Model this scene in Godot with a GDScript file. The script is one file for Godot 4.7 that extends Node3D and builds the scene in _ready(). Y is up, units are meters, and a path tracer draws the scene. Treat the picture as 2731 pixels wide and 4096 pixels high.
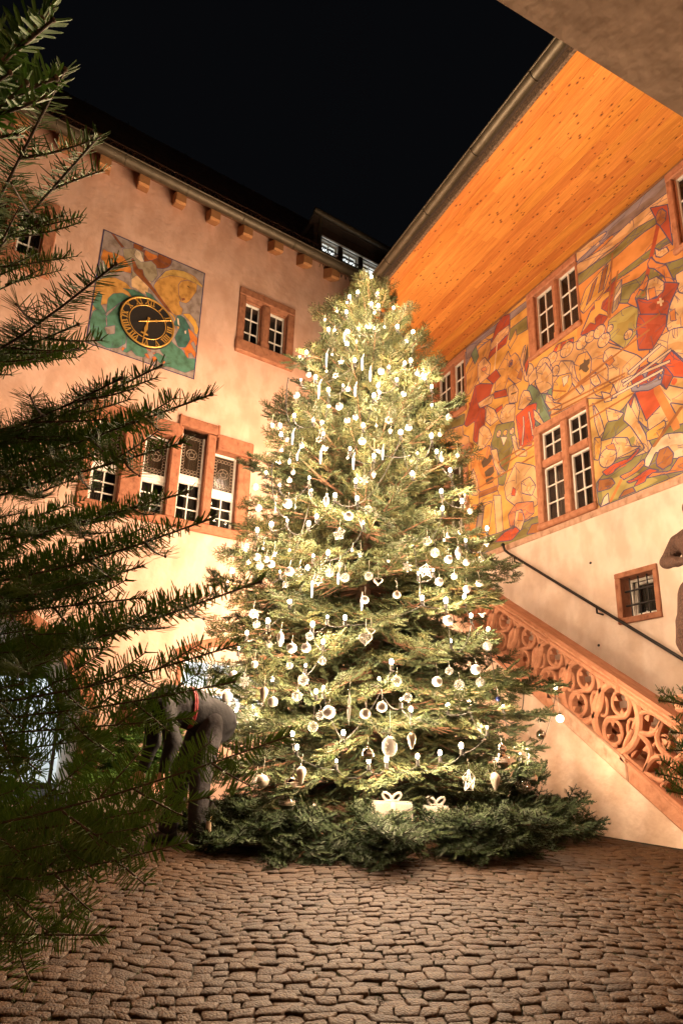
extends Node3D

# ---------------------------------------------------------------- mesh collector
class MB:
	var v := PackedVector3Array()
	var n := PackedVector3Array()
	var uv := PackedVector2Array()
	var c := PackedColorArray()
	var xf := Transform3D()
	var col := Color(1, 1, 1)
	var any_color := false

	func put(p: Vector3, q: Vector3, t: Vector2) -> void:
		v.push_back(xf * p)
		n.push_back((xf.basis * q).normalized())
		uv.push_back(t)
		c.push_back(col)

	func tri(a: Vector3, b: Vector3, d: Vector3) -> void:      # anticlockwise seen from outside
		var q := (b - a).cross(d - a).normalized()
		put(a, q, Vector2(a.x, a.y)); put(d, q, Vector2(d.x, d.y)); put(b, q, Vector2(b.x, b.y))

	func trin(a: Vector3, b: Vector3, d: Vector3, na: Vector3, nb: Vector3, nd: Vector3, ta := Vector2(), tb := Vector2(), td := Vector2()) -> void:
		put(a, na, ta); put(d, nd, td); put(b, nb, tb)

	func quad(a: Vector3, b: Vector3, d: Vector3, e: Vector3, ta := Vector2(0, 1), tb := Vector2(1, 1), td := Vector2(1, 0), te := Vector2(0, 0)) -> void:
		var q := (b - a).cross(e - a).normalized()
		trin(a, b, d, q, q, q, ta, tb, td)
		trin(a, d, e, q, q, q, ta, td, te)

	# box between two corners with chamfered edges; uv runs in metres along the longest side
	func box(lo: Vector3, hi: Vector3, bev := 0.0, turn := Transform3D()) -> void:
		var keep := xf
		xf = xf * turn
		var m := (lo + hi) / 2
		var h := (hi - lo) / 2
		bev = minf(bev, minf(h.x, minf(h.y, h.z)) * 0.9)
		for ax in 3:
			for s in [-1.0, 1.0]:
				var w := Vector3(); w[ax] = s
				var a := Vector3(); a[(ax + 1) % 3] = 1.0
				var b := Vector3(); b[(ax + 2) % 3] = s
				var ha := h[(ax + 1) % 3] - bev
				var hb := h[(ax + 2) % 3] - bev
				var o := m + w * h[ax]
				var p0 := o - a * ha - b * hb
				var p1 := o + a * ha - b * hb
				var p2 := o + a * ha + b * hb
				var p3 := o - a * ha + b * hb
				var tu := [Vector2(0, 0), Vector2(ha * 2, 0), Vector2(ha * 2, hb * 2), Vector2(0, hb * 2)]
				if hb > ha:
					tu = [Vector2(0, 0), Vector2(0, ha * 2), Vector2(hb * 2, ha * 2), Vector2(hb * 2, 0)]
				quad(p0, p1, p2, p3, tu[0] + Vector2(m.x + m.z, m.y) * 0.7, tu[1] + Vector2(m.x + m.z, m.y) * 0.7, tu[2] + Vector2(m.x + m.z, m.y) * 0.7, tu[3] + Vector2(m.x + m.z, m.y) * 0.7)
		if bev > 0.0:
			for ax in 3:
				var i := (ax + 1) % 3
				var j := (ax + 2) % 3
				for si in [-1.0, 1.0]:
					for sj in [-1.0, 1.0]:
						var e := Vector3(); e[ax] = h[ax] - bev
						var p := Vector3(); p[i] = si * h[i]; p[j] = sj * (h[j] - bev)
						var q := Vector3(); q[i] = si * (h[i] - bev); q[j] = sj * h[j]
						if si * sj > 0:
							quad(m + p - e, m + q - e, m + q + e, m + p + e)
						else:
							quad(m + q - e, m + p - e, m + p + e, m + q + e)
			for sx in [-1.0, 1.0]:
				for sy in [-1.0, 1.0]:
					for sz in [-1.0, 1.0]:
						var a := m + Vector3(sx * h.x, sy * (h.y - bev), sz * (h.z - bev))
						var b := m + Vector3(sx * (h.x - bev), sy * h.y, sz * (h.z - bev))
						var d := m + Vector3(sx * (h.x - bev), sy * (h.y - bev), sz * h.z)
						if sx * sy * sz > 0:
							tri(a, b, d)
						else:
							tri(a, d, b)
		xf = keep

	# tube through points, radii per point
	func tube(p: Array, r: Array, seg := 6, caps := true) -> void:
		var rings := []
		var nn := []
		var up := Vector3(0.13, 1, 0.07).normalized()
		for i in p.size():
			var d: Vector3 = (p[mini(i + 1, p.size() - 1)] - p[maxi(i - 1, 0)]).normalized()
			var s := up.cross(d)
			if s.length() < 0.05:
				s = Vector3(1, 0, 0).cross(d)
			s = s.normalized()
			var t := d.cross(s)
			up = t
			var ring := []
			var rn := []
			var rad: float = r[mini(i, r.size() - 1)]
			for k in seg:
				var w := s * cos(TAU * k / seg) + t * sin(TAU * k / seg)
				ring.push_back(p[i] + w * rad)
				rn.push_back(w)
			rings.push_back(ring)
			nn.push_back(rn)
		var l := 0.0
		for i in p.size() - 1:
			var l2: float = l + (p[i + 1] - p[i]).length()
			for k in seg:
				var k2 := (k + 1) % seg
				var u0 := float(k) / seg
				var u1 := float(k + 1) / seg
				trin(rings[i][k], rings[i][k2], rings[i + 1][k2], nn[i][k], nn[i][k2], nn[i + 1][k2], Vector2(l, u0), Vector2(l, u1), Vector2(l2, u1))
				trin(rings[i][k], rings[i + 1][k2], rings[i + 1][k], nn[i][k], nn[i + 1][k2], nn[i + 1][k], Vector2(l, u0), Vector2(l2, u1), Vector2(l2, u0))
			l = l2
		if caps:
			for k in seg:
				var k2 := (k + 1) % seg
				tri(p[0], rings[0][k2], rings[0][k])
				tri(p[-1], rings[-1][k], rings[-1][k2])

	# profile of (radius, height) pairs from bottom to top, turned round y at o
	func lathe(o: Vector3, prof: Array, seg := 16) -> void:
		for i in prof.size() - 1:
			var a: Vector2 = prof[i]
			var b: Vector2 = prof[i + 1]
			var t := (b - a).normalized()
			var t0: Vector2 = (a - prof[i - 1]).normalized() if i > 0 else t
			var t1: Vector2 = (prof[i + 2] - b).normalized() if i + 2 < prof.size() else t
			var na := (t + t0).normalized() if t.dot(t0) > 0.6 else t
			var nb := (t + t1).normalized() if t.dot(t1) > 0.6 else t
			for k in seg:
				var e0 := Vector3(cos(TAU * k / seg), 0, -sin(TAU * k / seg))
				var e1 := Vector3(cos(TAU * (k + 1) / seg), 0, -sin(TAU * (k + 1) / seg))
				var y := Vector3(0, 1, 0)
				var n0 := e0 * na.y - y * na.x
				var n1 := e1 * na.y - y * na.x
				var n2 := e1 * nb.y - y * nb.x
				var n3 := e0 * nb.y - y * nb.x
				var p0 := o + e0 * a.x + y * a.y
				var p1 := o + e1 * a.x + y * a.y
				var p2 := o + e1 * b.x + y * b.y
				var p3 := o + e0 * b.x + y * b.y
				var u0 := float(k) / seg
				var u1 := float(k + 1) / seg
				var w0 := float(i) / (prof.size() - 1)
				var w1 := float(i + 1) / (prof.size() - 1)
				if a.x > 1e-5:
					trin(p0, p1, p2, n0, n1, n2, Vector2(u0, w0), Vector2(u1, w0), Vector2(u1, w1))
				if b.x > 1e-5:
					trin(p0, p2, p3, n0, n2, n3, Vector2(u0, w0), Vector2(u1, w1), Vector2(u0, w1))

	func ball(o: Vector3, r: float, seg := 16, rows := 10, sq := Vector3(1, 1, 1)) -> void:
		var prof := []
		for i in rows + 1:
			var a := -PI / 2 + PI * i / rows
			prof.push_back(Vector2(r * cos(a) * sq.x if i > 0 and i < rows else 0.0, r * sin(a) * sq.y))
		lathe(o, prof, seg)

	# flat outline (x, y) pushed from z0 to z1, front towards +z, front edge chamfered
	func prism(poly: PackedVector2Array, z0: float, z1: float, bev := 0.0) -> void:
		if Geometry2D.is_polygon_clockwise(poly):
			poly.reverse()
		var m := poly.size()
		var inner := PackedVector2Array()
		for i in m:
			var a := (poly[i] - poly[(i + m - 1) % m]).normalized()
			var b := (poly[(i + 1) % m] - poly[i]).normalized()
			var na := Vector2(-a.y, a.x)
			var nb := Vector2(-b.y, b.x)
			var w := (na + nb)
			w = w / maxf(0.4, w.dot(na)) if w.length() > 0.01 else na
			inner.push_back(poly[i] + w * bev)
		var ix := Geometry2D.triangulate_polygon(inner)
		for k in range(0, ix.size(), 3):
			var a := inner[ix[k]]
			var b := inner[ix[k + 1]]
			var d := inner[ix[k + 2]]
			if (b - a).cross(d - a) < 0:
				var s := b; b = d; d = s
			tri(Vector3(a.x, a.y, z1), Vector3(b.x, b.y, z1), Vector3(d.x, d.y, z1))
			tri(Vector3(a.x, a.y, z0), Vector3(d.x, d.y, z0), Vector3(b.x, b.y, z0))
		for i in m:
			var j := (i + 1) % m
			var a := poly[i]
			var b := poly[j]
			quad(Vector3(a.x, a.y, z0), Vector3(b.x, b.y, z0), Vector3(b.x, b.y, z1 - bev), Vector3(a.x, a.y, z1 - bev))
			if bev > 0.0:
				quad(Vector3(a.x, a.y, z1 - bev), Vector3(b.x, b.y, z1 - bev), Vector3(inner[j].x, inner[j].y, z1), Vector3(inner[i].x, inner[i].y, z1))

	# moulded bar along a flat path: w wide, from z0 to z1, both front edges chamfered
	func bar2d(p: PackedVector2Array, w: float, z0: float, z1: float, closed := false, bev := 0.02) -> void:
		var m := p.size()
		var rows := []
		for i in m:
			var a: Vector2 = p[(i + m - 1) % m] if closed or i > 0 else p[0]
			var b: Vector2 = p[(i + 1) % m] if closed or i < m - 1 else p[m - 1]
			var d := (b - a).normalized()
			var q := Vector2(-d.y, d.x) * (w / 2)
			var q2 := q * maxf(0.1, 1.0 - 2.0 * bev / w)
			var row := []
			for s in [[-1.0, 0, z0], [-1.0, 0, z1 - bev], [-1.0, 1, z1], [1.0, 1, z1], [1.0, 0, z1 - bev], [1.0, 0, z0]]:
				var e: Vector2 = p[i] + (q2 if s[1] == 1 else q) * s[0]
				row.push_back(Vector3(e.x, e.y, s[2]))
			rows.push_back(row)
		for i in (m if closed else m - 1):
			var r0: Array = rows[i]
			var r1: Array = rows[(i + 1) % m]
			for k in 6:
				var k2 := (k + 1) % 6
				quad(r0[k], r1[k], r1[k2], r0[k2])

	func mesh() -> ArrayMesh:
		var a := []
		a.resize(Mesh.ARRAY_MAX)
		a[Mesh.ARRAY_VERTEX] = v
		a[Mesh.ARRAY_NORMAL] = n
		a[Mesh.ARRAY_TEX_UV] = uv
		if any_color:
			a[Mesh.ARRAY_COLOR] = c
		var out := ArrayMesh.new()
		if v.size():
			out.add_surface_from_arrays(Mesh.PRIMITIVE_TRIANGLES, a)
		return out


var M := {}
var R := RandomNumberGenerator.new()
var taken := {}

func rnd(a: float, b: float) -> float:
	return R.randf_range(a, b)

func numbered(called: String) -> String:
	taken[called] = taken.get(called, -1) + 1
	return called if taken[called] == 0 else "%s_%03d" % [called, taken[called]]

func tag(o: Node3D, label: String, category: String, group := "") -> Node3D:
	o.set_meta("label", label)
	o.set_meta("category", category)
	if group:
		o.set_meta("group", group)
	return o

func thing(called: String, label: String, category: String, at := Vector3.ZERO, group := "") -> Node3D:
	var o := Node3D.new()
	o.name = numbered(called)
	add_child(o)
	o.position = at
	tag(o, label, category, group)
	return o

func part(parent: Node3D, called: String, mb, mat: Material, kind := "") -> MeshInstance3D:
	var o := MeshInstance3D.new()
	o.mesh = mb.mesh() if mb is MB else mb
	o.material_override = mat
	var k := 0
	var nm := called
	while parent.has_node(NodePath(nm)):
		k += 1
		nm = "%s_%03d" % [called, k]
	o.name = nm
	parent.add_child(o, true)
	if kind:
		o.set_meta("kind", kind)
	return o

func holder(parent: Node3D, called: String) -> Node3D:
	var o := Node3D.new()
	var k := 0
	var nm := called
	while parent.has_node(NodePath(nm)):
		k += 1
		nm = "%s_%03d" % [called, k]
	o.name = nm
	parent.add_child(o, true)
	return o

func structure(called: String, mb, mat: Material) -> MeshInstance3D:
	var o := part(self, called, mb, mat, "structure")
	return o

func lin(r: float, g: float, b: float) -> Color:
	return Color(r, g, b).linear_to_srgb()

func noise(freq: float, oct := 4, sd := 1, kind := FastNoiseLite.TYPE_SIMPLEX_SMOOTH) -> FastNoiseLite:
	var f := FastNoiseLite.new()
	f.noise_type = kind
	f.frequency = freq
	f.fractal_octaves = oct
	f.seed = sd
	return f

func ntex(f: FastNoiseLite, size := 256, ramp: Array = []) -> NoiseTexture2D:
	var t := NoiseTexture2D.new()
	t.width = size
	t.height = size
	t.seamless = true
	t.noise = f
	if ramp.size():
		var g := Gradient.new()
		var off := PackedFloat32Array()
		var cs := PackedColorArray()
		for i in ramp.size():
			off.push_back(float(i) / (ramp.size() - 1))
			cs.push_back(ramp[i])
		g.offsets = off
		g.colors = cs
		t.color_ramp = g
	return t

# a surface of colour a..b mottled by noise, with fine relief; sizes in metres
func stone(a: Color, b: Color, tile: float, relief: float, rough: float, sd: int, freq := 0.02, world := true, fine := 0.06) -> StandardMaterial3D:
	var m := StandardMaterial3D.new()
	m.albedo_texture = ntex(noise(freq, 5, sd), 256, [a, a.lerp(b, 0.5), b])
	m.roughness = rough
	m.uv1_triplanar = true
	m.uv1_world_triplanar = world
	m.uv1_scale = Vector3.ONE / tile
	if relief > 0:
		m.heightmap_enabled = true
		m.heightmap_texture = ntex(noise(fine, 4, sd + 50), 256)
		m.heightmap_scale = relief
	return m

func plain(c: Color, rough := 0.7, metal := 0.0) -> StandardMaterial3D:
	var m := StandardMaterial3D.new()
	m.albedo_color = c
	m.roughness = rough
	m.metallic = metal
	return m

func glow(c: Color, energy: float) -> StandardMaterial3D:
	var m := plain(Color(0.9, 0.85, 0.75), 0.4)
	m.emission_enabled = true
	m.emission = c
	m.emission_energy_multiplier = energy
	return m

func sheer(c: Color, alpha: float, rough := 0.03) -> StandardMaterial3D:
	var m := plain(Color(c.r, c.g, c.b, alpha), rough)
	m.transparency = BaseMaterial3D.TRANSPARENCY_ALPHA
	return m

func lamp(parent: Node3D, at: Vector3, energy: float, col: Color, size := 0.02) -> void:
	var l := OmniLight3D.new()
	l.name = "lamp_light"
	parent.add_child(l, true)
	l.position = at
	l.light_energy = energy
	l.light_color = col
	l.light_size = size
	l.omni_range = 30.0
	l.omni_attenuation = 2.0
	l.shadow_enabled = true

func panel_light(parent: Node3D, at: Vector3, size: Vector2, energy: float, col: Color, face: Vector3) -> void:
	var l := AreaLight3D.new()
	l.name = "panel_light"
	parent.add_child(l, true)
	l.position = at
	l.basis = Basis.looking_at(face, Vector3(0, 0, 1) if absf(face.y) > 0.9 else Vector3.UP)
	l.area_size = size
	l.light_energy = energy
	l.light_color = col
	l.area_range = 20.0
	l.shadow_enabled = true

# brightness of one bulb of the tree at a metre, and of those on the far side
const BULB := 0.56
const BACK := 1.5

func _ready() -> void:
	R.seed = 20241
	# camera: shift lens, low over the cobbles
	var cam := Camera3D.new()
	cam.name = "camera"
	add_child(cam)
	cam.projection = Camera3D.PROJECTION_FRUSTUM
	cam.near = 0.05
	cam.far = 300.0
	cam.size = 2.0 * 0.05 * 2048.0 / 2241.44
	cam.frustum_offset = Vector2(0.0, 0.05 * 397.6 / 2241.44)
	cam.basis = Basis(Vector3.UP, -deg_to_rad(29.342)) * Basis(Vector3.RIGHT, deg_to_rad(13.783)) * Basis(Vector3.BACK, deg_to_rad(1.642))
	cam.position = Vector3(0, 0.7, 0)
	cam.current = true
	# night sky
	var we := WorldEnvironment.new()
	we.name = "night"
	var env := Environment.new()
	env.background_mode = Environment.BG_SKY
	var sky := Sky.new()
	var sm := ProceduralSkyMaterial.new()
	sm.sky_top_color = lin(0.0022, 0.0024, 0.0030)
	sm.sky_horizon_color = lin(0.0042, 0.0042, 0.0046)
	sm.ground_bottom_color = lin(0.004, 0.004, 0.004)
	sm.ground_horizon_color = lin(0.005, 0.005, 0.005)
	sm.sky_curve = 0.25
	sky.sky_material = sm
	env.sky = sky
	env.tonemap_mode = Environment.TONE_MAPPER_LINEAR
	env.tonemap_exposure = 1.0
	env.sdfgi_enabled = true
	env.ssao_enabled = true
	env.ssil_enabled = true
	we.environment = env
	add_child(we)
	materials()
	courtyard()
	mural_building()
	clock_building()
	wall_clock()
	stair()
	handrail()
	overhang()
	statue()
	christmas_tree()
	cut_boughs()
	var spots := bulb_places()
	bulbs(spots)
	light_cable(spots)
	ornaments(ornament_places())
	small_things()
	potted_fir(Vector3(1.12, 0, -6.75), 0.75, 0.42, "bright green bushy conifer in a tub, right one beside the archway", "pale tub of the right conifer beside the archway")
	potted_fir(Vector3(0.80, 0, -6.60), 0.55, 0.34, "low bright green conifer in a tub, nearest the archway", "pale tub of the low conifer nearest the archway")
	potted_fir(Vector3(1.58, 0, -6.8), 0.6, 0.36, "darker bushy conifer in a tub behind the bending person", "tub of the darker conifer behind the bending person")
	person()
	near_firs()

func materials() -> void:
	M.plaster_peach = stone(lin(0.60, 0.385, 0.29), lin(0.70, 0.46, 0.35), 2.2, 0.5, 0.9, 1, 0.012)
	M.plaster_cream = stone(lin(0.66, 0.53, 0.44), lin(0.78, 0.64, 0.53), 1.8, 0.5, 0.9, 2, 0.012)
	M.plaster_flank = stone(lin(0.55, 0.38, 0.28), lin(0.78, 0.62, 0.49), 1.3, 0.5, 0.9, 3, 0.014)
	M.plaster_white = stone(lin(0.72, 0.64, 0.56), lin(0.80, 0.72, 0.64), 1.5, 0.4, 0.9, 4)
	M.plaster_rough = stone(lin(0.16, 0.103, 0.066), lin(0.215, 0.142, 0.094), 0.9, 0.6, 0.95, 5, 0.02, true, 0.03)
	M.hall_white = plain(lin(0.8, 0.8, 0.8), 0.8)
	M.hall_floor = plain(lin(0.5, 0.48, 0.45), 0.4)
	M.sandstone = stone(lin(0.26, 0.105, 0.055), lin(0.38, 0.17, 0.09), 0.7, 0.25, 0.85, 6, 0.02)
	M.sandstone_bright = stone(lin(0.27, 0.10, 0.05), lin(0.36, 0.15, 0.08), 0.7, 0.25, 0.85, 7, 0.02)
	M.sandstone_light = stone(lin(0.38, 0.165, 0.09), lin(0.50, 0.24, 0.135), 0.6, 0.3, 0.85, 8, 0.02)
	M.sandstone_pale = stone(lin(0.44, 0.27, 0.18), lin(0.58, 0.38, 0.27), 0.6, 0.3, 0.85, 9, 0.02)
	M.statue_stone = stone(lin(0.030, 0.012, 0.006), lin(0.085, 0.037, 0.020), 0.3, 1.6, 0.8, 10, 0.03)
	M.white_paint = stone(lin(0.72, 0.68, 0.60), lin(0.80, 0.77, 0.70), 0.5, 0.05, 0.5, 11)
	M.pane = sheer(Color(0.12, 0.12, 0.12), 0.12, 0.02)
	M.stained = sheer(lin(0.05, 0.032, 0.018), 0.45, 0.10)
	M.lead = plain(lin(0.20, 0.15, 0.11), 0.5, 0.4)
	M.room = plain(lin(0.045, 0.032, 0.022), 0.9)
	M.curtain = plain(lin(0.05, 0.04, 0.03), 0.9)
	M.roof_dark = plain(lin(0.035, 0.022, 0.015), 0.9)
	M.roof_tile = plain(lin(0.075, 0.042, 0.025), 0.9)
	M.roof_tile.vertex_color_use_as_albedo = true
	M.beam = stone(lin(0.16, 0.07, 0.03), lin(0.26, 0.12, 0.05), 0.5, 0.2, 0.85, 12)
	M.beam_light = stone(lin(0.30, 0.14, 0.05), lin(0.42, 0.20, 0.08), 0.5, 0.2, 0.85, 13)
	M.beam_dark = stone(lin(0.035, 0.02, 0.012), lin(0.06, 0.035, 0.02), 0.5, 0.2, 0.85, 14)
	M.fascia = stone(lin(0.03, 0.018, 0.01), lin(0.30, 0.20, 0.13), 0.35, 0.3, 0.9, 15, 0.05)
	M.zinc = stone(lin(0.065, 0.05, 0.03), lin(0.11, 0.088, 0.058), 0.8, 0.0, 0.5, 16)
	M.zinc.metallic = 0.5
	M.rust = plain(lin(0.10, 0.05, 0.025), 0.8)
	M.bronze = plain(lin(0.10, 0.085, 0.07), 0.4, 0.6)
	M.iron = plain(lin(0.02, 0.017, 0.015), 0.5, 0.5)
	M.red_sign = plain(lin(0.22, 0.012, 0.012), 0.6)
	M.clock_black = stone(lin(0.012, 0.010, 0.009), lin(0.022, 0.017, 0.014), 0.3, 0.0, 0.6, 17)
	M.gold = plain(lin(0.75, 0.42, 0.10), 0.35, 0.55)
	M.panel_glow = glow(lin(0.85, 0.96, 1.0), 2.5)
	M.blind_glow = glow(lin(0.86, 0.96, 1.0), 1.6)
	M.bulb_glow = glow(lin(1.0, 0.80, 0.52), 24.0)
	M.ball_glow = glow(lin(1.0, 0.80, 0.55), 3.5)
	M.icicle_glow = glow(lin(0.80, 0.92, 1.0), 4.0)
	M.flame_glow = glow(lin(1.0, 0.50, 0.12), 9.0)
	M.gift_glow = glow(lin(1.0, 0.80, 0.60), 0.5)
	M.gift_glow.albedo_texture = ntex(noise(0.09, 2, 60, FastNoiseLite.TYPE_CELLULAR), 256, [lin(0.35, 0.25, 0.2), lin(0.8, 0.72, 0.66)])
	M.gift_glow.uv1_triplanar = true
	M.gift_glow.uv1_scale = Vector3.ONE * 4.0
	M.ribbon = plain(lin(0.72, 0.66, 0.60), 0.35)
	M.cable = plain(lin(0.018, 0.016, 0.012), 0.6)
	M.thread = plain(lin(0.6, 0.55, 0.45), 0.5)
	M.silver = plain(lin(0.75, 0.72, 0.68), 0.09, 1.0)
	M.bauble_white = plain(lin(0.80, 0.77, 0.72), 0.38)
	M.bauble_pearl = plain(lin(0.66, 0.58, 0.48), 0.22, 0.35)
	M.bauble_blue = plain(lin(0.02, 0.03, 0.10), 0.15, 0.2)
	M.bauble_pattern = stone(lin(0.55, 0.47, 0.40), lin(0.82, 0.78, 0.72), 0.05, 0.15, 0.35, 18, 0.03, false)
	M.clear_glass = sheer(Color(0.95, 0.95, 0.93), 0.16, 0.04)
	M.clear_solid = sheer(Color(0.95, 0.95, 0.93), 0.32, 0.06)
	M.crackle = stone(lin(0.7, 0.66, 0.6), lin(0.85, 0.82, 0.78), 0.06, 0.2, 0.12, 19, 0.05, false)
	M.crackle.transparency = BaseMaterial3D.TRANSPARENCY_ALPHA
	M.crackle.albedo_color = Color(1, 1, 1, 0.45)
	M.soil = stone(lin(0.014, 0.009, 0.005), lin(0.020, 0.020, 0.006), 0.9, 0.8, 0.95, 20, 0.02)
	M.moss = plain(lin(0.030, 0.040, 0.006), 0.9)
	M.cobble = stone(lin(0.018, 0.0078, 0.0022), lin(0.092, 0.046, 0.0150), 0.28, 0.35, 0.66, 21, 0.07, true, 0.11)
	M.cobble.vertex_color_use_as_albedo = true
	M.cobble.metallic_specular = 0.32
	M.bark = stone(lin(0.10, 0.05, 0.025), lin(0.20, 0.10, 0.05), 0.2, 0.3, 0.9, 22)
	M.twig = stone(lin(0.05, 0.03, 0.016), lin(0.10, 0.06, 0.03), 0.06, 0.1, 0.85, 23)
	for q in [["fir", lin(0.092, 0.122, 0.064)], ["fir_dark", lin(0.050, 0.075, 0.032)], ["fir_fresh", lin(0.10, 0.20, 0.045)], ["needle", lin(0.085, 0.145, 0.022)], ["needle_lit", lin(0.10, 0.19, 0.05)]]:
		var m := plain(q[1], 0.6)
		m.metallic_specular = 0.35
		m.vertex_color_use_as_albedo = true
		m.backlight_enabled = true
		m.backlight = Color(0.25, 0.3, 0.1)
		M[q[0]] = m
	M.tub = stone(lin(0.42, 0.33, 0.25), lin(0.52, 0.42, 0.33), 0.4, 0.1, 0.8, 24)
	M.pale_wood = stone(lin(0.42, 0.32, 0.22), lin(0.60, 0.48, 0.34), 0.1, 0.2, 0.8, 25)
	M.skin = plain(lin(0.45, 0.24, 0.15), 0.5)
	M.jacket = stone(lin(0.005, 0.0045, 0.006), lin(0.009, 0.008, 0.010), 0.3, 0.6, 0.8, 26, 0.02, true, 0.015)
	M.trousers = stone(lin(0.022, 0.020, 0.022), lin(0.040, 0.036, 0.038), 0.35, 0.8, 0.95, 27, 0.02, true, 0.014)
	M.boot = plain(lin(0.02, 0.016, 0.014), 0.5)
	M.hair = plain(lin(0.10, 0.06, 0.03), 0.6)
	for k in ["plaster_peach", "plaster_cream", "plaster_flank"]:
		weather(M[k], Vector3(0.45, 0.2, 0.45), Color(0.93, 0.90, 0.87), 41)
	for k in ["sandstone", "sandstone_bright", "sandstone_light", "sandstone_pale"]:
		weather(M[k], Vector3(1.6, 0.9, 1.6), Color(0.78, 0.74, 0.70), 42)
	weather(M.cobble, Vector3(0.5, 0.5, 0.5), Color(0.68, 0.66, 0.62), 43)
	wood_materials()
	inks["m"] = Color(0.62, 0.57, 0.56)
	soften_inks(0.05)
	M.clock_mural = painted(clock_image(), 32)
	soften_inks(0.28)
	M.mural = painted(mural_image(), 31)

func soften_inks(k: float) -> void:
	for c in inks:
		inks[c] = inks[c].lerp(Color(0.90, 0.76, 0.58), k)

# stains and wear at a larger scale, stretched as the given vector says
func weather(m: StandardMaterial3D, scale_: Vector3, lo: Color, sd: int) -> void:
	m.detail_enabled = true
	m.detail_blend_mode = BaseMaterial3D.BLEND_MODE_MUL
	m.detail_uv_layer = BaseMaterial3D.DETAIL_UV_2
	m.uv2_triplanar = true
	m.uv2_world_triplanar = true
	m.uv2_scale = scale_
	m.detail_albedo = ntex(noise(0.014, 5, sd), 512, [lo, Color(0.95, 0.93, 0.91), Color(1, 1, 1), Color(1, 0.99, 0.97)])

func painted(img: Image, sd: int) -> StandardMaterial3D:
	var m := StandardMaterial3D.new()
	m.albedo_texture = ImageTexture.create_from_image(img)
	m.roughness = 0.85
	m.detail_enabled = true
	m.detail_blend_mode = BaseMaterial3D.BLEND_MODE_MUL
	m.detail_albedo = ntex(noise(0.022, 5, sd), 512, [Color(0.70, 0.66, 0.60), Color(0.92, 0.90, 0.87), Color(1, 1, 1)])
	return m

# pine boards: grain, year rings and knots
func wood_materials() -> void:
	for v in 4:
		var w := 1024
		var h := 64
		var img := Image.create(w, h, false, Image.FORMAT_RGB8)
		var f := noise(1.0, 3, 90 + v)
		var knots := []
		for k in 19:
			knots.push_back(Vector2(rnd(0, w), rnd(8, h - 8)))
		for y in h:
			for x in w:
				var g := f.get_noise_2d(x * 0.006, y * 0.16) * 0.5 + f.get_noise_2d(x * 0.02, y * 0.7 + 100) * 0.3 + f.get_noise_2d(x * 0.002 + 50, y * 0.02) * 0.4
				var c := Color(0.88, 0.61, 0.30).lerp(Color(0.72, 0.44, 0.19), clampf(0.45 + g, 0, 1))
				img.set_pixel(x, y, c)
		for kn in knots:
			var r := rnd(1.2, 3.4)
			for dy in range(-9, 10):
				for dx in range(-16, 17):
					var px := int(kn.x + dx)
					var py := int(kn.y + dy)
					if px < 0 or py < 0 or px >= w or py >= h: continue
					var q := Vector2(dx * 0.62, dy).length() / r
					var c := img.get_pixel(px, py)
					if q < 1.0:
						c = c.lerp(Color(0.20, 0.085, 0.03), 0.9 - 0.3 * q)
					elif q < 2.2:
						c = c.lerp(Color(0.50, 0.24, 0.07), 0.5 * (2.2 - q))
					img.set_pixel(px, py, c)
		var m := StandardMaterial3D.new()
		m.albedo_texture = ImageTexture.create_from_image(img)
		m.uv1_scale = Vector3(0.42, 6.0, 1)
		m.roughness = 0.62
		var tone: float = [1.0, 0.95, 0.98, 0.93][v]
		m.albedo_color = Color(tone, tone * [1.0, 0.96, 1.02, 0.95][v], tone * [1.0, 0.9, 0.95, 0.95][v])
		M["wood_%d" % v] = m

func poly_fill(img: Image, flat: Array, col: Color) -> PackedVector2Array:
	var p := PackedVector2Array()
	for i in range(0, flat.size(), 2):
		p.push_back(Vector2(flat[i], flat[i + 1]))
	# soften the corners so the drawing has painted curves
	var s := PackedVector2Array()
	var n := p.size()
	for i in n:
		var a := p[(i + n - 1) % n]
		var b := p[i]
		var c := p[(i + 1) % n]
		s.push_back(b.lerp(a, 0.14))
		s.push_back(b.lerp((a + c) / 2, 0.05))
		s.push_back(b.lerp(c, 0.14))
	if n < 5:
		s = p
	var lo := 1e9
	var hi := -1e9
	for q in s:
		lo = minf(lo, q.y); hi = maxf(hi, q.y)
	for y in range(maxi(0, int(lo)), mini(img.get_height() - 1, int(hi)) + 1):
		var xs := []
		for i in s.size():
			var a := s[i]
			var b := s[(i + 1) % s.size()]
			if (a.y <= y) != (b.y <= y):
				xs.push_back(a.x + (b.x - a.x) * (y - a.y) / (b.y - a.y))
		xs.sort()
		for i in range(0, xs.size() - 1, 2):
			var x0 := maxi(0, int(xs[i]))
			var x1 := mini(img.get_width() - 1, int(xs[i + 1]))
			if x1 >= x0:
				img.fill_rect(Rect2i(x0, y, x1 - x0 + 1, 1), col)
	return s

func stroke(img: Image, p: PackedVector2Array, w: int, col: Color, closed: bool) -> void:
	for i in (p.size() if closed else p.size() - 1):
		var a := p[i]
		var b := p[(i + 1) % p.size()]
		var n := maxi(1, int(a.distance_to(b)))
		for k in n:
			var q := a.lerp(b, float(k) / n)
			img.fill_rect(Rect2i(int(q.x) - w / 2, int(q.y) - w / 2, w, w).intersection(Rect2i(0, 0, img.get_width(), img.get_height())), col)

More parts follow.
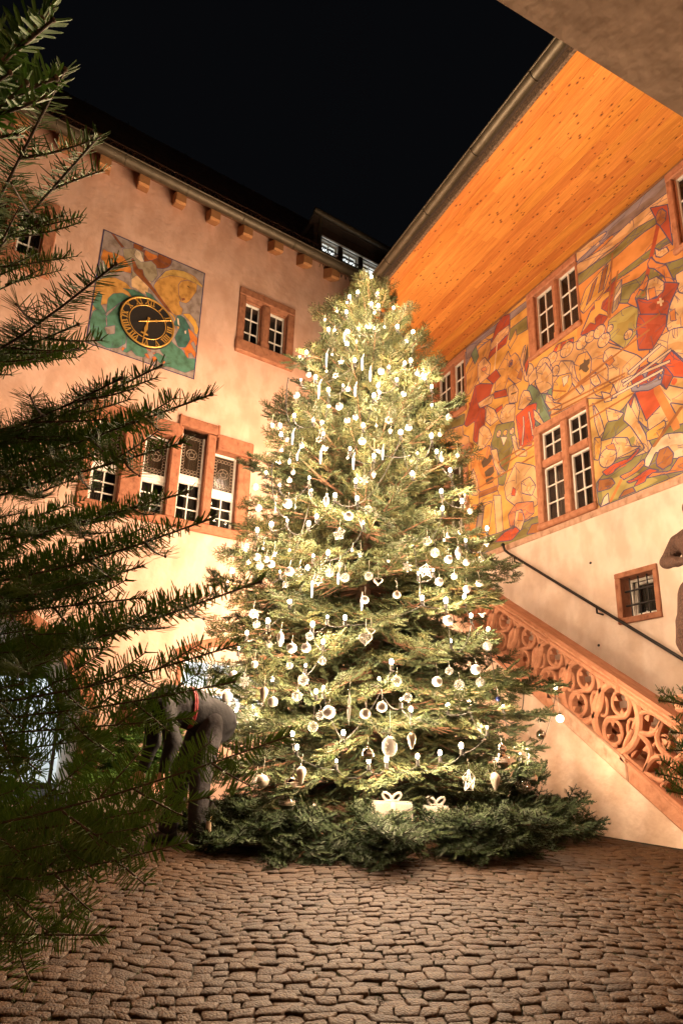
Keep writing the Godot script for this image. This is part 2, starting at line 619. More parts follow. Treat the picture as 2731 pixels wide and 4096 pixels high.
var canvas: Image
var ink := Color(0.36, 0.33, 0.50)
var inks := {
	"c": Color(0.88, 0.74, 0.55), "C": Color(0.83, 0.66, 0.45), "o": Color(0.84, 0.53, 0.22), "O": Color(0.80, 0.46, 0.20), "r": Color(0.62, 0.15, 0.08), "R": Color(0.80, 0.22, 0.09), "g": Color(0.40, 0.45, 0.24), "G": Color(0.62, 0.62, 0.32),
	"t": Color(0.30, 0.52, 0.45), "b": Color(0.50, 0.52, 0.66), "B": Color(0.42, 0.47, 0.66), "y": Color(0.86, 0.66, 0.28), "Y": Color(0.80, 0.66, 0.36), "n": Color(0.55, 0.30, 0.12), "k": Color(0.16, 0.13, 0.12), "s": Color(0.86, 0.50, 0.33), "w": Color(0.92, 0.86, 0.78), "m": Color(0.53, 0.46, 0.40), "h": Color(0.80, 0.60, 0.30), "d": Color(0.22, 0.42, 0.40), "i": Color(0.62, 0.58, 0.50)}

func pg(c: String, flat: Array, outline := 3) -> void:
	var s := poly_fill(canvas, flat, inks[c])
	if outline > 0:
		var m := Vector2.ZERO
		var lo := Vector2(1e9, 1e9)
		var hi := -lo
		for p in s:
			m += p / s.size()
			lo = lo.min(p)
			hi = hi.max(p)
		if outline > 2 and flat.size() > 8:
			# darker brushwork and drawn folds running in from the edge
			var inner := []
			for i in range(0, flat.size(), 2):
				var q := Vector2(flat[i], flat[i + 1]).lerp(m, rnd(0.35, 0.75)) + (hi - lo) * Vector2(0.08, 0.06)
				inner.push_back(q.x)
				inner.push_back(q.y)
			var dim: Color = inks[c]
			poly_fill(canvas, inner, Color(dim.r * 0.93, dim.g * 0.88, dim.b * 0.80))
			for k in 3:
				var blot := []
				var cc := m + Vector2(rnd(-0.25, 0.25), rnd(-0.3, 0.3)) * (hi - lo)
				for i in 7:
					var e := Vector2.from_angle(TAU * i / 7) * (hi - lo) * rnd(0.03, 0.12)
					blot.push_back(cc.x + e.x)
					blot.push_back(cc.y + e.y)
				var tone := rnd(0.86, 1.08)
				poly_fill(canvas, blot, Color(dim.r * tone, dim.g * tone, dim.b * tone))
			for k in mini(12, 3 + int((hi - lo).length() / 35.0)):
				var a := s[R.randi_range(0, s.size() - 1)]
				var b := a.lerp(m, rnd(0.4, 0.85)) + Vector2(rnd(-1, 1), rnd(-1, 1)) * (hi - lo).length() * 0.08
				var mid := (a + b) / 2 + Vector2(rnd(-1, 1), rnd(-1, 1)) * (hi - lo).length() * 0.06
				var line := PackedVector2Array()
				for i in 9:
					var t := i / 8.0
					line.push_back(a * (1 - t) * (1 - t) + mid * 2 * t * (1 - t) + b * t * t)
				stroke(canvas, line, 2, ink.lerp(inks[c], 0.3), false)
		stroke(canvas, s, outline, ink, true)

func ln(c: String, w: int, flat: Array) -> void:
	var p := PackedVector2Array()
	for i in range(0, flat.size(), 2):
		p.push_back(Vector2(flat[i], flat[i + 1]))
	stroke(canvas, p, w, inks[c] if c != "x" else ink, false)

func el(c: String, x: float, y: float, rx: float, ry: float, outline := 3) -> void:
	var f := []
	for k in 20:
		f.push_back(x + rx * cos(TAU * k / 20))
		f.push_back(y + ry * sin(TAU * k / 20))
	pg(c, f, outline)

# ---------------------------------------------------------------- walls and windows
# a wall sheet in the x-y plane at height z with rectangular holes; each hole gets reveals of the given depth
func wall_sheet(mb: MB, u0: float, u1: float, v0: float, v1: float, holes: Array, z := 0.0, deep := 0.0) -> void:
	var us := [u0, u1]
	var vs := [v0, v1]
	for h in holes:
		for u in [h[0], h[1]]:
			if u > u0 and u < u1 and not us.has(u): us.push_back(u)
		for w in [h[2], h[3]]:
			if w > v0 and w < v1 and not vs.has(w): vs.push_back(w)
	us.sort()
	vs.sort()
	for i in us.size() - 1:
		for j in vs.size() - 1:
			var cu: float = (us[i] + us[i + 1]) / 2
			var cv: float = (vs[j] + vs[j + 1]) / 2
			var hit := false
			for h in holes:
				if cu > h[0] and cu < h[1] and cv > h[2] and cv < h[3]:
					hit = true
			if not hit:
				var t0 := Vector2((us[i] - u0) / (u1 - u0), 1.0 - (vs[j] - v0) / (v1 - v0))
				var t1 := Vector2((us[i + 1] - u0) / (u1 - u0), 1.0 - (vs[j + 1] - v0) / (v1 - v0))
				mb.quad(Vector3(us[i], vs[j], z), Vector3(us[i + 1], vs[j], z), Vector3(us[i + 1], vs[j + 1], z), Vector3(us[i], vs[j + 1], z), t0, Vector2(t1.x, t0.y), t1, Vector2(t0.x, t1.y))
	if deep > 0:
		for h in holes:
			var a := Vector3(h[0], h[2], z)
			var b := Vector3(h[1], h[2], z)
			var d := Vector3(h[1], h[3], z)
			var e := Vector3(h[0], h[3], z)
			var k := Vector3(0, 0, -deep)
			mb.quad(a + k, b + k, b, a)
			mb.quad(b + k, d + k, d, b)
			mb.quad(d + k, e + k, e, d)
			mb.quad(e + k, a + k, a, e)

func in_wall(xf: Transform3D) -> MB:
	var mb := MB.new()
	mb.xf = xf
	return mb

# one glazed sash: white frame, glazing bars, a pane in every field
func sash(win: Node3D, xf: Transform3D, u0: float, u1: float, v0: float, v1: float, z: float, cols: int, rows: int, w := 0.032, bar := 0.018, mat := "white_paint") -> void:
	var mb := in_wall(xf)
	mb.box(Vector3(u0, v0, z - 0.03), Vector3(u0 + w, v1, z + 0.012), 0.004)
	mb.box(Vector3(u1 - w, v0, z - 0.03), Vector3(u1, v1, z + 0.012), 0.004)
	mb.box(Vector3(u0 + w, v0, z - 0.03), Vector3(u1 - w, v0 + w, z + 0.01), 0.004)
	mb.box(Vector3(u0 + w, v1 - w, z - 0.03), Vector3(u1 - w, v1, z + 0.01), 0.004)
	part(win, "sash", mb, M[mat])
	var iu := (u1 - u0 - 2 * w) / cols
	var iv := (v1 - v0 - 2 * w) / rows
	for i in range(1, cols):
		var gb := in_wall(xf)
		var x := u0 + w + iu * i
		gb.box(Vector3(x - bar / 2, v0 + w, z - 0.022), Vector3(x + bar / 2, v1 - w, z + 0.004), 0.003)
		part(win, "glazing_bar", gb, M[mat])
	for j in range(1, rows):
		var gb := in_wall(xf)
		var y := v0 + w + iv * j
		gb.box(Vector3(u0 + w, y - bar / 2, z - 0.02), Vector3(u1 - w, y + bar / 2, z + 0.002), 0.003)
		part(win, "glazing_bar", gb, M[mat])
	for i in cols:
		for j in rows:
			var p := in_wall(xf)
			var x0 := u0 + w + iu * i
			var y0 := v0 + w + iv * j
			var k := rnd(-0.004, 0.004)
			p.quad(Vector3(x0, y0, z - 0.012 + k), Vector3(x0 + iu, y0, z - 0.012 - k), Vector3(x0 + iu, y0 + iv, z - 0.012), Vector3(x0, y0 + iv, z - 0.012))
			part(win, "pane", p, M.pane)

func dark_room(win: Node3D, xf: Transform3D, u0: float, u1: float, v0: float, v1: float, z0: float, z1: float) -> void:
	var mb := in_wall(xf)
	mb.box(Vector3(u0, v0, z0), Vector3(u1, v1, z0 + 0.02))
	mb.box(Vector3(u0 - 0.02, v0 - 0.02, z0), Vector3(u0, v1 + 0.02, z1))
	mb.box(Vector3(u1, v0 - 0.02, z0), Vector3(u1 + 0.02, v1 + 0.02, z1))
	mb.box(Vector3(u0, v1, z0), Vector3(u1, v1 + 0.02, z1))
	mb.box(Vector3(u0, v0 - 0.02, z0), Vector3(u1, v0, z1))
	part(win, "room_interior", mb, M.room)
	var cu := in_wall(xf)
	var side := -1.0 if R.randf() < 0.5 else 1.0
	for k in 5:
		var x := (u0 + 0.04 if side < 0 else u1 - 0.04) - side * 0.03 * k
		cu.tube([Vector3(x, v0 + 0.02, z1 - 0.12 - 0.01 * (k % 2)), Vector3(x + 0.004, (v0 + v1) / 2, z1 - 0.12), Vector3(x, v1 - 0.02, z1 - 0.12)], [0.02], 6)
	part(win, "curtain", cu, M.curtain)

# stone surround out of single blocks: jambs, lintel, sill and a mullion between lights
func stone_window(b: Node3D, xf: Transform3D, o: Array, lights: Array, deep: float, cols := 2, rows := 3, lip := 0.03, mat := "sandstone") -> Node3D:
	var win := holder(b, "window")
	var vb: float = 1e9
	var vt: float = -1e9
	for l in lights:
		vb = minf(vb, l[2]); vt = maxf(vt, l[3])
	var spans := []
	for l in lights:
		spans.push_back(l[0]); spans.push_back(l[1])
	var ul: float = lights[0][0]
	var ur: float = lights[-1][1]
	for l in lights: ul = minf(ul, l[0]); ur = maxf(ur, l[1])
	var mb := in_wall(xf)
	mb.box(Vector3(o[0], vb - 0.001, -deep - 0.06), Vector3(ul, vt + 0.001, lip), 0.012)
	part(win, "jamb", mb, M[mat])
	mb = in_wall(xf)
	mb.box(Vector3(ur, vb - 0.001, -deep - 0.06), Vector3(o[1], vt + 0.001, lip), 0.012)
	part(win, "jamb", mb, M[mat])
	mb = in_wall(xf)
	mb.box(Vector3(o[0], vt, -deep - 0.06), Vector3(o[1], o[3], lip + 0.004), 0.012)
	part(win, "lintel", mb, M[mat])
	mb = in_wall(xf)
	mb.box(Vector3(o[0] - 0.01, o[2], -deep - 0.06), Vector3(o[1] + 0.01, vb, lip + 0.035), 0.02)
	part(win, "sill", mb, M[mat])
	for i in lights.size() - 1:
		mb = in_wall(xf)
		var a: float = lights[i][1]
		var c: float = lights[i + 1][0]
		mb.prism(PackedVector2Array([Vector2(a, vb), Vector2(c, vb), Vector2(c, vt), Vector2(a, vt)]), -deep - 0.06, lip - 0.012, minf(0.03, (c - a) * 0.3))
		# the square foot at the bottom of the moulded post
		mb.box(Vector3(a - 0.004, vb, -deep), Vector3(c + 0.004, vb + 0.11, lip + 0.003), 0.012)
		part(win, "mullion", mb, M[mat])
	for l in lights:
		# stepped inner moulding round each light
		mb = in_wall(xf)
		var s := 0.022
		mb.box(Vector3(l[0], l[2], -deep + 0.015), Vector3(l[0] + s, l[3], -deep * 0.45), 0.008)
		mb.box(Vector3(l[1] - s, l[2], -deep + 0.015), Vector3(l[1], l[3], -deep * 0.45), 0.008)
		mb.box(Vector3(l[0] + s, l[3] - s, -deep + 0.015), Vector3(l[1] - s, l[3], -deep * 0.45), 0.008)
		part(win, "moulding", mb, M[mat])
		sash(win, xf, l[0] + 0.002, l[1] - 0.002, l[2] + 0.002, l[3] - 0.002, -deep, cols, rows)
		dark_room(win, xf, l[0] + 0.01, l[1] - 0.01, l[2] + 0.01, l[3] - 0.01, -deep - 0.9, -deep - 0.05)
	return win

# ---------------------------------------------------------------- the building with the clock
func clock_building() -> void:
	var b := thing("clock_building", "peach plastered building with clock painting, stone framed windows and dark tiled roof", "building", Vector3(1.5, 0, -7.3))
	var xf := Transform3D(Basis(), Vector3(-1.5, 0, 0))          # wall axes: x along, y up, z out of the wall
	var frames := [[-1.44, -0.457, 6.57, 7.76], [2.10, 3.055, 6.57, 7.75], [0.25, 2.495, 3.54, 5.02], [1.41, 1.964, 5.02, 5.15]]
	var mb := in_wall(xf)
	var ahole := [[-1.98, 0.665, 0.0, 2.14], [1.76, 2.95, 0.95, 1.80]]
	wall_sheet(mb, -6.0, 6.2, 0.0, 8.95, frames + ahole, 0.0, 0.22)
	# plaster above the arch, filling the corners of the square opening
	var fill := PackedVector2Array([Vector2(-1.98, 2.14), Vector2(-1.98, 0.80)])
	for k in 25:
		var a := PI - PI * k / 24
		fill.push_back(Vector2(-0.6575 + 1.3225 * cos(a), 0.80 + 1.32 * sin(a)))
	fill.push_back(Vector2(0.665, 2.14))
	mb.prism(fill, -0.22, 0.0)
	mb.box(Vector3(-6.0, 0.0, -0.6), Vector3(-2.0, 8.9, -0.23))
	mb.box(Vector3(3.3, 0.0, -0.6), Vector3(6.2, 8.9, -0.23))
	part(b, "wall", mb, M.plaster_peach)
	stone_window(b, xf, frames[0], [[-1.33, -1.04, 6.79, 7.61], [-0.905, -0.60, 6.79, 7.61]], 0.12)
	stone_window(b, xf, frames[1], [[2.215, 2.50, 6.79, 7.61], [2.635, 2.93, 6.79, 7.61]], 0.12)
	# lower window: four lights, the third one taller, leaded glass above
	var win := holder(b, "window")
	var L := [[0.38, 0.72, 4.855], [0.99, 1.33, 4.855], [1.47, 1.815, 5.06], [1.945, 2.30, 4.85]]
	var lo := 3.67
	mb = in_wall(xf)
	mb.box(Vector3(0.25, 3.54, -0.2), Vector3(2.50, lo, 0.06), 0.02)
	part(win, "sill", mb, M.sandstone_bright)
	for s in [[0.25, 0.38, lo, 4.855], [0.72, 0.99, lo, 4.855], [1.33, 1.47, lo, 5.06], [1.815, 1.945, lo, 5.06], [2.30, 2.495, lo, 4.85]]:
		mb = in_wall(xf)
		mb.prism(PackedVector2Array([Vector2(s[0], s[2]), Vector2(s[1], s[2]), Vector2(s[1], s[3]), Vector2(s[0], s[3])]), -0.2, 0.028, 0.02)
		mb.box(Vector3(s[0] + 0.002, s[2], -0.1), Vector3(s[1] - 0.002, s[2] + 0.16, 0.04), 0.012)
		part(win, "mullion", mb, M.sandstone_bright)
	for s in [[0.25, 1.408, 4.857, 5.07], [1.408, 1.966, 5.062, 5.215], [1.966, 2.505, 4.852, 5.09]]:
		mb = in_wall(xf)
		mb.box(Vector3(s[0], s[2], -0.2), Vector3(s[1], s[3], 0.045), 0.015)
		part(win, "lintel", mb, M.sandstone_bright)
	for s in [[1.395, 1.43], [1.945, 1.98]]:
		mb = in_wall(xf)
		mb.box(Vector3(s[0], 5.03, -0.1), Vector3(s[1], 5.225, 0.052), 0.01)
		part(win, "label_stop", mb, M.sandstone_bright)
	for l in L:
		var split: float = 4.22 if l[2] < 5.0 else 4.33
		mb = in_wall(xf)
		mb.box(Vector3(l[0], split - 0.035, -0.16), Vector3(l[1], split + 0.035, -0.10), 0.008)
		part(win, "transom", mb, M.white_paint)
		sash(win, xf, l[0], l[1], lo, split - 0.035, -0.12, 2, 3)
		leaded(win, xf, l[0], l[1], split + 0.035, l[2], -0.12)
		dark_room(win, xf, l[0] + 0.01, l[1] - 0.01, lo, l[2], -0.9, -0.18)
	arch(b, xf)
	shop_window(b, xf)
	# roof
	var eave := Vector3(0, 8.62, 0.36)
	var ridge := Vector3(0, 12.36, -2.2)
	var slope := (ridge - eave).normalized()
	var out := Vector3(0, slope.z, -slope.y) * -1.0
	mb = in_wall(xf)
	var cut := eave + slope * 1.35
	mb.quad(Vector3(-6, eave.y, eave.z), Vector3(3.3, eave.y, eave.z), Vector3(3.3, ridge.y, ridge.z), Vector3(-6, ridge.y, ridge.z))
	mb.quad(Vector3(3.3, cut.y, cut.z), Vector3(6.6, cut.y, cut.z), Vector3(6.6, ridge.y, ridge.z), Vector3(3.3, ridge.y, ridge.z))
	mb.quad(Vector3(6.6, eave.y, -5.0), Vector3(-6, eave.y, -5.0), Vector3(-6, ridge.y, ridge.z), Vector3(6.6, ridge.y, ridge.z))
	var roof := part(b, "roof", mb, M.roof_dark)
	var tile := MB.new()
	var tp := PackedVector2Array([Vector2(-0.083, 0.0), Vector2(-0.06, -0.03), Vector2(0, -0.04), Vector2(0.06, -0.03), Vector2(0.083, 0.0), Vector2(0.083, 0.2), Vector2(-0.083, 0.2)])
	tile.prism(tp, 0.0, 0.014, 0.004)
	var mm := MultiMesh.new()
	mm.transform_format = MultiMesh.TRANSFORM_3D
	mm.use_colors = true
	mm.mesh = tile.mesh()
	var spots := []
	var rows := int((ridge - eave).length() / 0.15)
	for r in rows:
		for k in 72:
			var x := -5.95 + 0.172 * k + (0.086 if r % 2 else 0.0)
			if x > 3.25 and r < 9: continue
			var p := eave + slope * (0.06 + 0.15 * r) + Vector3(x - 1.5, 0, 0) + out * rnd(0.012, 0.022)
			var bs := Basis(Vector3(1, 0, 0), slope, out).rotated(Vector3(1, 0, 0), 0.06)
			spots.push_back(Transform3D(bs * Basis(Vector3(0, 0, 1), rnd(-0.03, 0.03)), p))
	mm.instance_count = spots.size()
	for i in spots.size():
		mm.set_instance_transform(i, spots[i])
		var g := rnd(0.6, 1.2)
		mm.set_instance_color(i, Color(g, g * rnd(0.9, 1.0), g * 0.9))
	var tiles := MultiMeshInstance3D.new()
	tiles.name = "roof_tiles"
	tiles.multimesh = mm
	tiles.material_override = M.roof_tile
	roof.add_child(tiles)
	tiles.set_meta("kind", "stuff")
	for x in [-0.52, 0.25, 1.38, 2.62]:          # little snow hooks that stand up along the ridge
		mb = in_wall(xf)
		mb.tube([Vector3(x, ridge.y - 0.02, ridge.z), Vector3(x, ridge.y + 0.13, ridge.z)], [0.008], 5)
		part(b, "ridge_pin", mb, M.zinc)
	# eaves: boards, rafter ends, gutter, lattice snow guard
	mb = in_wall(xf)
	mb.quad(Vector3(-6, 8.95, -0.02), Vector3(6.4, 8.95, -0.02), Vector3(6.4, 8.55, 0.38), Vector3(-6, 8.55, 0.38))
	part(b, "eaves_board", mb, M.beam)
	for k in 13:
		var x := -1.58 + 0.52 * k
		mb = in_wall(xf)
		var prof := PackedVector2Array([Vector2(-0.05, 8.90), Vector2(-0.05, 8.69), Vector2(0.16, 8.52), Vector2(0.30, 8.42), Vector2(0.335, 8.44), Vector2(0.335, 8.60)])
		var keep := mb.xf
		mb.xf = mb.xf * Transform3D(Basis(Vector3(0, 0, 1), Vector3(0, 1, 0), Vector3(-1, 0, 0)), Vector3(x + 0.075, 0, 0))
		mb.prism(prof, 0.0, 0.15, 0.008)
		mb.xf = keep
		part(b, "rafter_end", mb, M.beam_light)
	gutter(b, xf, -6.0, 4.0, 8.60, 0.42)
	mb = in_wall(xf)
	var gy := eave + slope * 0.30 + out * 0.05
	for k in 130:
		var x := -5.5 + 0.075 * k
		mb.tube([Vector3(x, gy.y, gy.z), Vector3(x + 0.075, gy.y + 0.13, gy.z)], [0.007], 4, false)
		mb.tube([Vector3(x + 0.075, gy.y, gy.z), Vector3(x, gy.y + 0.13, gy.z)], [0.007], 4, false)
	mb.tube([Vector3(-5.5, gy.y, gy.z), Vector3(4.3, gy.y, gy.z)], [0.01], 5)
	mb.tube([Vector3(-5.5, gy.y + 0.13, gy.z), Vector3(4.3, gy.y + 0.13, gy.z)], [0.01], 5)
	part(b, "snow_guard", mb, M.rust)
	dormer(b, xf)

func gutter(b: Node3D, xf: Transform3D, x0: float, x1: float, y: float, z: float, r := 0.08) -> void:
	var mb := in_wall(xf)
	for k in 14:
		var a0 := PI + PI * k / 14
		var a1 := PI + PI * (k + 1) / 14
		var p0 := Vector3(0, y + r * sin(a0), z + r * cos(a0))
		var p1 := Vector3(0, y + r * sin(a1), z + r * cos(a1))
		var n0 := Vector3(0, sin(a0), cos(a0))
		var n1 := Vector3(0, sin(a1), cos(a1))
		var X0 := Vector3(x0, 0, 0)
		var X1 := Vector3(x1, 0, 0)
		mb.trin(p0 + X0, p1 + X1, p1 + X0, n0, n1, n1)
		mb.trin(p0 + X0, p0 + X1, p1 + X1, n0, n0, n1)
	mb.tube([Vector3(x0, y, z + r), Vector3(x1, y, z + r)], [0.013], 6)
	part(b, "gutter", mb, M.zinc)
	var x := x0 + 0.2
	while x < x1:
		mb = in_wall(xf)
		var pts := []
		for k in 9:
			var a := PI + PI * k / 8
			pts.push_back(Vector3(x, y + (r + 0.004) * sin(a), z + (r + 0.004) * cos(a)))
		mb.tube(pts, [0.007], 5)
		part(b, "gutter_bracket", mb, M.zinc)
		x += 0.86

# leaded upper light: lead came lattice of discs round a small picture field
func leaded(win: Node3D, xf: Transform3D, u0: float, u1: float, v0: float, v1: float, z: float) -> void:
	var mb := in_wall(xf)
	var w := 0.03
	mb.box(Vector3(u0, v0, z - 0.03), Vector3(u0 + w, v1, z + 0.012), 0.004)
	mb.box(Vector3(u1 - w, v0, z - 0.03), Vector3(u1, v1, z + 0.012), 0.004)
	mb.box(Vector3(u0 + w, v0, z - 0.03), Vector3(u1 - w, v0 + w, z + 0.01), 0.004)
	mb.box(Vector3(u0 + w, v1 - w, z - 0.03), Vector3(u1 - w, v1, z + 0.01), 0.004)
	part(win, "sash", mb, M.white_paint)
	mb = in_wall(xf)
	mb.quad(Vector3(u0 + w, v0 + w, z - 0.012), Vector3(u1 - w, v0 + w, z - 0.012), Vector3(u1 - w, v1 - w, z - 0.012), Vector3(u0 + w, v1 - w, z - 0.012))
	part(win, "pane", mb, M.stained)
	mb = in_wall(xf)
	var cols := 6
	var d := (u1 - u0 - 2 * w) / cols
	var rows := int((v1 - v0 - 2 * w) / d)
	for i in cols:
		for j in rows:
			if i > 0 and i < cols - 1 and j > 1 and j < rows - 1:
				continue
			ring(mb, Vector3(u0 + w + d * (i + 0.5), v0 + w + d * (j + 0.5), z - 0.008), d * 0.46, 0.005, 10)
	var c := Vector3((u0 + u1) / 2, v0 + w + d * rows * 0.55, z - 0.008)
	ring(mb, c, d * 1.6, 0.006, 16)
	ring(mb, c + Vector3(0, -d * 0.2, 0), d * 0.8, 0.006, 12)
	for k in 5:
		var a := TAU * k / 5 + 0.3
		mb.tube([c + Vector3(cos(a), sin(a), 0) * d * 0.8, c + Vector3(cos(a + 0.3), sin(a + 0.3), 0) * d * 1.6], [0.005], 4)
	part(win, "lead_came", mb, M.lead)

func ring(mb: MB, o: Vector3, r: float, t: float, seg := 16, squash := 1.0) -> void:
	var p := []
	for k in seg + 1:
		p.push_back(o + Vector3(cos(TAU * k / seg) * r * squash, sin(TAU * k / seg) * r, 0))
	mb.tube(p, [t], 5, false)

# archway with sandstone blocks, glazed screen set back in it, bright hall behind
func arch(b: Node3D, xf: Transform3D) -> void:
	var c := Vector2(-0.6575, 0.80)
	var ri := 1.32
	var ro := 1.49
	var a := holder(b, "archway")
	for k in 13:
		var a0 := PI * k / 13
		var a1 := PI * (k + 1) / 13
		var poly := PackedVector2Array()
		for i in 4:
			poly.push_back(c + Vector2(cos(a0 + (a1 - a0) * i / 3), sin(a0 + (a1 - a0) * i / 3)) * ri)
		for i in 4:
			poly.push_back(c + Vector2(cos(a1 - (a1 - a0) * i / 3), sin(a1 - (a1 - a0) * i / 3)) * ro)
		var mb := in_wall(xf)
		mb.prism(poly, -0.2, 0.02 + rnd(0, 0.006), 0.008)
		part(a, "arch_stone", mb, M.sandstone_bright if k % 3 else M.sandstone)
	for s in [-1.0, 1.0]:
		for k in 2:
			var mb := in_wall(xf)
			var x0: float = c.x + s * ri
			var x1: float = c.x + s * ro
			mb.box(Vector3(minf(x0, x1), 0.4 * k, -0.2), Vector3(maxf(x0, x1), 0.4 * k + 0.395, 0.02 + 0.004 * k), 0.01)
			part(a, "arch_stone", mb, M.sandstone)
	# barrel passage from the wall to the glazed screen
	var mb := in_wall(xf)
	for k in 24:
		var a0 := PI * k / 24
		var a1 := PI * (k + 1) / 24
		var p0 := Vector3(c.x + 1.325 * cos(a0), c.y + 1.325 * sin(a0), 0)
		var p1 := Vector3(c.x + 1.325 * cos(a1), c.y + 1.325 * sin(a1), 0)
		mb.quad(p0 + Vector3(0, 0, -0.2), p1 + Vector3(0, 0, -0.2), p1 + Vector3(0, 0, -3.0), p0 + Vector3(0, 0, -3.0))
		mb.quad(p1 * 1.0 + Vector3(0, 0.1, -0.2), p0 + Vector3(0, 0.1, -0.2), p0 + Vector3(0, 0.1, -3.0), p1 + Vector3(0, 0.1, -3.0))
	for s in [-1.0, 1.0]:
		mb.box(Vector3(c.x + s * 1.325 if s > 0 else c.x - 1.42, 0, -3.0), Vector3(c.x + 1.42 if s > 0 else c.x - 1.325, 0.80, -0.2))
	part(a, "passage_vault", mb, M.plaster_white)
	# the hall
	mb = in_wall(xf)
	mb.box(Vector3(-3.4, -0.02, -7.2), Vector3(2.0, 3.4, -7.1))
	mb.box(Vector3(-3.5, -0.02, -7.1), Vector3(-3.4, 3.4, -3.0))
	mb.box(Vector3(1.4, -0.02, -7.1), Vector3(1.5, 3.4, -3.0))
	mb.box(Vector3(-3.4, 3.3, -7.1), Vector3(1.4, 3.4, -3.0))
	part(a, "hall_wall", mb, M.hall_white)
	mb = in_wall(xf)
	mb.box(Vector3(-3.4, -0.05, -7.1), Vector3(1.4, 0.006, -3.0))
	part(a, "hall_floor", mb, M.hall_floor)
	mb = in_wall(xf)
	mb.box(Vector3(-2.4, 3.26, -5.8), Vector3(0.9, 3.295, -3.6), 0.005)
	part(a, "ceiling_light_panel", mb, M.panel_glow)
	panel_light(b, xf * Vector3(-0.7, 3.24, -4.7), Vector2(3.2, 2.1), 13.0, lin(0.80, 0.95, 1.0), Vector3(0, -1, 0))
	# glazed screen with dark frame
	var z := -2.45
	var frame := in_wall(xf)
	for x in [-1.9, -1.2, -0.5, 0.12, 0.56]:
		var h := 0.8 + sqrt(maxf(0.02, 1.7 - pow(x - c.x, 2)))
		frame.box(Vector3(x - 0.025, 0, z - 0.03), Vector3(x + 0.025, h, z + 0.03), 0.004)
	frame.box(Vector3(-1.95, 1.62, z - 0.028), Vector3(0.6, 1.67, z + 0.028), 0.004)
	frame.box(Vector3(-1.95, 0.0, z - 0.028), Vector3(0.6, 0.09, z + 0.028), 0.004)
	var arcp := PackedVector2Array()
	for k in 25:
		arcp.push_back(c + Vector2(cos(PI * k / 24), sin(PI * k / 24)) * 1.29)
	frame.bar2d(arcp, 0.06, z - 0.028, z + 0.028, false, 0.006)
	part(a, "door_frame", frame, M.bronze)
	for s in [[-1.875, -1.225], [-1.175, -0.525], [-0.475, 0.095], [0.145, 0.535]]:
		mb = in_wall(xf)
		mb.quad(Vector3(s[0], 0.09, z), Vector3(s[1], 0.09, z), Vector3(s[1], 1.62, z), Vector3(s[0], 1.62, z))
		part(a, "pane", mb, M.pane)
	mb = in_wall(xf)
	mb.box(Vector3(-0.42, 0.55, z - 0.4), Vector3(-0.36, 0.72, z - 0.38), 0.004)
	part(a, "red_notice", mb, M.red_sign)
	mb = in_wall(xf)
	mb.box(Vector3(0.09, 0.55, z + 0.03), Vector3(0.11, 0.95, z + 0.05), 0.004)
	part(a, "door_handle", mb, M.zinc)

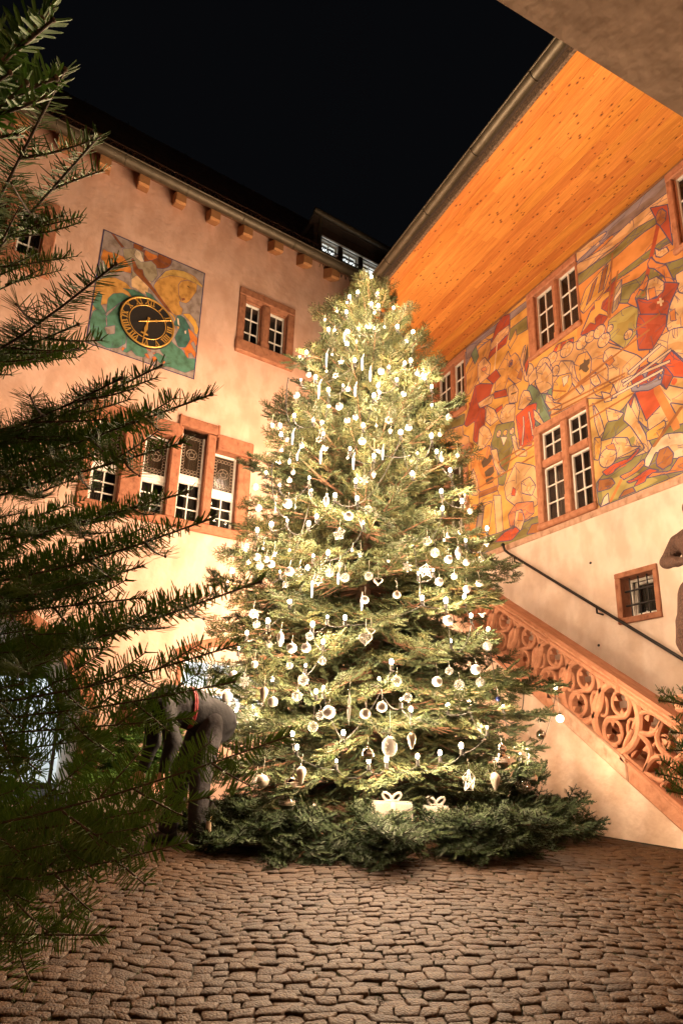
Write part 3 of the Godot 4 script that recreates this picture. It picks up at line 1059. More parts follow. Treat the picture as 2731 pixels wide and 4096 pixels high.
func shop_window(b: Node3D, xf: Transform3D) -> void:
	var w := holder(b, "lit_window")
	var mb := in_wall(xf)
	for s in [[1.70, 1.765, 0.9, 1.84], [2.945, 3.01, 0.9, 1.84]]:
		mb.box(Vector3(s[0], s[2], -0.2), Vector3(s[1], s[3], 0.02), 0.01)
	mb.box(Vector3(1.66, 0.88, -0.2), Vector3(3.05, 0.95, 0.05), 0.012)
	part(w, "stone_frame", mb, M.sandstone_bright)
	mb = in_wall(xf)
	var arcp := PackedVector2Array()
	for k in 13:
		var t := float(k) / 12
		arcp.push_back(Vector2(1.68 + 1.35 * t, 1.84 + 0.22 * sin(PI * t)))
	mb.bar2d(arcp, 0.12, -0.1, 0.03, false, 0.015)
	part(w, "arch_stone", mb, M.sandstone_bright)
	mb = in_wall(xf)
	mb.box(Vector3(1.765, 1.34, -0.12), Vector3(2.945, 1.45, -0.06), 0.01)
	for x in [1.79, 2.16, 2.45, 2.70, 2.92]:
		mb.box(Vector3(x - 0.025, 0.95, -0.118), Vector3(x + 0.025, 1.8, -0.062), 0.006)
	mb.box(Vector3(1.765, 0.95, -0.115), Vector3(2.945, 0.99, -0.065), 0.006)
	mb.box(Vector3(1.765, 1.76, -0.115), Vector3(2.945, 1.81, -0.065), 0.006)
	part(w, "window_frame", mb, M.white_paint)
	var xs := [1.815, 2.135, 2.185, 2.425, 2.475, 2.675, 2.725, 2.895]
	for k in 4:
		for y in [[0.99, 1.34], [1.45, 1.76]]:
			mb = in_wall(xf)
			mb.quad(Vector3(xs[2 * k], y[0], -0.09), Vector3(xs[2 * k + 1], y[0], -0.09), Vector3(xs[2 * k + 1], y[1], -0.09), Vector3(xs[2 * k], y[1], -0.09))
			part(w, "pane", mb, M.pane)
	for k in 9:
		mb = in_wall(xf)
		mb.tube([Vector3(1.84 + 0.12 * k, 0.97, -0.22), Vector3(1.845 + 0.12 * k, 1.33, -0.23)], [0.03], 6)
		part(w, "curtain_fold", mb, M.white_paint)
	mb = in_wall(xf)
	mb.box(Vector3(1.6, 0.9, -1.9), Vector3(3.1, 2.0, -1.85))
	mb.box(Vector3(1.6, 0.85, -1.85), Vector3(1.65, 2.0, -0.22))
	mb.box(Vector3(3.05, 0.85, -1.85), Vector3(3.1, 2.0, -0.22))
	mb.box(Vector3(1.65, 0.85, -1.85), Vector3(3.05, 0.9, -0.22))
	mb.box(Vector3(1.65, 2.0, -1.85), Vector3(3.05, 2.05, -0.22))
	part(w, "room_interior", mb, M.hall_white)
	mb = in_wall(xf)
	mb.box(Vector3(1.8, 1.94, -1.5), Vector3(2.9, 1.985, -0.5), 0.004)
	part(w, "ceiling_light_panel", mb, M.panel_glow)
	panel_light(b, xf * Vector3(2.35, 1.92, -1.0), Vector2(1.1, 1.0), 3.0, lin(0.85, 0.96, 1.0), Vector3(0, -1, 0))

func dormer(b: Node3D, xf: Transform3D) -> void:
	var d := holder(b, "dormer")
	xf = xf * Transform3D(Basis.from_scale(Vector3(0.96, 0.96, 1.0)), Vector3(0, 0.028, 0.3))
	var z := -0.3
	var mb := in_wall(xf)
	# cheek on the near side, head beam, posts, shallow roof
	mb.box(Vector3(3.46, 9.2, -0.9), Vector3(3.52, 10.1, z - 0.02))
	mb.box(Vector3(3.46, 9.86, z - 0.06), Vector3(5.6, 10.08, z + 0.02), 0.01)
	for x in [3.50, 4.02, 4.465, 4.91, 5.35]:
		mb.box(Vector3(x - 0.035 if x > 3.6 else 3.46, 9.3, z - 0.06), Vector3(x + 0.05 if x > 3.6 else 3.62, 9.86, z + 0.012), 0.006)
	part(d, "timber_frame", mb, M.beam_dark)
	mb = in_wall(xf)
	mb.box(Vector3(3.38, 10.1, -1.2), Vector3(5.7, 10.17, z + 0.16), 0.02)
	part(d, "dormer_roof", mb, M.roof_dark)
	mb = in_wall(xf)
	mb.tube([Vector3(3.36, 10.13, z + 0.20), Vector3(5.7, 10.13, z + 0.20)], [0.05], 8)
	mb.tube([Vector3(3.52, 10.1, z + 0.18), Vector3(3.56, 9.95, z + 0.06), Vector3(3.55, 9.3, z + 0.05)], [0.03], 8)
	part(d, "downpipe", mb, M.zinc)
	mb = in_wall(xf)
	mb.box(Vector3(3.62, 9.855, z + 0.0), Vector3(5.6, 9.885, z + 0.035), 0.004)
	part(d, "white_drip_board", mb, M.white_paint)
	for w in [[3.62, 3.985], [4.07, 4.43], [4.515, 4.875]]:
		mb = in_wall(xf)
		var e := 0.09
		mb.box(Vector3(w[0], 9.05, z - e), Vector3(w[0] + 0.015, 9.86, z - 0.01))
		mb.box(Vector3(w[1] - 0.015, 9.05, z - e), Vector3(w[1], 9.86, z - 0.01))
		mb.box(Vector3(w[0] + 0.015, 9.84, z - e), Vector3(w[1] - 0.015, 9.855, z - 0.01))
		part(d, "window_reveal", mb, M.white_paint)
		sash(d, xf, w[0] + 0.015, w[1] - 0.015, 9.05, 9.84, z - 0.06, 2, 2, 0.035, 0.02)
		mb = in_wall(xf)
		mb.box(Vector3(w[0] + 0.02, 9.06, z - 0.15), Vector3(w[1] - 0.02, 9.84, z - 0.135))
		part(d, "lit_window_blind", mb, M.blind_glow)
		panel_light(b, xf * Vector3((w[0] + w[1]) / 2, 9.45, z - 0.12), Vector2(0.3, 0.7), 0.05, lin(0.85, 0.95, 1.0), Vector3(0, 0, 1))
	mb = in_wall(xf)
	for k in 24:
		var x := 3.55 + 0.09 * k
		mb.tube([Vector3(x, 9.05, z + 0.12), Vector3(x + 0.09, 9.42, z + 0.12)], [0.007], 4, false)
		mb.tube([Vector3(x + 0.09, 9.05, z + 0.12), Vector3(x, 9.42, z + 0.12)], [0.007], 4, false)
	mb.tube([Vector3(3.5, 9.42, z + 0.12), Vector3(5.7, 9.42, z + 0.12)], [0.011], 5)
	part(d, "railing", mb, M.iron)

func wall_clock() -> void:
	# flat painting on the plaster
	var pm := MB.new()
	pm.quad(Vector3(-0.727, -0.934, 0), Vector3(0.727, -0.934, 0), Vector3(0.727, 0.934, 0), Vector3(-0.727, 0.934, 0))
	var pic := part(self, "wall_painting", pm, M.clock_mural)
	pic.position = Vector3(0.815, 6.78, -7.295)
	tag(pic, "painted wall panel of armoured rider, pale horse and green dragon behind the clock", "painting")
	var k := thing("wall_clock", "round black clock with gilt Roman numerals and hands on the painted panel", "clock", Vector3(0.815, 6.465, -7.29))
	k.scale = Vector3(0.372, 0.395, 0.372)
	var mb := MB.new()
	var circ := PackedVector2Array()
	for i in 64:
		circ.push_back(Vector2(cos(TAU * i / 64), sin(TAU * i / 64)))
	mb.prism(circ, 0.0, 0.10, 0.02)
	part(k, "clock_face", mb, M.clock_black)
	mb = MB.new()
	ring(mb, Vector3(0, 0, 0.10), 0.965, 0.035, 64)
	part(k, "gilt_rim", mb, M.gold)
	mb = MB.new()
	ring(mb, Vector3(0, 0, 0.10), 0.665, 0.02, 56)
	part(k, "gilt_inner_ring", mb, M.gold)
	var names := ["XII", "I", "II", "III", "IIII", "V", "VI", "VII", "VIII", "IX", "X", "XI"]
	var font := SystemFont.new()
	font.font_names = PackedStringArray(["Droid Serif"])
	font.font_weight = 700
	for i in 12:
		var t := TextMesh.new()
		t.text = names[i]
		t.font = font
		t.font_size = 64
		t.pixel_size = 0.0040
		t.depth = 0.03
		t.curve_step = 2.0
		var o := part(k, "numeral", t, M.gold)
		var a := -TAU * i / 12
		o.basis = Basis(Vector3(0, 0, 1), a) * Basis.from_scale(Vector3(0.92, 1.15, 1))
		o.position = Vector3(-sin(a), cos(a), 0) * 0.815 + Vector3(0, 0, 0.11)
	for h in [["minute_hand", 0.93, -deg_to_rad(66.0), 0.35], ["hour_hand", 0.66, -deg_to_rad(187.0), 0.18]]:
		mb = MB.new()
		var l: float = h[1]
		if h[0] == "minute_hand":
			mb.prism(PackedVector2Array([Vector2(-0.012, -h[3]), Vector2(0.012, -h[3]), Vector2(0.035, 0), Vector2(0.022, l * 0.3), Vector2(0.05, l * 0.35), Vector2(0.02, l * 0.4), Vector2(0.012, l), Vector2(-0.012, l), Vector2(-0.02, l * 0.4), Vector2(-0.05, l * 0.35), Vector2(-0.022, l * 0.3), Vector2(-0.035, 0)]), 0.16, 0.19, 0.006)
		else:
			mb.prism(PackedVector2Array([Vector2(-0.05, -h[3]), Vector2(0.05, -h[3]), Vector2(0.03, -0.05), Vector2(0.03, 0.1), Vector2(0.065, l * 0.45), Vector2(0.03, l * 0.72), Vector2(0.12, l * 0.78), Vector2(0.11, l * 0.7), Vector2(0.14, l * 0.82), Vector2(0.03, l * 0.84), Vector2(0.0, l * 1.2), Vector2(-0.03, l * 0.84), Vector2(-0.14, l * 0.82), Vector2(-0.11, l * 0.7), Vector2(-0.12, l * 0.78), Vector2(-0.03, l * 0.72), Vector2(-0.065, l * 0.45), Vector2(-0.03, 0.1), Vector2(-0.03, -0.05)]), 0.125, 0.15, 0.004)
		var o := part(k, h[0], mb, M.gold)
		o.rotation.z = h[2]
	mb = MB.new()
	mb.ball(Vector3(0, 0, 0.19), 0.05, 10, 6)
	part(k, "hub", mb, M.gold)

# ---------------------------------------------------------------- the building with the painted front
func mural_building() -> void:
	var at := Vector3(5.9, 0, -4.0)
	var b := thing("mural_building", "building with large battle mural, wooden soffit and cream plaster beside the stair", "building", at)
	var xf := Transform3D(Basis(Vector3(0, 0, 1), Vector3(0, 1, 0), Vector3(-1, 0, 0)), Vector3(0, 0, 4.0))
	var holes := [[-7.28, -6.35, 6.36, 7.56], [-4.97, -4.07, 6.38, 7.57], [-2.80, -1.90, 6.38, 7.57], [-4.98, -4.075, 3.685, 5.26], [-3.93, -3.415, 2.18, 2.79], [-7.0, -6.35, 3.9, 5.55]]
	var mb := in_wall(xf)
	wall_sheet(mb, -7.3, 3.0, 0.0, 7.66, holes, 0.0, 0.2)
	mb.box(Vector3(-7.3, 0.0, -1.6), Vector3(3.0, 9.0, -1.5))
	part(b, "wall", mb, M.plaster_cream)
	# the painting, a thin coat on the plaster from the ledge up to the soffit
	mb = in_wall(xf)
	wall_sheet(mb, -7.29, -1.85, 3.69, 7.60, holes, 0.005)
	var pic := part(b, "mural", mb, M.mural)
	pic.set_meta("label", "painted battle scene with knights, banners and pikemen")
	mb = in_wall(xf)
	mb.box(Vector3(-7.29, 3.60, -0.02), Vector3(3.0, 3.688, 0.012), 0.006)
	part(b, "stone_ledge", mb, M.sandstone_pale)
	stone_window(b, xf, holes[0], [[-7.112, -6.773, 6.46, 7.45], [-6.686, -6.39, 6.46, 7.45]], 0.06, 2, 3, 0.02, "sandstone_light")
	stone_window(b, xf, holes[1], [[-4.833, -4.515, 6.46, 7.45], [-4.431, -4.105, 6.46, 7.45]], 0.06, 2, 3, 0.02, "sandstone_light")
	stone_window(b, xf, holes[2], [[-2.727, -2.41, 6.46, 7.45], [-2.32, -1.99, 6.46, 7.45]], 0.06, 2, 3, 0.02, "sandstone_light")
	# cross window
	var win := holder(b, "cross_window")
	var o: Array = holes[3]
	var zs := [[-4.872, -4.535], [-4.427, -4.112]]
	mb = in_wall(xf)
	mb.box(Vector3(o[0] - 0.01, o[2], -0.15), Vector3(o[1] + 0.01, 3.775, 0.06), 0.02)
	part(win, "sill", mb, M.sandstone_light)
	mb = in_wall(xf)
	mb.box(Vector3(o[0], 5.15, -0.15), Vector3(o[1], o[3], 0.036), 0.014)
	part(win, "lintel", mb, M.sandstone_light)
	for s in [[o[0], zs[0][0]], [zs[1][1], o[1]]]:
		mb = in_wall(xf)
		mb.box(Vector3(s[0], 3.776, -0.15), Vector3(s[1], 5.149, 0.026), 0.012)
		mb.box(Vector3(s[0] + 0.003, 3.777, -0.04), Vector3(s[1] - 0.003, 4.03, 0.036), 0.012)
		part(win, "jamb", mb, M.sandstone_light)
	mb = in_wall(xf)
	mb.prism(PackedVector2Array([Vector2(-4.535, 3.776), Vector2(-4.427, 3.776), Vector2(-4.427, 5.149), Vector2(-4.535, 5.149)]), -0.15, 0.022, 0.02)
	mb.box(Vector3(-4.532, 3.777, -0.04), Vector3(-4.43, 4.07, 0.036), 0.015)
	part(win, "mullion", mb, M.sandstone_light)
	for s in zs:
		mb = in_wall(xf)
		mb.box(Vector3(s[0], 4.60, -0.149), Vector3(s[1], 4.712, 0.018), 0.02)
		part(win, "transom", mb, M.sandstone_light)
		sash(win, xf, s[0] + 0.002, s[1] - 0.002, 4.714, 5.148, -0.05, 2, 2, 0.028)
		sash(win, xf, s[0] + 0.002, s[1] - 0.002, 3.777, 4.598, -0.05, 2, 3, 0.028)
		dark_room(win, xf, s[0] + 0.01, s[1] - 0.01, 3.79, 5.14, -0.9, -0.1)
	# hooded window behind the tree
	win = holder(b, "hooded_window")
	mb = in_wall(xf)
	mb.box(Vector3(-7.05, 5.58, -0.05), Vector3(-6.2, 5.66, 0.10), 0.015)
	mb.box(Vector3(-7.02, 5.52, -0.05), Vector3(-6.24, 5.58, 0.06), 0.015)
	part(win, "hood_mould", mb, M.sandstone_light)
	for s in [[-7.0, -6.9], [-6.46, -6.35]]:
		mb = in_wall(xf)
		mb.box(Vector3(s[0], 3.95, -0.15), Vector3(s[1], 5.52, 0.035), 0.012)
		part(win, "jamb", mb, M.sandstone_light)
	mb = in_wall(xf)
	mb.box(Vector3(-7.02, 3.85, -0.15), Vector3(-6.33, 3.95, 0.05), 0.015)
	part(win, "sill", mb, M.sandstone_light)
	sash(win, xf, -6.9, -6.46, 3.95, 5.52, -0.1, 2, 4)
	dark_room(win, xf, -6.89, -6.47, 3.96, 5.5, -0.9, -0.16)
	# small barred window, tilted open
	win = holder(b, "barred_window")
	o = holes[4]
	mb = in_wall(xf)
	mb.box(Vector3(o[0], 2.18, -0.2), Vector3(o[1], 2.25, 0.03), 0.008)
	part(win, "sill", mb, M.sandstone)
	mb = in_wall(xf)
	mb.box(Vector3(o[0], 2.725, -0.2), Vector3(o[1], 2.79, 0.028), 0.008)
	part(win, "lintel", mb, M.sandstone)
	for s in [[o[0], o[0] + 0.07], [o[1] - 0.055, o[1]]]:
		mb = in_wall(xf)
		mb.box(Vector3(s[0], 2.25, -0.2), Vector3(s[1], 2.725, 0.026), 0.008)
		part(win, "jamb", mb, M.sandstone)
	sash(win, xf, o[0] + 0.07, o[1] - 0.055, 2.25, 2.725, -0.16, 1, 1, 0.03)
	var tilt := xf * Transform3D(Basis(Vector3(1, 0, 0), -0.13), Vector3(0, 2.275, -0.15))
	sash(win, tilt, o[0] + 0.11, o[1] - 0.085, 0.0, 0.42, 0.0, 1, 1, 0.035)
	dark_room(win, xf, o[0] + 0.08, o[1] - 0.065, 2.26, 2.72, -0.9, -0.2)
	for k in 3:
		mb = in_wall(xf)
		var x: float = o[0] + 0.135 + 0.105 * k
		mb.tube([Vector3(x, 2.2501, -0.06), Vector3(x, 2.7249, -0.06)], [0.009], 6)
		part(win, "iron_bar", mb, M.iron)
	for y in [2.40, 2.57]:
		mb = in_wall(xf)
		mb.box(Vector3(o[0] + 0.04, y - 0.009, -0.075), Vector3(o[1] - 0.04, y + 0.009, -0.047), 0.003)
		part(win, "iron_bar", mb, M.iron)
	for p in [[-4.238, 3.025], [-4.219, 1.985]]:
		mb = in_wall(xf)
		mb.tube([Vector3(p[0], p[1], -0.03), Vector3(p[0], p[1], 0.004)], [0.017], 10)
		part(b, "anchor_plate", mb, M.iron)
	# wide boarded soffit, fascia, gutter
	var in_p := Vector2(0.0, 7.585)
	var out_p := Vector2(2.18, 7.21)
	var d := (out_p - in_p)
	var rows := 13
	for r in rows:
		var z := -7.3 + rnd(-2.0, 0.0)
		while z < 3.0:
			var z2 := z + rnd(4.2, 6.0)
			var a := in_p + d * (float(r) / rows)
			var c := in_p + d * (float(r + 1) / rows)
			mb = in_wall(xf)
			mb.col = Color(1, 1, 1)
			var za := maxf(z, -7.3)
			var zb := minf(z2 - 0.004, 3.0)
			var g := 0.0055
			var lift := rnd(0.0, 0.004)
			var e := (c - a).normalized()
			var nn := Vector2(e.y, -e.x)
			if nn.y > 0: nn = -nn
			a = a + e * g + nn * lift
			c = c - e * g + nn * lift
			var a2 := a - nn * 0.02 - e * g
			var c2 := c - nn * 0.02 + e * g
			var t0 := rnd(0, 9)
			var s0 := rnd(0, 9)
			var w := (c - a).length()
			var V := func(zz: float, p: Vector2) -> Vector3: return Vector3(zz, p.y, p.x)
			mb.quad(V.call(za, a), V.call(za, c), V.call(zb, c), V.call(zb, a), Vector2(s0, t0), Vector2(s0, t0 + w), Vector2(s0 + zb - za, t0 + w), Vector2(s0 + zb - za, t0))
			mb.quad(V.call(za, a2), V.call(za, a), V.call(zb, a), V.call(zb, a2))
			mb.quad(V.call(za, c), V.call(za, c2), V.call(zb, c2), V.call(zb, c))
			mb.quad(V.call(za, c2), V.call(za, a2), V.call(zb, a2), V.call(zb, c2))
			part(b, "soffit_plank", mb, M["wood_%d" % R.randi_range(0, 3)])
			z = z2
	mb = in_wall(xf)
	mb.quad(Vector3(-7.3, 7.62, 0.0), Vector3(-7.3, 7.24, 2.2), Vector3(3.0, 7.24, 2.2), Vector3(3.0, 7.62, 0.0))
	mb.quad(Vector3(3.0, 7.66, 0.0), Vector3(3.0, 7.30, 2.3), Vector3(-7.3, 7.30, 2.3), Vector3(-7.3, 7.66, 0.0))
	mb.quad(Vector3(-7.3, 9.6, -1.0), Vector3(-7.3, 7.32, 2.32), Vector3(3.0, 7.32, 2.32), Vector3(3.0, 9.6, -1.0))
	part(b, "roof", mb, M.roof_dark)
	mb = in_wall(xf)
	mb.box(Vector3(-7.3, 7.20, 2.18), Vector3(3.0, 7.36, 2.22), 0.006)
	part(b, "fascia_board", mb, M.fascia)
	mb = in_wall(xf)
	mb.box(Vector3(-7.3, 7.545, 0.004), Vector3(3.0, 7.575, 0.03), 0.008)
	part(b, "cornice_strip", mb, M.beam)
	gutter(b, xf, -7.28, 3.0, 7.36, 2.29, 0.066)

# ---------------------------------------------------------------- stair
func stair() -> void:
	var s := thing("stone_staircase", "outdoor stone stair with pierced red sandstone tracery balustrade along the wall", "staircase", Vector3(4.75, 0, -4.0))
	var xf := Transform3D(Basis(Vector3(0, 0, 1), Vector3(0, 1, 0), Vector3(-1, 0, 0)), Vector3(0, 0, 4.0))
	var top := func(z: float) -> float: return 1.09 - 0.742 * (z + 2.82)
	var up := func(z: float) -> float: return 0.405 - 0.79 * (z + 2.844)
	var low := func(z: float) -> float: return 0.155 - 0.82 * (z + 2.80)
	var z0 := -6.1                                    # the flight ends at a landing here
	var mb := in_wall(xf)
	var zb := -2.6
	# plastered flank
	mb.prism(PackedVector2Array([Vector2(-7.3, 0), Vector2(zb, 0), Vector2(zb, low.call(zb) + 0.05), Vector2(z0, low.call(z0) + 0.05), Vector2(-7.3, low.call(z0) + 0.05)]), -0.3, 0.0)
	part(s, "flank_wall", mb, M.plaster_flank)
	# string course: sloping stone blocks
	var cuts := [zb, -3.2, -3.95, -4.9, z0]
	for i in 4:
		var a: float = cuts[i + 1]
		var c: float = cuts[i] - 0.003
		mb = in_wall(xf)
		mb.prism(PackedVector2Array([Vector2(a, low.call(a)), Vector2(c, low.call(c)), Vector2(c, low.call(c) + 0.16), Vector2(a, low.call(a) + 0.16)]), -0.25, 0.03 + 0.002 * i, 0.012)
		mb.prism(PackedVector2Array([Vector2(a, low.call(a) + 0.16), Vector2(c, low.call(c) + 0.16), Vector2(c, up.call(c)), Vector2(a, up.call(a))]), -0.25, 0.07 + 0.002 * i, 0.03)
		part(s, "string_stone", mb, M.sandstone_pale if i % 2 else M.sandstone_light)
		mb = in_wall(xf)
		# coping: sloping top, rounded nose
		mb.prism(PackedVector2Array([Vector2(a, top.call(a) - 0.11), Vector2(c, top.call(c) - 0.11), Vector2(c, top.call(c) - 0.04), Vector2(a, top.call(a) - 0.04)]), -0.2, 0.05, 0.02)
		mb.prism(PackedVector2Array([Vector2(a, top.call(a) - 0.045), Vector2(c, top.call(c) - 0.045), Vector2(c, top.call(c) + 0.02), Vector2(a, top.call(a) + 0.02)]), -0.22, 0.075 + 0.002 * i, 0.03)
		part(s, "coping_stone", mb, M.sandstone_light)
	# tracery
	var els := [-3.285, -3.635, -3.98, -4.315, -4.64, -4.97, -5.29, -5.62]
	for e in els:
		var gap: float = top.call(e) - 0.09 - up.call(e)
		wheel(s, xf, Vector2(e, up.call(e) + gap / 2), 0.222, gap / 2 + 0.015)
	petals(s, xf, Vector2(-2.945, 0.80), 0.24)
	# inner wall of the stair seen through the tracery
	mb = in_wall(xf)
	mb.prism(PackedVector2Array([Vector2(z0, up.call(z0) - 0.1), Vector2(zb, up.call(zb) - 0.1), Vector2(zb, up.call(zb) + 0.02), Vector2(z0, up.call(z0) + 0.02)]), -0.42, -0.3)
	part(s, "tread_ends", mb, M.sandstone)
	for k in 26:
		var z := zb + 0.1 - 0.205 * k
		if z < z0: break
		mb = in_wall(xf)
		var y: float = up.call(z) - 0.08
		mb.box(Vector3(z - 0.24, y - 0.16, -1.15), Vector3(z, y, -0.3), 0.01)
		part(s, "step", mb, M.sandstone)
	mb = in_wall(xf)
	var ly: float = up.call(z0)
	mb.box(Vector3(-7.3, ly - 0.2, -1.15), Vector3(z0, ly - 0.04, 0.05), 0.01)
	part(s, "landing", mb, M.sandstone)
	mb = in_wall(xf)
	mb.box(Vector3(-7.3, ly + 0.65, -0.2), Vector3(z0, ly + 0.8, 0.06), 0.02)
	part(s, "landing_coping", mb, M.sandstone_light)
	for k in 3:
		wheel(s, xf, Vector2(z0 - 0.2 - 0.4 * k, ly + 0.31), 0.2, 0.28)
	# newel post that carries the statue
	mb = in_wall(xf)
	mb.box(Vector3(-2.6, 0.0, -0.3), Vector3(-2.12, 1.06, 0.1), 0.02)
	mb.box(Vector3(-2.66, 1.06, -0.36), Vector3(-2.08, 1.20, 0.16), 0.025)
	part(s, "newel_post", mb, M.sandstone_light)

# pierced oval: outer ring, S-shaped division, two eyes with cusps
func wheel(s: Node3D, xf: Transform3D, c: Vector2, rx: float, ry: float) -> void:
	var w := holder(s, "tracery_wheel")
	var P := func(x: float, y: float) -> Vector2: return c + Vector2(x * rx, y * ry)
	var o := PackedVector2Array()
	for k in 40:
		o.push_back(P.call(cos(TAU * k / 40), sin(TAU * k / 40)))
	var mb := in_wall(xf)
	mb.bar2d(o, 0.07, -0.12, 0.02, true, 0.02)
	part(w, "outer_ring", mb, M.sandstone_light)
	var sp := PackedVector2Array()
	for k in 13:
		var a := PI * 0.62 - PI * k / 12
		sp.push_back(P.call(0.22 + 0.47 * cos(a) * 0.9, 0.40 + 0.42 * sin(a)))
	for k in 13:
		var a := PI * 0.62 + PI * k / 12
		var q: Vector2 = P.call(-0.22 + 0.47 * cos(a) * 0.9, -0.40 + 0.42 * sin(a))
		sp.push_back(q)
	mb = in_wall(xf)
	mb.bar2d(sp, 0.04, -0.1, 0.004, false, 0.014)
	part(w, "scroll_bar", mb, M.sandstone_light)
	for q in [[0.24, 0.42, 1.0], [-0.24, -0.42, -1.0]]:
		mb = in_wall(xf)
		var e := PackedVector2Array()
		for k in 20:
			var a := TAU * k / 20
			e.push_back(P.call(q[0] + 0.40 * cos(a), q[1] + 0.36 * sin(a)))
		mb.bar2d(e, 0.032, -0.1, -0.006, true, 0.012)
		# cusps pointing into the eye
		for k in 3:
			var a: float = 0.5 + TAU * k / 3 + (PI if q[2] < 0 else 0.0)
			var r0 := Vector2(0.36 * cos(a), 0.32 * sin(a))
			var r1 := r0 * 0.42
			var sd := Vector2(-sin(a), cos(a)) * 0.13
			mb.prism(PackedVector2Array([P.call(q[0] + r0.x + sd.x, q[1] + r0.y + sd.y), P.call(q[0] + r1.x, q[1] + r1.y), P.call(q[0] + r0.x - sd.x, q[1] + r0.y - sd.y)]), -0.09, -0.02, 0.005)
		part(w, "eye", mb, M.sandstone_light)
	for q in [[-0.62, 0.38, 0.26], [0.62, -0.38, 0.26]]:
		mb = in_wall(xf)
		var e := PackedVector2Array()
		for k in 14:
			var a := TAU * k / 14
			e.push_back(P.call(q[0] + q[2] * 0.8 * cos(a), q[1] + q[2] * 1.25 * sin(a)))
		mb.bar2d(e, 0.03, -0.1, -0.012, true, 0.01)
		part(w, "mouchette", mb, M.sandstone_light)

func petals(s: Node3D, xf: Transform3D, c: Vector2, r: float) -> void:
	var w := holder(s, "tracery_flower")
	var J := [c + Vector2(-0.185, 0.14), c + Vector2(0.10, 0.23), c + Vector2(0.175, -0.14), c + Vector2(-0.12, -0.22)]
	for pass_ in 2:
		for i in 4:
			var a: Vector2 = J[i] + Vector2(0.285 * pass_, -0.37 * pass_) * 1.0
			var b: Vector2 = J[(i + 1) % 4] + Vector2(0.285 * pass_, -0.37 * pass_)
			if pass_ == 1 and a.x > -2.62 and b.x > -2.62: continue
			var m := (a + b) / 2
			var q := Vector2(-(b - a).y, (b - a).x)
			var e := PackedVector2Array()
			for k in 9:
				var t := float(k) / 8
				e.push_back(a.lerp(b, t) + q * 0.36 * sin(PI * t))
			for k in range(1, 8):
				var t := 1.0 - float(k) / 8
				e.push_back(a.lerp(b, t) - q * 0.30 * sin(PI * t))
			var mb := in_wall(xf)
			mb.bar2d(e, 0.045, -0.12, 0.015, true, 0.016)
			part(w, "petal", mb, M.sandstone_light)
			mb = in_wall(xf)
			for sd in [-1.0, 1.0]:
				mb.prism(PackedVector2Array([m + q * 0.26 * sd + (b - a) * 0.14, m + q * 0.06 * sd, m + q * 0.26 * sd - (b - a) * 0.14]), -0.09, -0.02, 0.005)
			part(w, "cusp", mb, M.sandstone_light)
	for q in [[0.0, 0.0]]:
		var mb := in_wall(xf)
		for k in 2:
			var e := PackedVector2Array()
			for i in 14:
				e.push_back(c + Vector2(0.02 + 0.05 * k, -0.03 + 0.06 * k) + Vector2(cos(TAU * i / 14) * 0.05, sin(TAU * i / 14) * 0.06))
			mb.bar2d(e, 0.024, -0.1, -0.01 - 0.004 * k, true, 0.008)
		part(w, "eye", mb, M.sandstone_light)

func handrail() -> void:
	var h := thing("handrail", "dark iron handrail sloping down the plaster wall above the stair", "handrail", Vector3(5.78, 3.6, -5.53))
	var mb := MB.new()
	mb.xf = Transform3D(Basis(), -h.position)
	var a := Vector3(5.79, 3.50, -5.47)
	var e := Vector3(5.79, 1.0, -2.35)
	mb.tube([Vector3(5.79, 3.64, -5.56), Vector3(5.79, 3.56, -5.53), a, e], [0.018], 8)
	part(h, "rail", mb, M.iron)
	mb = MB.new()
	mb.xf = Transform3D(Basis(), -h.position)
	mb.ball(Vector3(5.79, 3.655, -5.565), 0.028, 10, 8)
	part(h, "rail_knob", mb, M.iron)
	for t in [0.035, 0.43, 0.85]:
		var p := a.lerp(e, t)
		mb = MB.new()
		mb.xf = Transform3D(Basis(), -h.position)
		mb.tube([p + Vector3(0, -0.01, 0), p + Vector3(0.0, -0.075, 0.0), p + Vector3(0.11, -0.08, 0)], [0.012], 6)
		part(h, "bracket", mb, M.iron)

func overhang() -> void:
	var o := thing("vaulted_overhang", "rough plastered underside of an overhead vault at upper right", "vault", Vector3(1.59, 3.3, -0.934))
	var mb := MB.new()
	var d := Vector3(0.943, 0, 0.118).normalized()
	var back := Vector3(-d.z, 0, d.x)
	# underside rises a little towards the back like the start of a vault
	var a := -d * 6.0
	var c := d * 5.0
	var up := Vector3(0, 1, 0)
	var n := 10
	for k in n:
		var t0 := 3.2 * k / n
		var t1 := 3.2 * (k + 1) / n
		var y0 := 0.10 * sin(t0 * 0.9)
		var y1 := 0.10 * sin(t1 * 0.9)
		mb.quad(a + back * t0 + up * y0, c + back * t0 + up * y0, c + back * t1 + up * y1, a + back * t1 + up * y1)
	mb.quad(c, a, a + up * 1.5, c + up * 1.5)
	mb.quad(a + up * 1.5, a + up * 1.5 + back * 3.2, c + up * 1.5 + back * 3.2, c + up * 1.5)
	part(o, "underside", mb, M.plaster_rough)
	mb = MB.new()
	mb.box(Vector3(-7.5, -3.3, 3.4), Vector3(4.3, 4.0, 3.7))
	part(o, "back_wall", mb, M.plaster_cream)

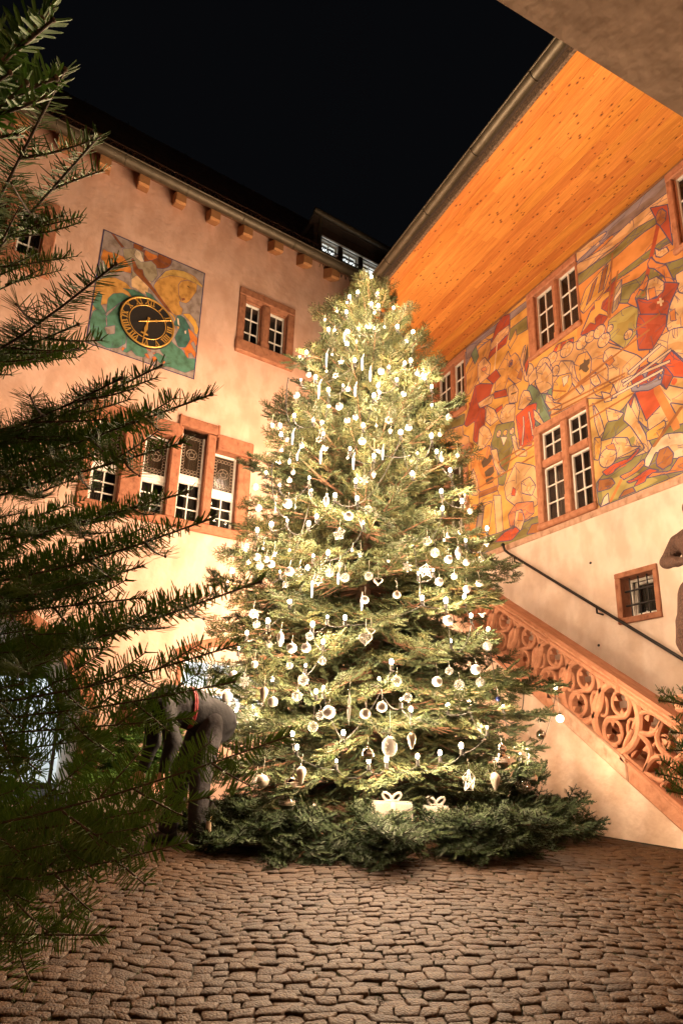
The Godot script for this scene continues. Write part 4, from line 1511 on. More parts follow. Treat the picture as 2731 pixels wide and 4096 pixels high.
# ---------------------------------------------------------------- ground
func courtyard() -> void:
	var mb := MB.new()
	mb.quad(Vector3(-60, -0.007, 60), Vector3(60, -0.007, 60), Vector3(60, -0.007, -60), Vector3(-60, -0.007, -60))
	var g := structure("cobbled_courtyard", mb, M.soil)
	# rows of setts laid in shallow arcs; every sett is an uneven quadrilateral
	var ux := Vector3(0.872, 0, 0.489)
	var uz := Vector3(0.489, 0, -0.872)
	var eye := Vector3(0, 0.7, 0)
	var bend := func(u: float, w: float) -> float: return w + 0.16 * absf(sin(u * 1.35 + 0.6)) + 0.03 * sin(u * 4.1 + w * 2.0)
	var P := func(u: float, w: float) -> Vector3: return ux * u + uz * w
	var cells := []
	var w := 0.75
	var row := 0
	var f := noise(1.3, 3, 77)
	while w < 9.6:
		var h := rnd(0.036, 0.054) * (1.0 if w < 3.2 else 1.35)
		var u := -5.2 + rnd(0, 0.1)
		var j0 := rnd(-0.012, 0.012)
		while u < 5.4:
			var l := rnd(0.042, 0.092) * (1.0 if w < 3.2 else 1.4)
			var g0 := f.get_noise_2d(u * 3, w * 3) * 0.035
			var g1 := f.get_noise_2d((u + l) * 3, w * 3) * 0.035
			var g2 := f.get_noise_2d((u + l) * 3, (w + h) * 3) * 0.035
			var g3 := f.get_noise_2d(u * 3, (w + h) * 3) * 0.035
			var sk := f.get_noise_2d(u * 9, w * 9 + 40) * 0.028
			var sk2 := f.get_noise_2d((u + l) * 9, w * 9 + 40) * 0.028
			var q := [P.call(u + sk, bend.call(u, w) + g0), P.call(u + l + sk2, bend.call(u + l, w) + g1), P.call(u + l - sk2, bend.call(u + l, w + h) + g2), P.call(u - sk, bend.call(u, w + h) + g3)]
			u += l
			var m: Vector3 = (q[0] + q[1] + q[2] + q[3]) / 4
			if m.x > 4.70 or m.z > -0.75:
				continue
			var away: bool = m.z < -7.32
			if away and (m.x < -1.95 or m.x > 0.62 or m.z < -9.7):
				continue
			var fwd := m.dot(Vector3(0.49, 0, -0.87))
			if fwd < 1.0 or absf(m.dot(ux)) > fwd * 0.72 + 0.35:
				continue
			cells.push_back([fwd, q])
		w += h
		row += 1
	cells.sort_custom(func(a, b): return a[0] < b[0])
	var rest := MB.new()
	rest.any_color = true
	var n := 0
	for cl in cells:
		if n < 300:
			var one := MB.new()
			one.any_color = true
			sett(one, cl[1], true)
			part(g, "cobble", one, M.cobble)
		else:
			sett(rest, cl[1], cl[0] < 4.2)
		n += 1
	part(g, "cobblestones", rest, M.cobble, "stuff")
	# moss and fine grass in the joints
	var tuft := MB.new()
	for k in 7:
		var a := rnd(0, TAU)
		var p := Vector3(cos(a), 0, sin(a)) * rnd(0.0, 0.012)
		var tip := p + Vector3(cos(a) * 0.012, rnd(0.008, 0.02), sin(a) * 0.012)
		var sd := Vector3(-sin(a), 0, cos(a)) * 0.003
		tuft.tri(p - sd, p + sd, tip)
	var mm := MultiMesh.new()
	mm.transform_format = MultiMesh.TRANSFORM_3D
	mm.mesh = tuft.mesh()
	var at := []
	var fm := noise(0.9, 3, 5)
	for cl in cells:
		var q: Array = cl[1]
		for k in 3:
			var e := R.randi_range(0, 3)
			var p: Vector3 = q[e].lerp(q[(e + 1) % 4], R.randf())
			if fm.get_noise_2d(p.x * 2, p.z * 2) > 0.08:
				for i in 3:
					at.push_back(Transform3D(Basis(Vector3.UP, rnd(0, TAU)).scaled(Vector3.ONE * rnd(0.35, 0.8)), p + Vector3(rnd(-0.01, 0.01), -0.008, rnd(-0.01, 0.01))))
	mm.instance_count = at.size()
	for i in at.size():
		mm.set_instance_transform(i, at[i])
	var moss := MultiMeshInstance3D.new()
	moss.name = "joint_moss"
	moss.multimesh = mm
	moss.material_override = M.moss
	g.add_child(moss)
	moss.set_meta("kind", "stuff")

func sett(mb: MB, q: Array, fine: bool) -> void:
	var m: Vector3 = (q[0] + q[1] + q[2] + q[3]) / 4
	var g := rnd(0.6, 1.4)
	mb.col = Color(g * rnd(0.97, 1.05), g * rnd(0.95, 1.02), g * rnd(0.92, 1.03))
	var tx := rnd(-0.05, 0.05)
	var tz := rnd(-0.05, 0.05)
	var base := rnd(-0.006, 0.005)
	var pts := []
	for k in 4:
		var a: Vector3 = q[k]
		var b: Vector3 = q[(k + 1) % 4]
		pts.push_back(a.lerp(m, 0.03 + rnd(0, 0.06)))
		if fine:
			pts.push_back(a.lerp(b, 0.33).lerp(m, rnd(-0.02, 0.04)))
			pts.push_back(a.lerp(b, 0.68).lerp(m, rnd(-0.02, 0.04)))
		else:
			pts.push_back(a.lerp(b, 0.5).lerp(m, rnd(-0.02, 0.04)))
	var cnt := pts.size()
	var rings := []
	var nrm := []
	var lean := Vector3(-tx, 1, -tz).normalized()
	for r in [[0.0, -0.02, 0.95], [0.035, -0.004, 0.75], [0.10, 0.0015, 0.32], [0.34, 0.0035, 0.12]]:
		var ring_ := []
		var rn := []
		for p in pts:
			var c: Vector3 = p.lerp(m, r[0])
			ring_.push_back(Vector3(c.x, r[1] + base + (c.x - m.x) * tx + (c.z - m.z) * tz + rnd(-0.0006, 0.0006), c.z))
			var o: Vector3 = ((p - m) * Vector3(1, 0, 1)).normalized()
			rn.push_back((o * r[2] + lean * (1.0 - r[2] * 0.8) + Vector3(rnd(-1, 1), 0, rnd(-1, 1)) * 0.05).normalized())
		rings.push_back(ring_)
		nrm.push_back(rn)
	var top := Vector3(m.x, base + 0.0045, m.z)
	for i in rings.size() - 1:
		for k in cnt:
			var k2 := (k + 1) % cnt
			mb.trin(rings[i][k], rings[i][k2], rings[i + 1][k2], nrm[i][k], nrm[i][k2], nrm[i + 1][k2])
			mb.trin(rings[i][k], rings[i + 1][k2], rings[i + 1][k], nrm[i][k], nrm[i + 1][k2], nrm[i + 1][k])
	for k in cnt:
		mb.trin(rings[-1][k], rings[-1][(k + 1) % cnt], top, nrm[-1][k], nrm[-1][(k + 1) % cnt], lean)

# ---------------------------------------------------------------- fir needles
# one needle as a slim three-sided spindle
func needle(mb: MB, p: Vector3, d: Vector3, w: float, side: Vector3) -> void:
	var t := d.normalized()
	var s := side - t * side.dot(t)
	s = s.normalized()
	var u := t.cross(s) * w * 0.4
	var bend := t.cross(s) * d.length() * -0.06
	var m0 := p + d * 0.14 + u
	var m1 := p + d * 0.86 + u + bend
	var tip := p + d + bend * 1.3
	for k in [1.0, -1.0]:
		var a: Vector3 = p + d * 0.14 + s * w * k
		var b: Vector3 = p + d * 0.86 + s * w * 0.8 * k + bend
		if k > 0:
			mb.tri(p, a, m0); mb.tri(m0, a, b); mb.tri(m0, b, m1); mb.tri(m1, b, tip)
		else:
			mb.tri(p, m0, a); mb.tri(m0, b, a); mb.tri(m0, m1, b); mb.tri(m1, tip, b)

# small twig with flat two-triangle needles for the far trees; runs along +z with y up
func sprig(seed_: int, len_: float, sides: int, nl: float) -> ArrayMesh:
	var r := RandomNumberGenerator.new()
	r.seed = seed_
	var mb := MB.new()
	mb.any_color = true
	var runs := [[Vector3.ZERO, Vector3(0, 0.02, len_), 1.0]]
	for k in sides:
		var t := 0.22 + 0.62 * k / sides
		var s := -1.0 if k % 2 else 1.0
		var l := len_ * (0.62 - 0.42 * t)
		var a := deg_to_rad(r.randf_range(42, 58))
		runs.push_back([Vector3(0, 0.02 * t, len_ * t), Vector3(s * sin(a) * l, r.randf_range(-0.008, 0.014), cos(a) * l), 0.9])
	for q in runs:
		var o: Vector3 = q[0]
		var d: Vector3 = q[1]
		mb.col = Color(0.5, 0.33, 0.2)
		mb.tube([o, o + d * 0.6, o + d], [0.0035, 0.0028, 0.0016], 3, false)
		var n := int(d.length() / 0.0030)
		var f := d.normalized()
		var sd := f.cross(Vector3.UP).normalized()
		var up := sd.cross(f)
		for i in n:
			var t := (i + r.randf()) / n
			var p := o + d * t
			var a := r.randf_range(-0.35, PI + 0.35)
			var w := (sd * cos(a) + up * sin(a) * 0.8).normalized()
			var e := (w * 0.95 + f * r.randf_range(0.2, 0.5) + (f * 0.8 if t > 0.9 else Vector3.ZERO)).normalized() * nl * r.randf_range(0.8, 1.1) * (1.0 - 0.25 * t)
			var g := r.randf_range(0.8, 1.15) * (1.0 + 0.25 * maxf(0.0, t - 0.6))
			mb.col = Color(g, g, g * 0.95)
			var x := w.cross(f).normalized() * 0.0024 + f * 0.0010
			var m := p + e * 0.5
			var nn := (up * 0.8 + w * 0.5).normalized()
			mb.trin(p, m + x, p + e, nn, nn, nn)
			mb.trin(p, p + e, m - x, nn, nn, nn)
	return mb.mesh()

# a flat spray of twigs: limb from a to b, side shoots both sides; collects sprig places
func spray(a: Vector3, b: Vector3, sag: float, fan: float, step: float, out: Array, wood: MB, size: float) -> void:
	var d := b - a
	var l := d.length()
	var n := maxi(3, int(l / step))
	var f := d.normalized()
	var sd := f.cross(Vector3.UP).normalized()
	var up := sd.cross(f)
	var roll := rnd(-0.55, 0.55)
	sd = sd.rotated(f, roll)
	up = up.rotated(f, roll)
	var pts := []
	for i in 9:
		var t := float(i) / 8
		pts.push_back(a + d * t - up * sag * sin(PI * t) * l)
	wood.tube(pts, [0.004 + 0.014 * l, 0.004 + 0.012 * l, 0.004 + 0.010 * l, 0.003 + 0.009 * l, 0.003 + 0.007 * l, 0.003 + 0.005 * l, 0.003 + 0.003 * l, 0.003, 0.002], 5, false)
	for i in n:
		var t := (i + 0.5 + rnd(-0.3, 0.3)) / n
		if t < 0.16: continue
		var p := a + d * t - up * sag * sin(PI * t) * l
		var wide := fan * l * (1.12 - t) * (0.55 + 0.45 * minf(1.0, t * 3.0))
		for s in [-1.0, 1.0]:
			var g := 0.0
			var dir: Vector3 = (f * rnd(0.55, 0.8) + sd * s * rnd(0.65, 0.9) + up * rnd(-0.12, 0.2)).normalized()
			if wide > 0.18:
				wood.tube([p, p + dir * wide * 0.8], [0.006, 0.003], 4, false)
			while g < wide:
				var q := p + dir * g + up * rnd(-0.02, 0.02)
				var turn := rnd(-0.7, 0.7) if g > 0.02 else rnd(-0.25, 0.25)
				var e := dir.rotated(up, turn).normalized()
				place_sprig(out, q, (e + up * rnd(-0.35, 0.5)).normalized(), up, size * rnd(0.75, 1.15))
				g += step * 1.15
	place_sprig(out, b - f * 0.08, (f + up * 0.1).normalized(), up, size * 1.1)
	place_sprig(out, b - f * 0.14, (f + sd * 0.5).normalized(), up, size * 0.9)
	place_sprig(out, b - f * 0.14, (f - sd * 0.5).normalized(), up, size * 0.9)

func place_sprig(out: Array, p: Vector3, f: Vector3, up: Vector3, s: float) -> void:
	var x := up.cross(f).normalized()
	var y := f.cross(x)
	var b := Basis(x, y, f).rotated(f, rnd(-0.5, 0.5)).scaled_local(Vector3.ONE * s)
	out.push_back(Transform3D(b, p))

func sprigs(parent: Node3D, called: String, list: Array, mat: Material, dark: Color, light: Color, origin: Vector3, meshes: Array) -> void:
	for k in meshes.size():
		var mm := MultiMesh.new()
		mm.transform_format = MultiMesh.TRANSFORM_3D
		mm.use_colors = true
		mm.mesh = meshes[k]
		var mine := []
		for i in range(k, list.size(), meshes.size()):
			mine.push_back(list[i])
		mm.instance_count = mine.size()
		for i in mine.size():
			var t: Transform3D = mine[i]
			t.origin -= origin
			mm.set_instance_transform(i, t)
			mm.set_instance_color(i, dark.lerp(light, R.randf()))
		var o := MultiMeshInstance3D.new()
		o.name = called if k == 0 else "%s_%03d" % [called, k]
		o.multimesh = mm
		o.material_override = mat
		parent.add_child(o)
		o.set_meta("kind", "stuff")

const TREE := Vector3(2.88, 0.0, -4.68)

func tree_radius(h: float) -> float:
	var hs := [0.0, 0.3, 0.6, 1.0, 1.42, 1.86, 2.36, 2.64, 3.02, 3.27, 3.62, 4.04, 4.32, 4.58, 4.87, 5.16, 5.39, 5.74, 6.1]
	var rs := [1.3, 1.42, 1.48, 1.5, 1.45, 1.41, 1.38, 1.34, 1.22, 1.19, 1.15, 1.02, 0.98, 0.83, 0.77, 0.66, 0.53, 0.35, 0.05]
	for i in hs.size() - 1:
		if h <= hs[i + 1]:
			return lerpf(rs[i], rs[i + 1], (h - hs[i]) / (hs[i + 1] - hs[i]))
	return 0.05

func christmas_tree() -> void:
	var t := thing("christmas_tree", "tall fir decorated as a Christmas tree in the middle of the courtyard", "tree", TREE)
	var mb := MB.new()
	mb.tube([Vector3(0, 0, 0), Vector3(0, 2, 0), Vector3(0.02, 4, 0), Vector3(0.05, 5.6, 0), Vector3(0.07, 6.14, 0)], [0.11, 0.08, 0.05, 0.02, 0.006], 10)
	part(t, "trunk", mb, M.bark)
	var wood := MB.new()
	var list := []
	var h := 0.28
	while h < 5.95:
		var r := tree_radius(h)
		var n := int(clampf(4.5 + 7.0 * r, 5, 15))
		var ph := rnd(0, TAU)
		var lvl := rnd(0.9, 1.06)
		for k in n:
			var a := ph + TAU * k / n + rnd(-0.14, 0.14)
			var l := r * lvl * rnd(0.80, 1.07)
			var e := Vector3(cos(a), 0, sin(a))
			var drop := 0.10 * l if h < 3.0 else -0.02 - 0.12 * (h - 3.0) / 3.0
			var hh := h + rnd(-0.09, 0.09)
			var tip := e * l + Vector3(0, maxf(0.12, hh - drop * 0.3 - (rnd(-0.04, 0.26) * l if h < 2.8 else rnd(-0.05, 0.08))), 0)
			var root_ := Vector3(0.01 * h, minf(hh + drop * 0.9, 6.0), 0) + e * 0.03
			spray(root_, tip, 0.035 if h < 4.0 else 0.0, 0.34 if l > 0.6 else 0.42, 0.085 if l > 0.5 else 0.065, list, wood, 1.0 if l > 0.5 else 0.85)
		h += lerpf(0.19, 0.115, h / 6.0)
	# a few limbs that reach out beyond the outline, as they do on the real tree
	for q in [[Vector3(1.17, 1.27, 1.40), 1.5], [Vector3(1.10, 1.02, 1.27), 1.2], [Vector3(1.06, 0.74, 1.19), 0.9], [Vector3(1.05, 0.58, 1.16), 0.7], [Vector3(0.90, 0.90, 1.17), 1.1], [Vector3(0.48, 0.49, 1.35), 0.6], [Vector3(0.45, 2.25, 1.29), 2.3], [Vector3(0.47, 2.0, 1.30), 2.1], [Vector3(0.38, 1.60, 1.36), 1.7], [Vector3(0.80, 1.35, 1.30), 1.5], [Vector3(-1.24, 3.47, -0.34), 3.4], [Vector3(-1.31, 2.70, -0.14), 2.7], [Vector3(-1.39, 2.48, -0.34), 2.5], [Vector3(-1.46, 2.21, -0.38), 2.3], [Vector3(-1.03, 4.16, -0.28), 4.1], [Vector3(-0.85, 4.77, -0.20), 4.7], [Vector3(-0.66, 5.34, 0.0), 5.3], [Vector3(-1.05, 3.98, -0.17), 3.9], [Vector3(0.55, 4.10, 0.95), 4.0], [Vector3(0.14, 4.30, 1.05), 4.2], [Vector3(-1.45, 1.7, -0.2), 1.9], [Vector3(-1.45, 1.3, -0.1), 1.5], [Vector3(-1.4, 0.9, 0.1), 1.1]]:
		var tip: Vector3 = q[0]
		spray(Vector3(0, q[1], 0), tip, 0.04, 0.26, 0.06, list, wood, 1.1)
	for k in 7:
		var a := TAU * k / 7
		place_sprig(list, Vector3(0.065, 5.98 + 0.02 * k, 0), Vector3(cos(a) * 0.5, 0.8, sin(a) * 0.5).normalized(), Vector3(-sin(a), 0, cos(a)), 0.7)
	part(t, "branches", wood, M.bark)
	var all := []
	for x in list:
		all.push_back(x)
	sprigs(t, "crown", all, M.fir, Color(0.75, 0.85, 0.75), Color(1.35, 1.25, 0.95), Vector3.ZERO, [sprig(1, 0.13, 5, 0.019), sprig(2, 0.15, 6, 0.02), sprig(3, 0.12, 4, 0.018)])

# cut boughs heaped round the foot of the tree
func cut_boughs() -> void:
	var meshes := [sprig(11, 0.17, 5, 0.026), sprig(12, 0.15, 4, 0.026)]
	var spots := []
	for k in 48:
		var a := PI * (0.98 - 1.13 * k / 47.0)
		spots.push_back([a, rnd(1.0, 1.28), k])
	var made := []
	for s in spots:
		var a: float = s[0]
		var e := Vector3(cos(a), 0, sin(a))
		var l := rnd(0.5, 0.72)
		var p: Vector3 = TREE + e * s[1] + Vector3(0, rnd(0.03, 0.17), 0)
		var low: bool = int(s[2]) % 2 == 0
		if low: p.y = rnd(0.10, 0.22)
		made.push_back([p, p + (e.rotated(Vector3.UP, rnd(-0.9, 0.9)) + Vector3(0, rnd(-0.30, -0.16) if low else rnd(-0.05, 0.27), 0)).normalized() * l])
	# the long ones on the right that lift off the ground beside the wall
	made.push_back([Vector3(3.78, 0.05, -3.95), Vector3(4.42, 0.30, -3.45)])
	made.push_back([Vector3(3.75, 0.06, -3.85), Vector3(4.18, 0.52, -3.66)])
	made.push_back([Vector3(3.72, 0.05, -3.75), Vector3(4.30, 0.12, -3.25)])
	made.push_back([Vector3(3.60, 0.08, -3.9), Vector3(3.93, 0.55, -3.6)])
	made.sort_custom(func(x, y): return x[1].x * 0.872 + x[1].z * 0.489 < y[1].x * 0.872 + y[1].z * 0.489)
	for i in made.size():
		var q: Array = made[i]
		var wood := MB.new()
		var list := []
		spray(Vector3.ZERO, q[1] - q[0], -0.03, 0.38, 0.05, list, wood, 1.05)
		var where := "leftmost one" if i == 0 else ("rightmost, near the wall" if i == made.size() - 1 else "%s from the left" % ordinal(i + 1))
		var o := thing("fir_bough", "cut fir bough on the cobbles at the tree's foot, " + where, "fir bough", q[0], "cut fir boughs heaped round the tree")
		part(o, "stem", wood, M.bark)
		sprigs(o, "needles", list, M.fir_dark, Color(0.75, 0.85, 0.8), Color(1.15, 1.15, 0.95), Vector3.ZERO, [meshes[i % 2]])

func ordinal(k: int) -> String:
	var w := ["", "topmost", "second", "third", "fourth", "fifth", "sixth", "seventh", "eighth", "ninth", "tenth", "eleventh", "twelfth", "thirteenth", "fourteenth", "fifteenth", "sixteenth", "seventeenth", "eighteenth", "nineteenth"]
	var tens := {20: "twentieth", 30: "thirtieth", 40: "fortieth", 50: "fiftieth", 60: "sixtieth"}
	var tn := {2: "twenty", 3: "thirty", 4: "forty", 5: "fifty", 6: "sixty"}
	if k < 20:
		return w[k] if k > 1 else "first"
	if k % 10 == 0:
		return tens[k]
	return tn[k / 10] + "-" + (w[k % 10] if k % 10 > 1 else "first")

# ---------------------------------------------------------------- near fir branches
func fir_twig(wood: MB, green: MB, a: Vector3, b: Vector3, bow: Vector3, nl: float, dens: float, th: float, up0: Vector3, width := 0.034) -> void:
	var d := b - a
	var l := d.length()
	var pts := []
	for i in 7:
		var t := float(i) / 6
		pts.push_back(a + d * t + bow * sin(PI * t) * l)
	wood.col = Color(1, 1, 1)
	wood.tube(pts, [th, th * 0.9, th * 0.8, th * 0.7, th * 0.6, th * 0.5, th * 0.45], 6, true)
	var n := int(l * dens)
	for i in n:
		var t := (i + R.randf()) / n
		var p := a + d * t + bow * sin(PI * t) * l
		var f := (d + bow * l * PI * cos(PI * t)).normalized()
		var sd := f.cross(up0).normalized()
		var up := sd.cross(f)
		var k := R.randf()
		var ang := 0.0
		if k < 0.76:
			ang = rnd(-0.2, 0.4) if R.randf() < 0.5 else PI - rnd(-0.2, 0.4)
		else:
			ang = rnd(0.4, PI - 0.4)
		var w := sd * cos(ang) + up * sin(ang)
		var fw := rnd(0.18, 0.48) + (0.9 if t > 0.95 else 0.0)
		var e := (w + f * fw).normalized() * nl * rnd(0.78, 1.08) * (1.0 - 0.3 * smoothstep(0.75, 1.0, t)) * (0.75 + 0.25 * minf(1.0, t * 6))
		var g := rnd(0.75, 1.2)
		green.col = Color(g * rnd(0.9, 1.1), g, g * rnd(0.85, 1.05))
		needle(green, p, e, nl * width, f)
	# bud scales at the tip
	wood.ball(b, th * 0.9, 6, 4)

func fir_branch(tree: Node3D, a: Vector3, b: Vector3, nl: float, fan: float, shoots: int, dens: float, mat := "needle", width := 0.034) -> void:
	var wood := MB.new()
	var green := MB.new()
	green.any_color = true
	var d := b - a
	var l := d.length()
	var up0 := Vector3(rnd(-0.3, 0.2), rnd(0.35, 1.0), 1.0).normalized()
	var f := d.normalized()
	var sd := f.cross(up0).normalized()
	var bow := Vector3(0, rnd(-0.06, 0.0), 0)
	fir_twig(wood, green, a, b, bow, nl, dens, 0.0032, up0, width)
	for k in shoots:
		var t := 0.12 + 0.80 * (k + rnd(-0.2, 0.2)) / shoots
		var p := a + d * t + bow * sin(PI * t) * l
		var s := -1.0 if k % 2 else 1.0
		var sl := fan * l * (1.05 - t) * rnd(0.8, 1.15) + 0.04
		var e := (f * rnd(0.75, 1.0) + sd * s * rnd(0.6, 0.85) + up0 * rnd(-0.16, 0.16)).normalized()
		fir_twig(wood, green, p, p + e * sl, Vector3(0, rnd(-0.06, 0.02), 0), nl * 0.95, dens, 0.0022, up0, width)
		if sl > 0.12:
			for j in 2:
				var t2 := 0.35 + 0.3 * j
				var s2 := -1.0 if j % 2 else 1.0
				var e2 := (e * 0.85 + f.cross(up0).normalized() * s2 * 0.5 + f * 0.25).normalized()
				fir_twig(wood, green, p + e * sl * t2, p + e * sl * t2 + e2 * sl * 0.5, Vector3.ZERO, nl * 0.9, dens, 0.0016, up0, width)
	var o := part(tree, "branch", wood, M.twig)
	part(o, "needles", green, M[mat], "stuff")

# small bushy conifer standing in a tub
func potted_fir(at: Vector3, h: float, r: float, label: String, tub_label: String) -> void:
	var t := thing("potted_conifer", label, "conifer", at + Vector3(0, 0.24, 0), "small conifers in tubs by the archway")
	var wood := MB.new()
	wood.tube([Vector3(0, -0.1, 0), Vector3(0, h, 0)], [0.025, 0.006], 6)
	var list := []
	var y := 0.06
	while y < h:
		var rr := r * (1.0 - 0.75 * y / h)
		for k in 8:
			var a := rnd(0, TAU)
			var e := Vector3(cos(a), 0, sin(a))
			spray(Vector3(0, y, 0), e * rr * rnd(0.8, 1.1) + Vector3(0, y + 0.04, 0), 0.05, 0.4, 0.07, list, wood, 0.85)
		y += 0.1
	part(t, "trunk", wood, M.bark)
	sprigs(t, "crown", list, M.fir_fresh, Color(0.8, 0.95, 0.7), Color(1.3, 1.4, 0.9), Vector3.ZERO, [sprig(21, 0.18, 6, 0.019)])
	var p := thing("planter_tub", tub_label, "planter", at, "planter tubs by the archway")
	var mb := MB.new()
	mb.prism(PackedVector2Array([Vector2(-0.15, 0), Vector2(0.15, 0), Vector2(0.19, 0.26), Vector2(-0.19, 0.26)]), -0.16, 0.16, 0.01)
	part(p, "tub", mb, M.tub)
	mb = MB.new()
	mb.box(Vector3(-0.2, 0.26, -0.18), Vector3(0.2, 0.29, 0.18), 0.008)
	part(p, "rim", mb, M.tub)

# ---------------------------------------------------------------- tree lights and ornaments
const WARM := Color(1.0, 0.70, 0.45)      # linear
func warm() -> Color:
	return WARM.linear_to_srgb()

const WHERE := {"left": "on the tree's left side", "right": "on the tree's right side", "middle": "on the middle of the tree"}

func side_of(p: Vector3) -> String:
	var s := (p - TREE).dot(Vector3(0.872, 0, 0.489))
	return "left" if s < -0.36 else ("right" if s > 0.36 else "middle")

# gives every item its own place in words: side of the tree and rank from the top
func place_words(list: Array) -> Dictionary:
	var by := {}
	for i in list.size():
		var s := side_of(list[i])
		if not by.has(s): by[s] = []
		by[s].push_back(i)
	var out := {}
	for s in by:
		by[s].sort_custom(func(a, b): return list[a].y > list[b].y)
		for k in by[s].size():
			var rank := "topmost" if k == 0 else ("lowest" if k == by[s].size() - 1 and k > 1 else ordinal(k + 1) + " from the top")
			if by[s].size() == 1:
				rank = ""
			out[by[s][k]] = [s, rank]
	return out

func bulbs(list: Array) -> void:
	var words := place_words(list)
	var base := MB.new()
	base.tube([Vector3(0, -0.06, 0), Vector3(0, -0.024, 0)], [0.012, 0.013], 8)
	base.tube([Vector3(0.0, -0.055, 0), Vector3(0.02, -0.07, 0.01)], [0.005], 5)
	var glass := MB.new()
	glass.lathe(Vector3.ZERO, [Vector2(0.0, -0.026), Vector2(0.013, -0.024), Vector2(0.020, -0.010), Vector2(0.023, 0.004), Vector2(0.020, 0.02), Vector2(0.012, 0.033), Vector2(0.0, 0.038)], 14)
	var bm := base.mesh()
	var gm := glass.mesh()
	for i in list.size():
		var w: Array = words[i]
		var t := thing("tree_light", "lit bulb %s, %s" % [WHERE[w[0]], w[1]], "light bulb", list[i], "warm white bulbs on the Christmas tree")
		part(t, "socket", bm, M.cable)
		var lb := part(t, "light_bulb", gm, M.bulb_glow)
		lb.scale = Vector3.ONE * (rnd(0.35, 0.5) if i % 3 == 1 else rnd(0.6, 0.8))
		lamp(t, Vector3(0, 0.004, 0), rnd(0.85, 1.15) * BULB, warm(), 0.022)
	# the same string of lights on the sides that face the walls
	for k in 30:
		var h := 0.7 + 5.0 * k / 30.0
		var a := -0.55 - PI * rnd(0.0, 0.95)
		var p := TREE + Vector3(cos(a) * tree_radius(h), h, sin(a) * tree_radius(h))
		if p.dot(Vector3(0.49, 0, -0.87)) < TREE.dot(Vector3(0.49, 0, -0.87)) + 0.2:
			p = TREE + Vector3(0.6 * cos(a) + 0.4, 0, -0.75).normalized() * tree_radius(h) + Vector3(0, h, 0)
		var t := thing("tree_light", "warm white bulb on the far side of the Christmas tree facing the walls", "light bulb", p, "warm white bulbs on the far side of the Christmas tree")
		part(t, "socket", bm, M.cable)
		part(t, "light_bulb", gm, M.bulb_glow)
		lamp(t, Vector3(0, 0.004, 0), BULB * BACK, warm(), 0.022)

func light_cable(list: Array) -> void:
	var left := []
	for p in list: left.push_back(p)
	left.sort_custom(func(a, b): return a.y > b.y)
	var mb := MB.new()
	var cur: Vector3 = left.pop_front()
	while left.size():
		var best := 0
		for i in left.size():
			if cur.distance_to(left[i]) + (cur.y - left[i].y) * -0.3 < cur.distance_to(left[best]) + (cur.y - left[best].y) * -0.3:
				best = i
		var q: Vector3 = left.pop_at(best)
		var d := cur.distance_to(q)
		if d < 0.9:
			var pts := []
			var sag := rnd(0.06, 0.32) * d
			var away := ((cur + q) / 2 - TREE) * Vector3(1, 0, 1)
			for k in 9:
				var t := k / 8.0
				pts.push_back(cur.lerp(q, t) + Vector3(0, -0.06 - sag * 4 * t * (1 - t), 0) + away.normalized() * 0.01 * sin(PI * t))
			mb.tube(pts, [0.003], 5, false)
		cur = q
	for loop in [[Vector3(1.75, 4.05, -4.25), Vector3(1.68, 3.45, -4.2), Vector3(1.85, 3.5, -4.15)], [Vector3(3.95, 1.75, -4.05), Vector3(4.15, 1.45, -3.95), Vector3(4.42, 1.36, -4.05)], [Vector3(4.42, 1.36, -4.05), Vector3(4.3, 1.0, -3.95), Vector3(4.05, 0.98, -3.9)], [Vector3(2.3, 3.3, -3.75), Vector3(2.45, 3.1, -3.65), Vector3(2.7, 3.25, -3.65)], [Vector3(1.62, 3.1, -4.2), Vector3(1.60, 2.55, -4.1), Vector3(1.75, 2.6, -4.1)]]:
		var pts := []
		for k in 13:
			var t := k / 12.0
			pts.push_back(loop[0] * (1 - t) * (1 - t) + loop[1] * 2 * t * (1 - t) + loop[2] * t * t)
		mb.tube(pts, [0.005], 5, false)
	var o := part(self, "light_cable", mb, M.cable)
	tag(o, "dark cable looping between the bulbs of the Christmas tree", "cable")

func heart(r: float) -> PackedVector2Array:
	var p := PackedVector2Array()
	for k in 28:
		var a := TAU * k / 28
		p.push_back(Vector2(16 * pow(sin(a), 3), 13 * cos(a) - 5 * cos(2 * a) - 2 * cos(3 * a) - cos(4 * a)) * r / 16.0)
	return p

func star5(r: float, inner: float) -> PackedVector2Array:
	var p := PackedVector2Array()
	for k in 10:
		var a := PI / 2 + TAU * k / 10
		p.push_back(Vector2(cos(a), sin(a)) * (r if k % 2 == 0 else r * inner))
	return p

func weave(mb: MB, poly: PackedVector2Array, r: float, n: int, t: float) -> void:
	for k in n:
		var a := poly[R.randi_range(0, poly.size() - 1)]
		var b := poly[R.randi_range(0, poly.size() - 1)]
		if a.distance_to(b) < r * 0.5 or a.distance_to(b) > r * 1.7: continue
		mb.tube([Vector3(a.x, a.y, rnd(-0.004, 0.004)), Vector3(b.x, b.y, rnd(-0.004, 0.004))], [t], 3, false)

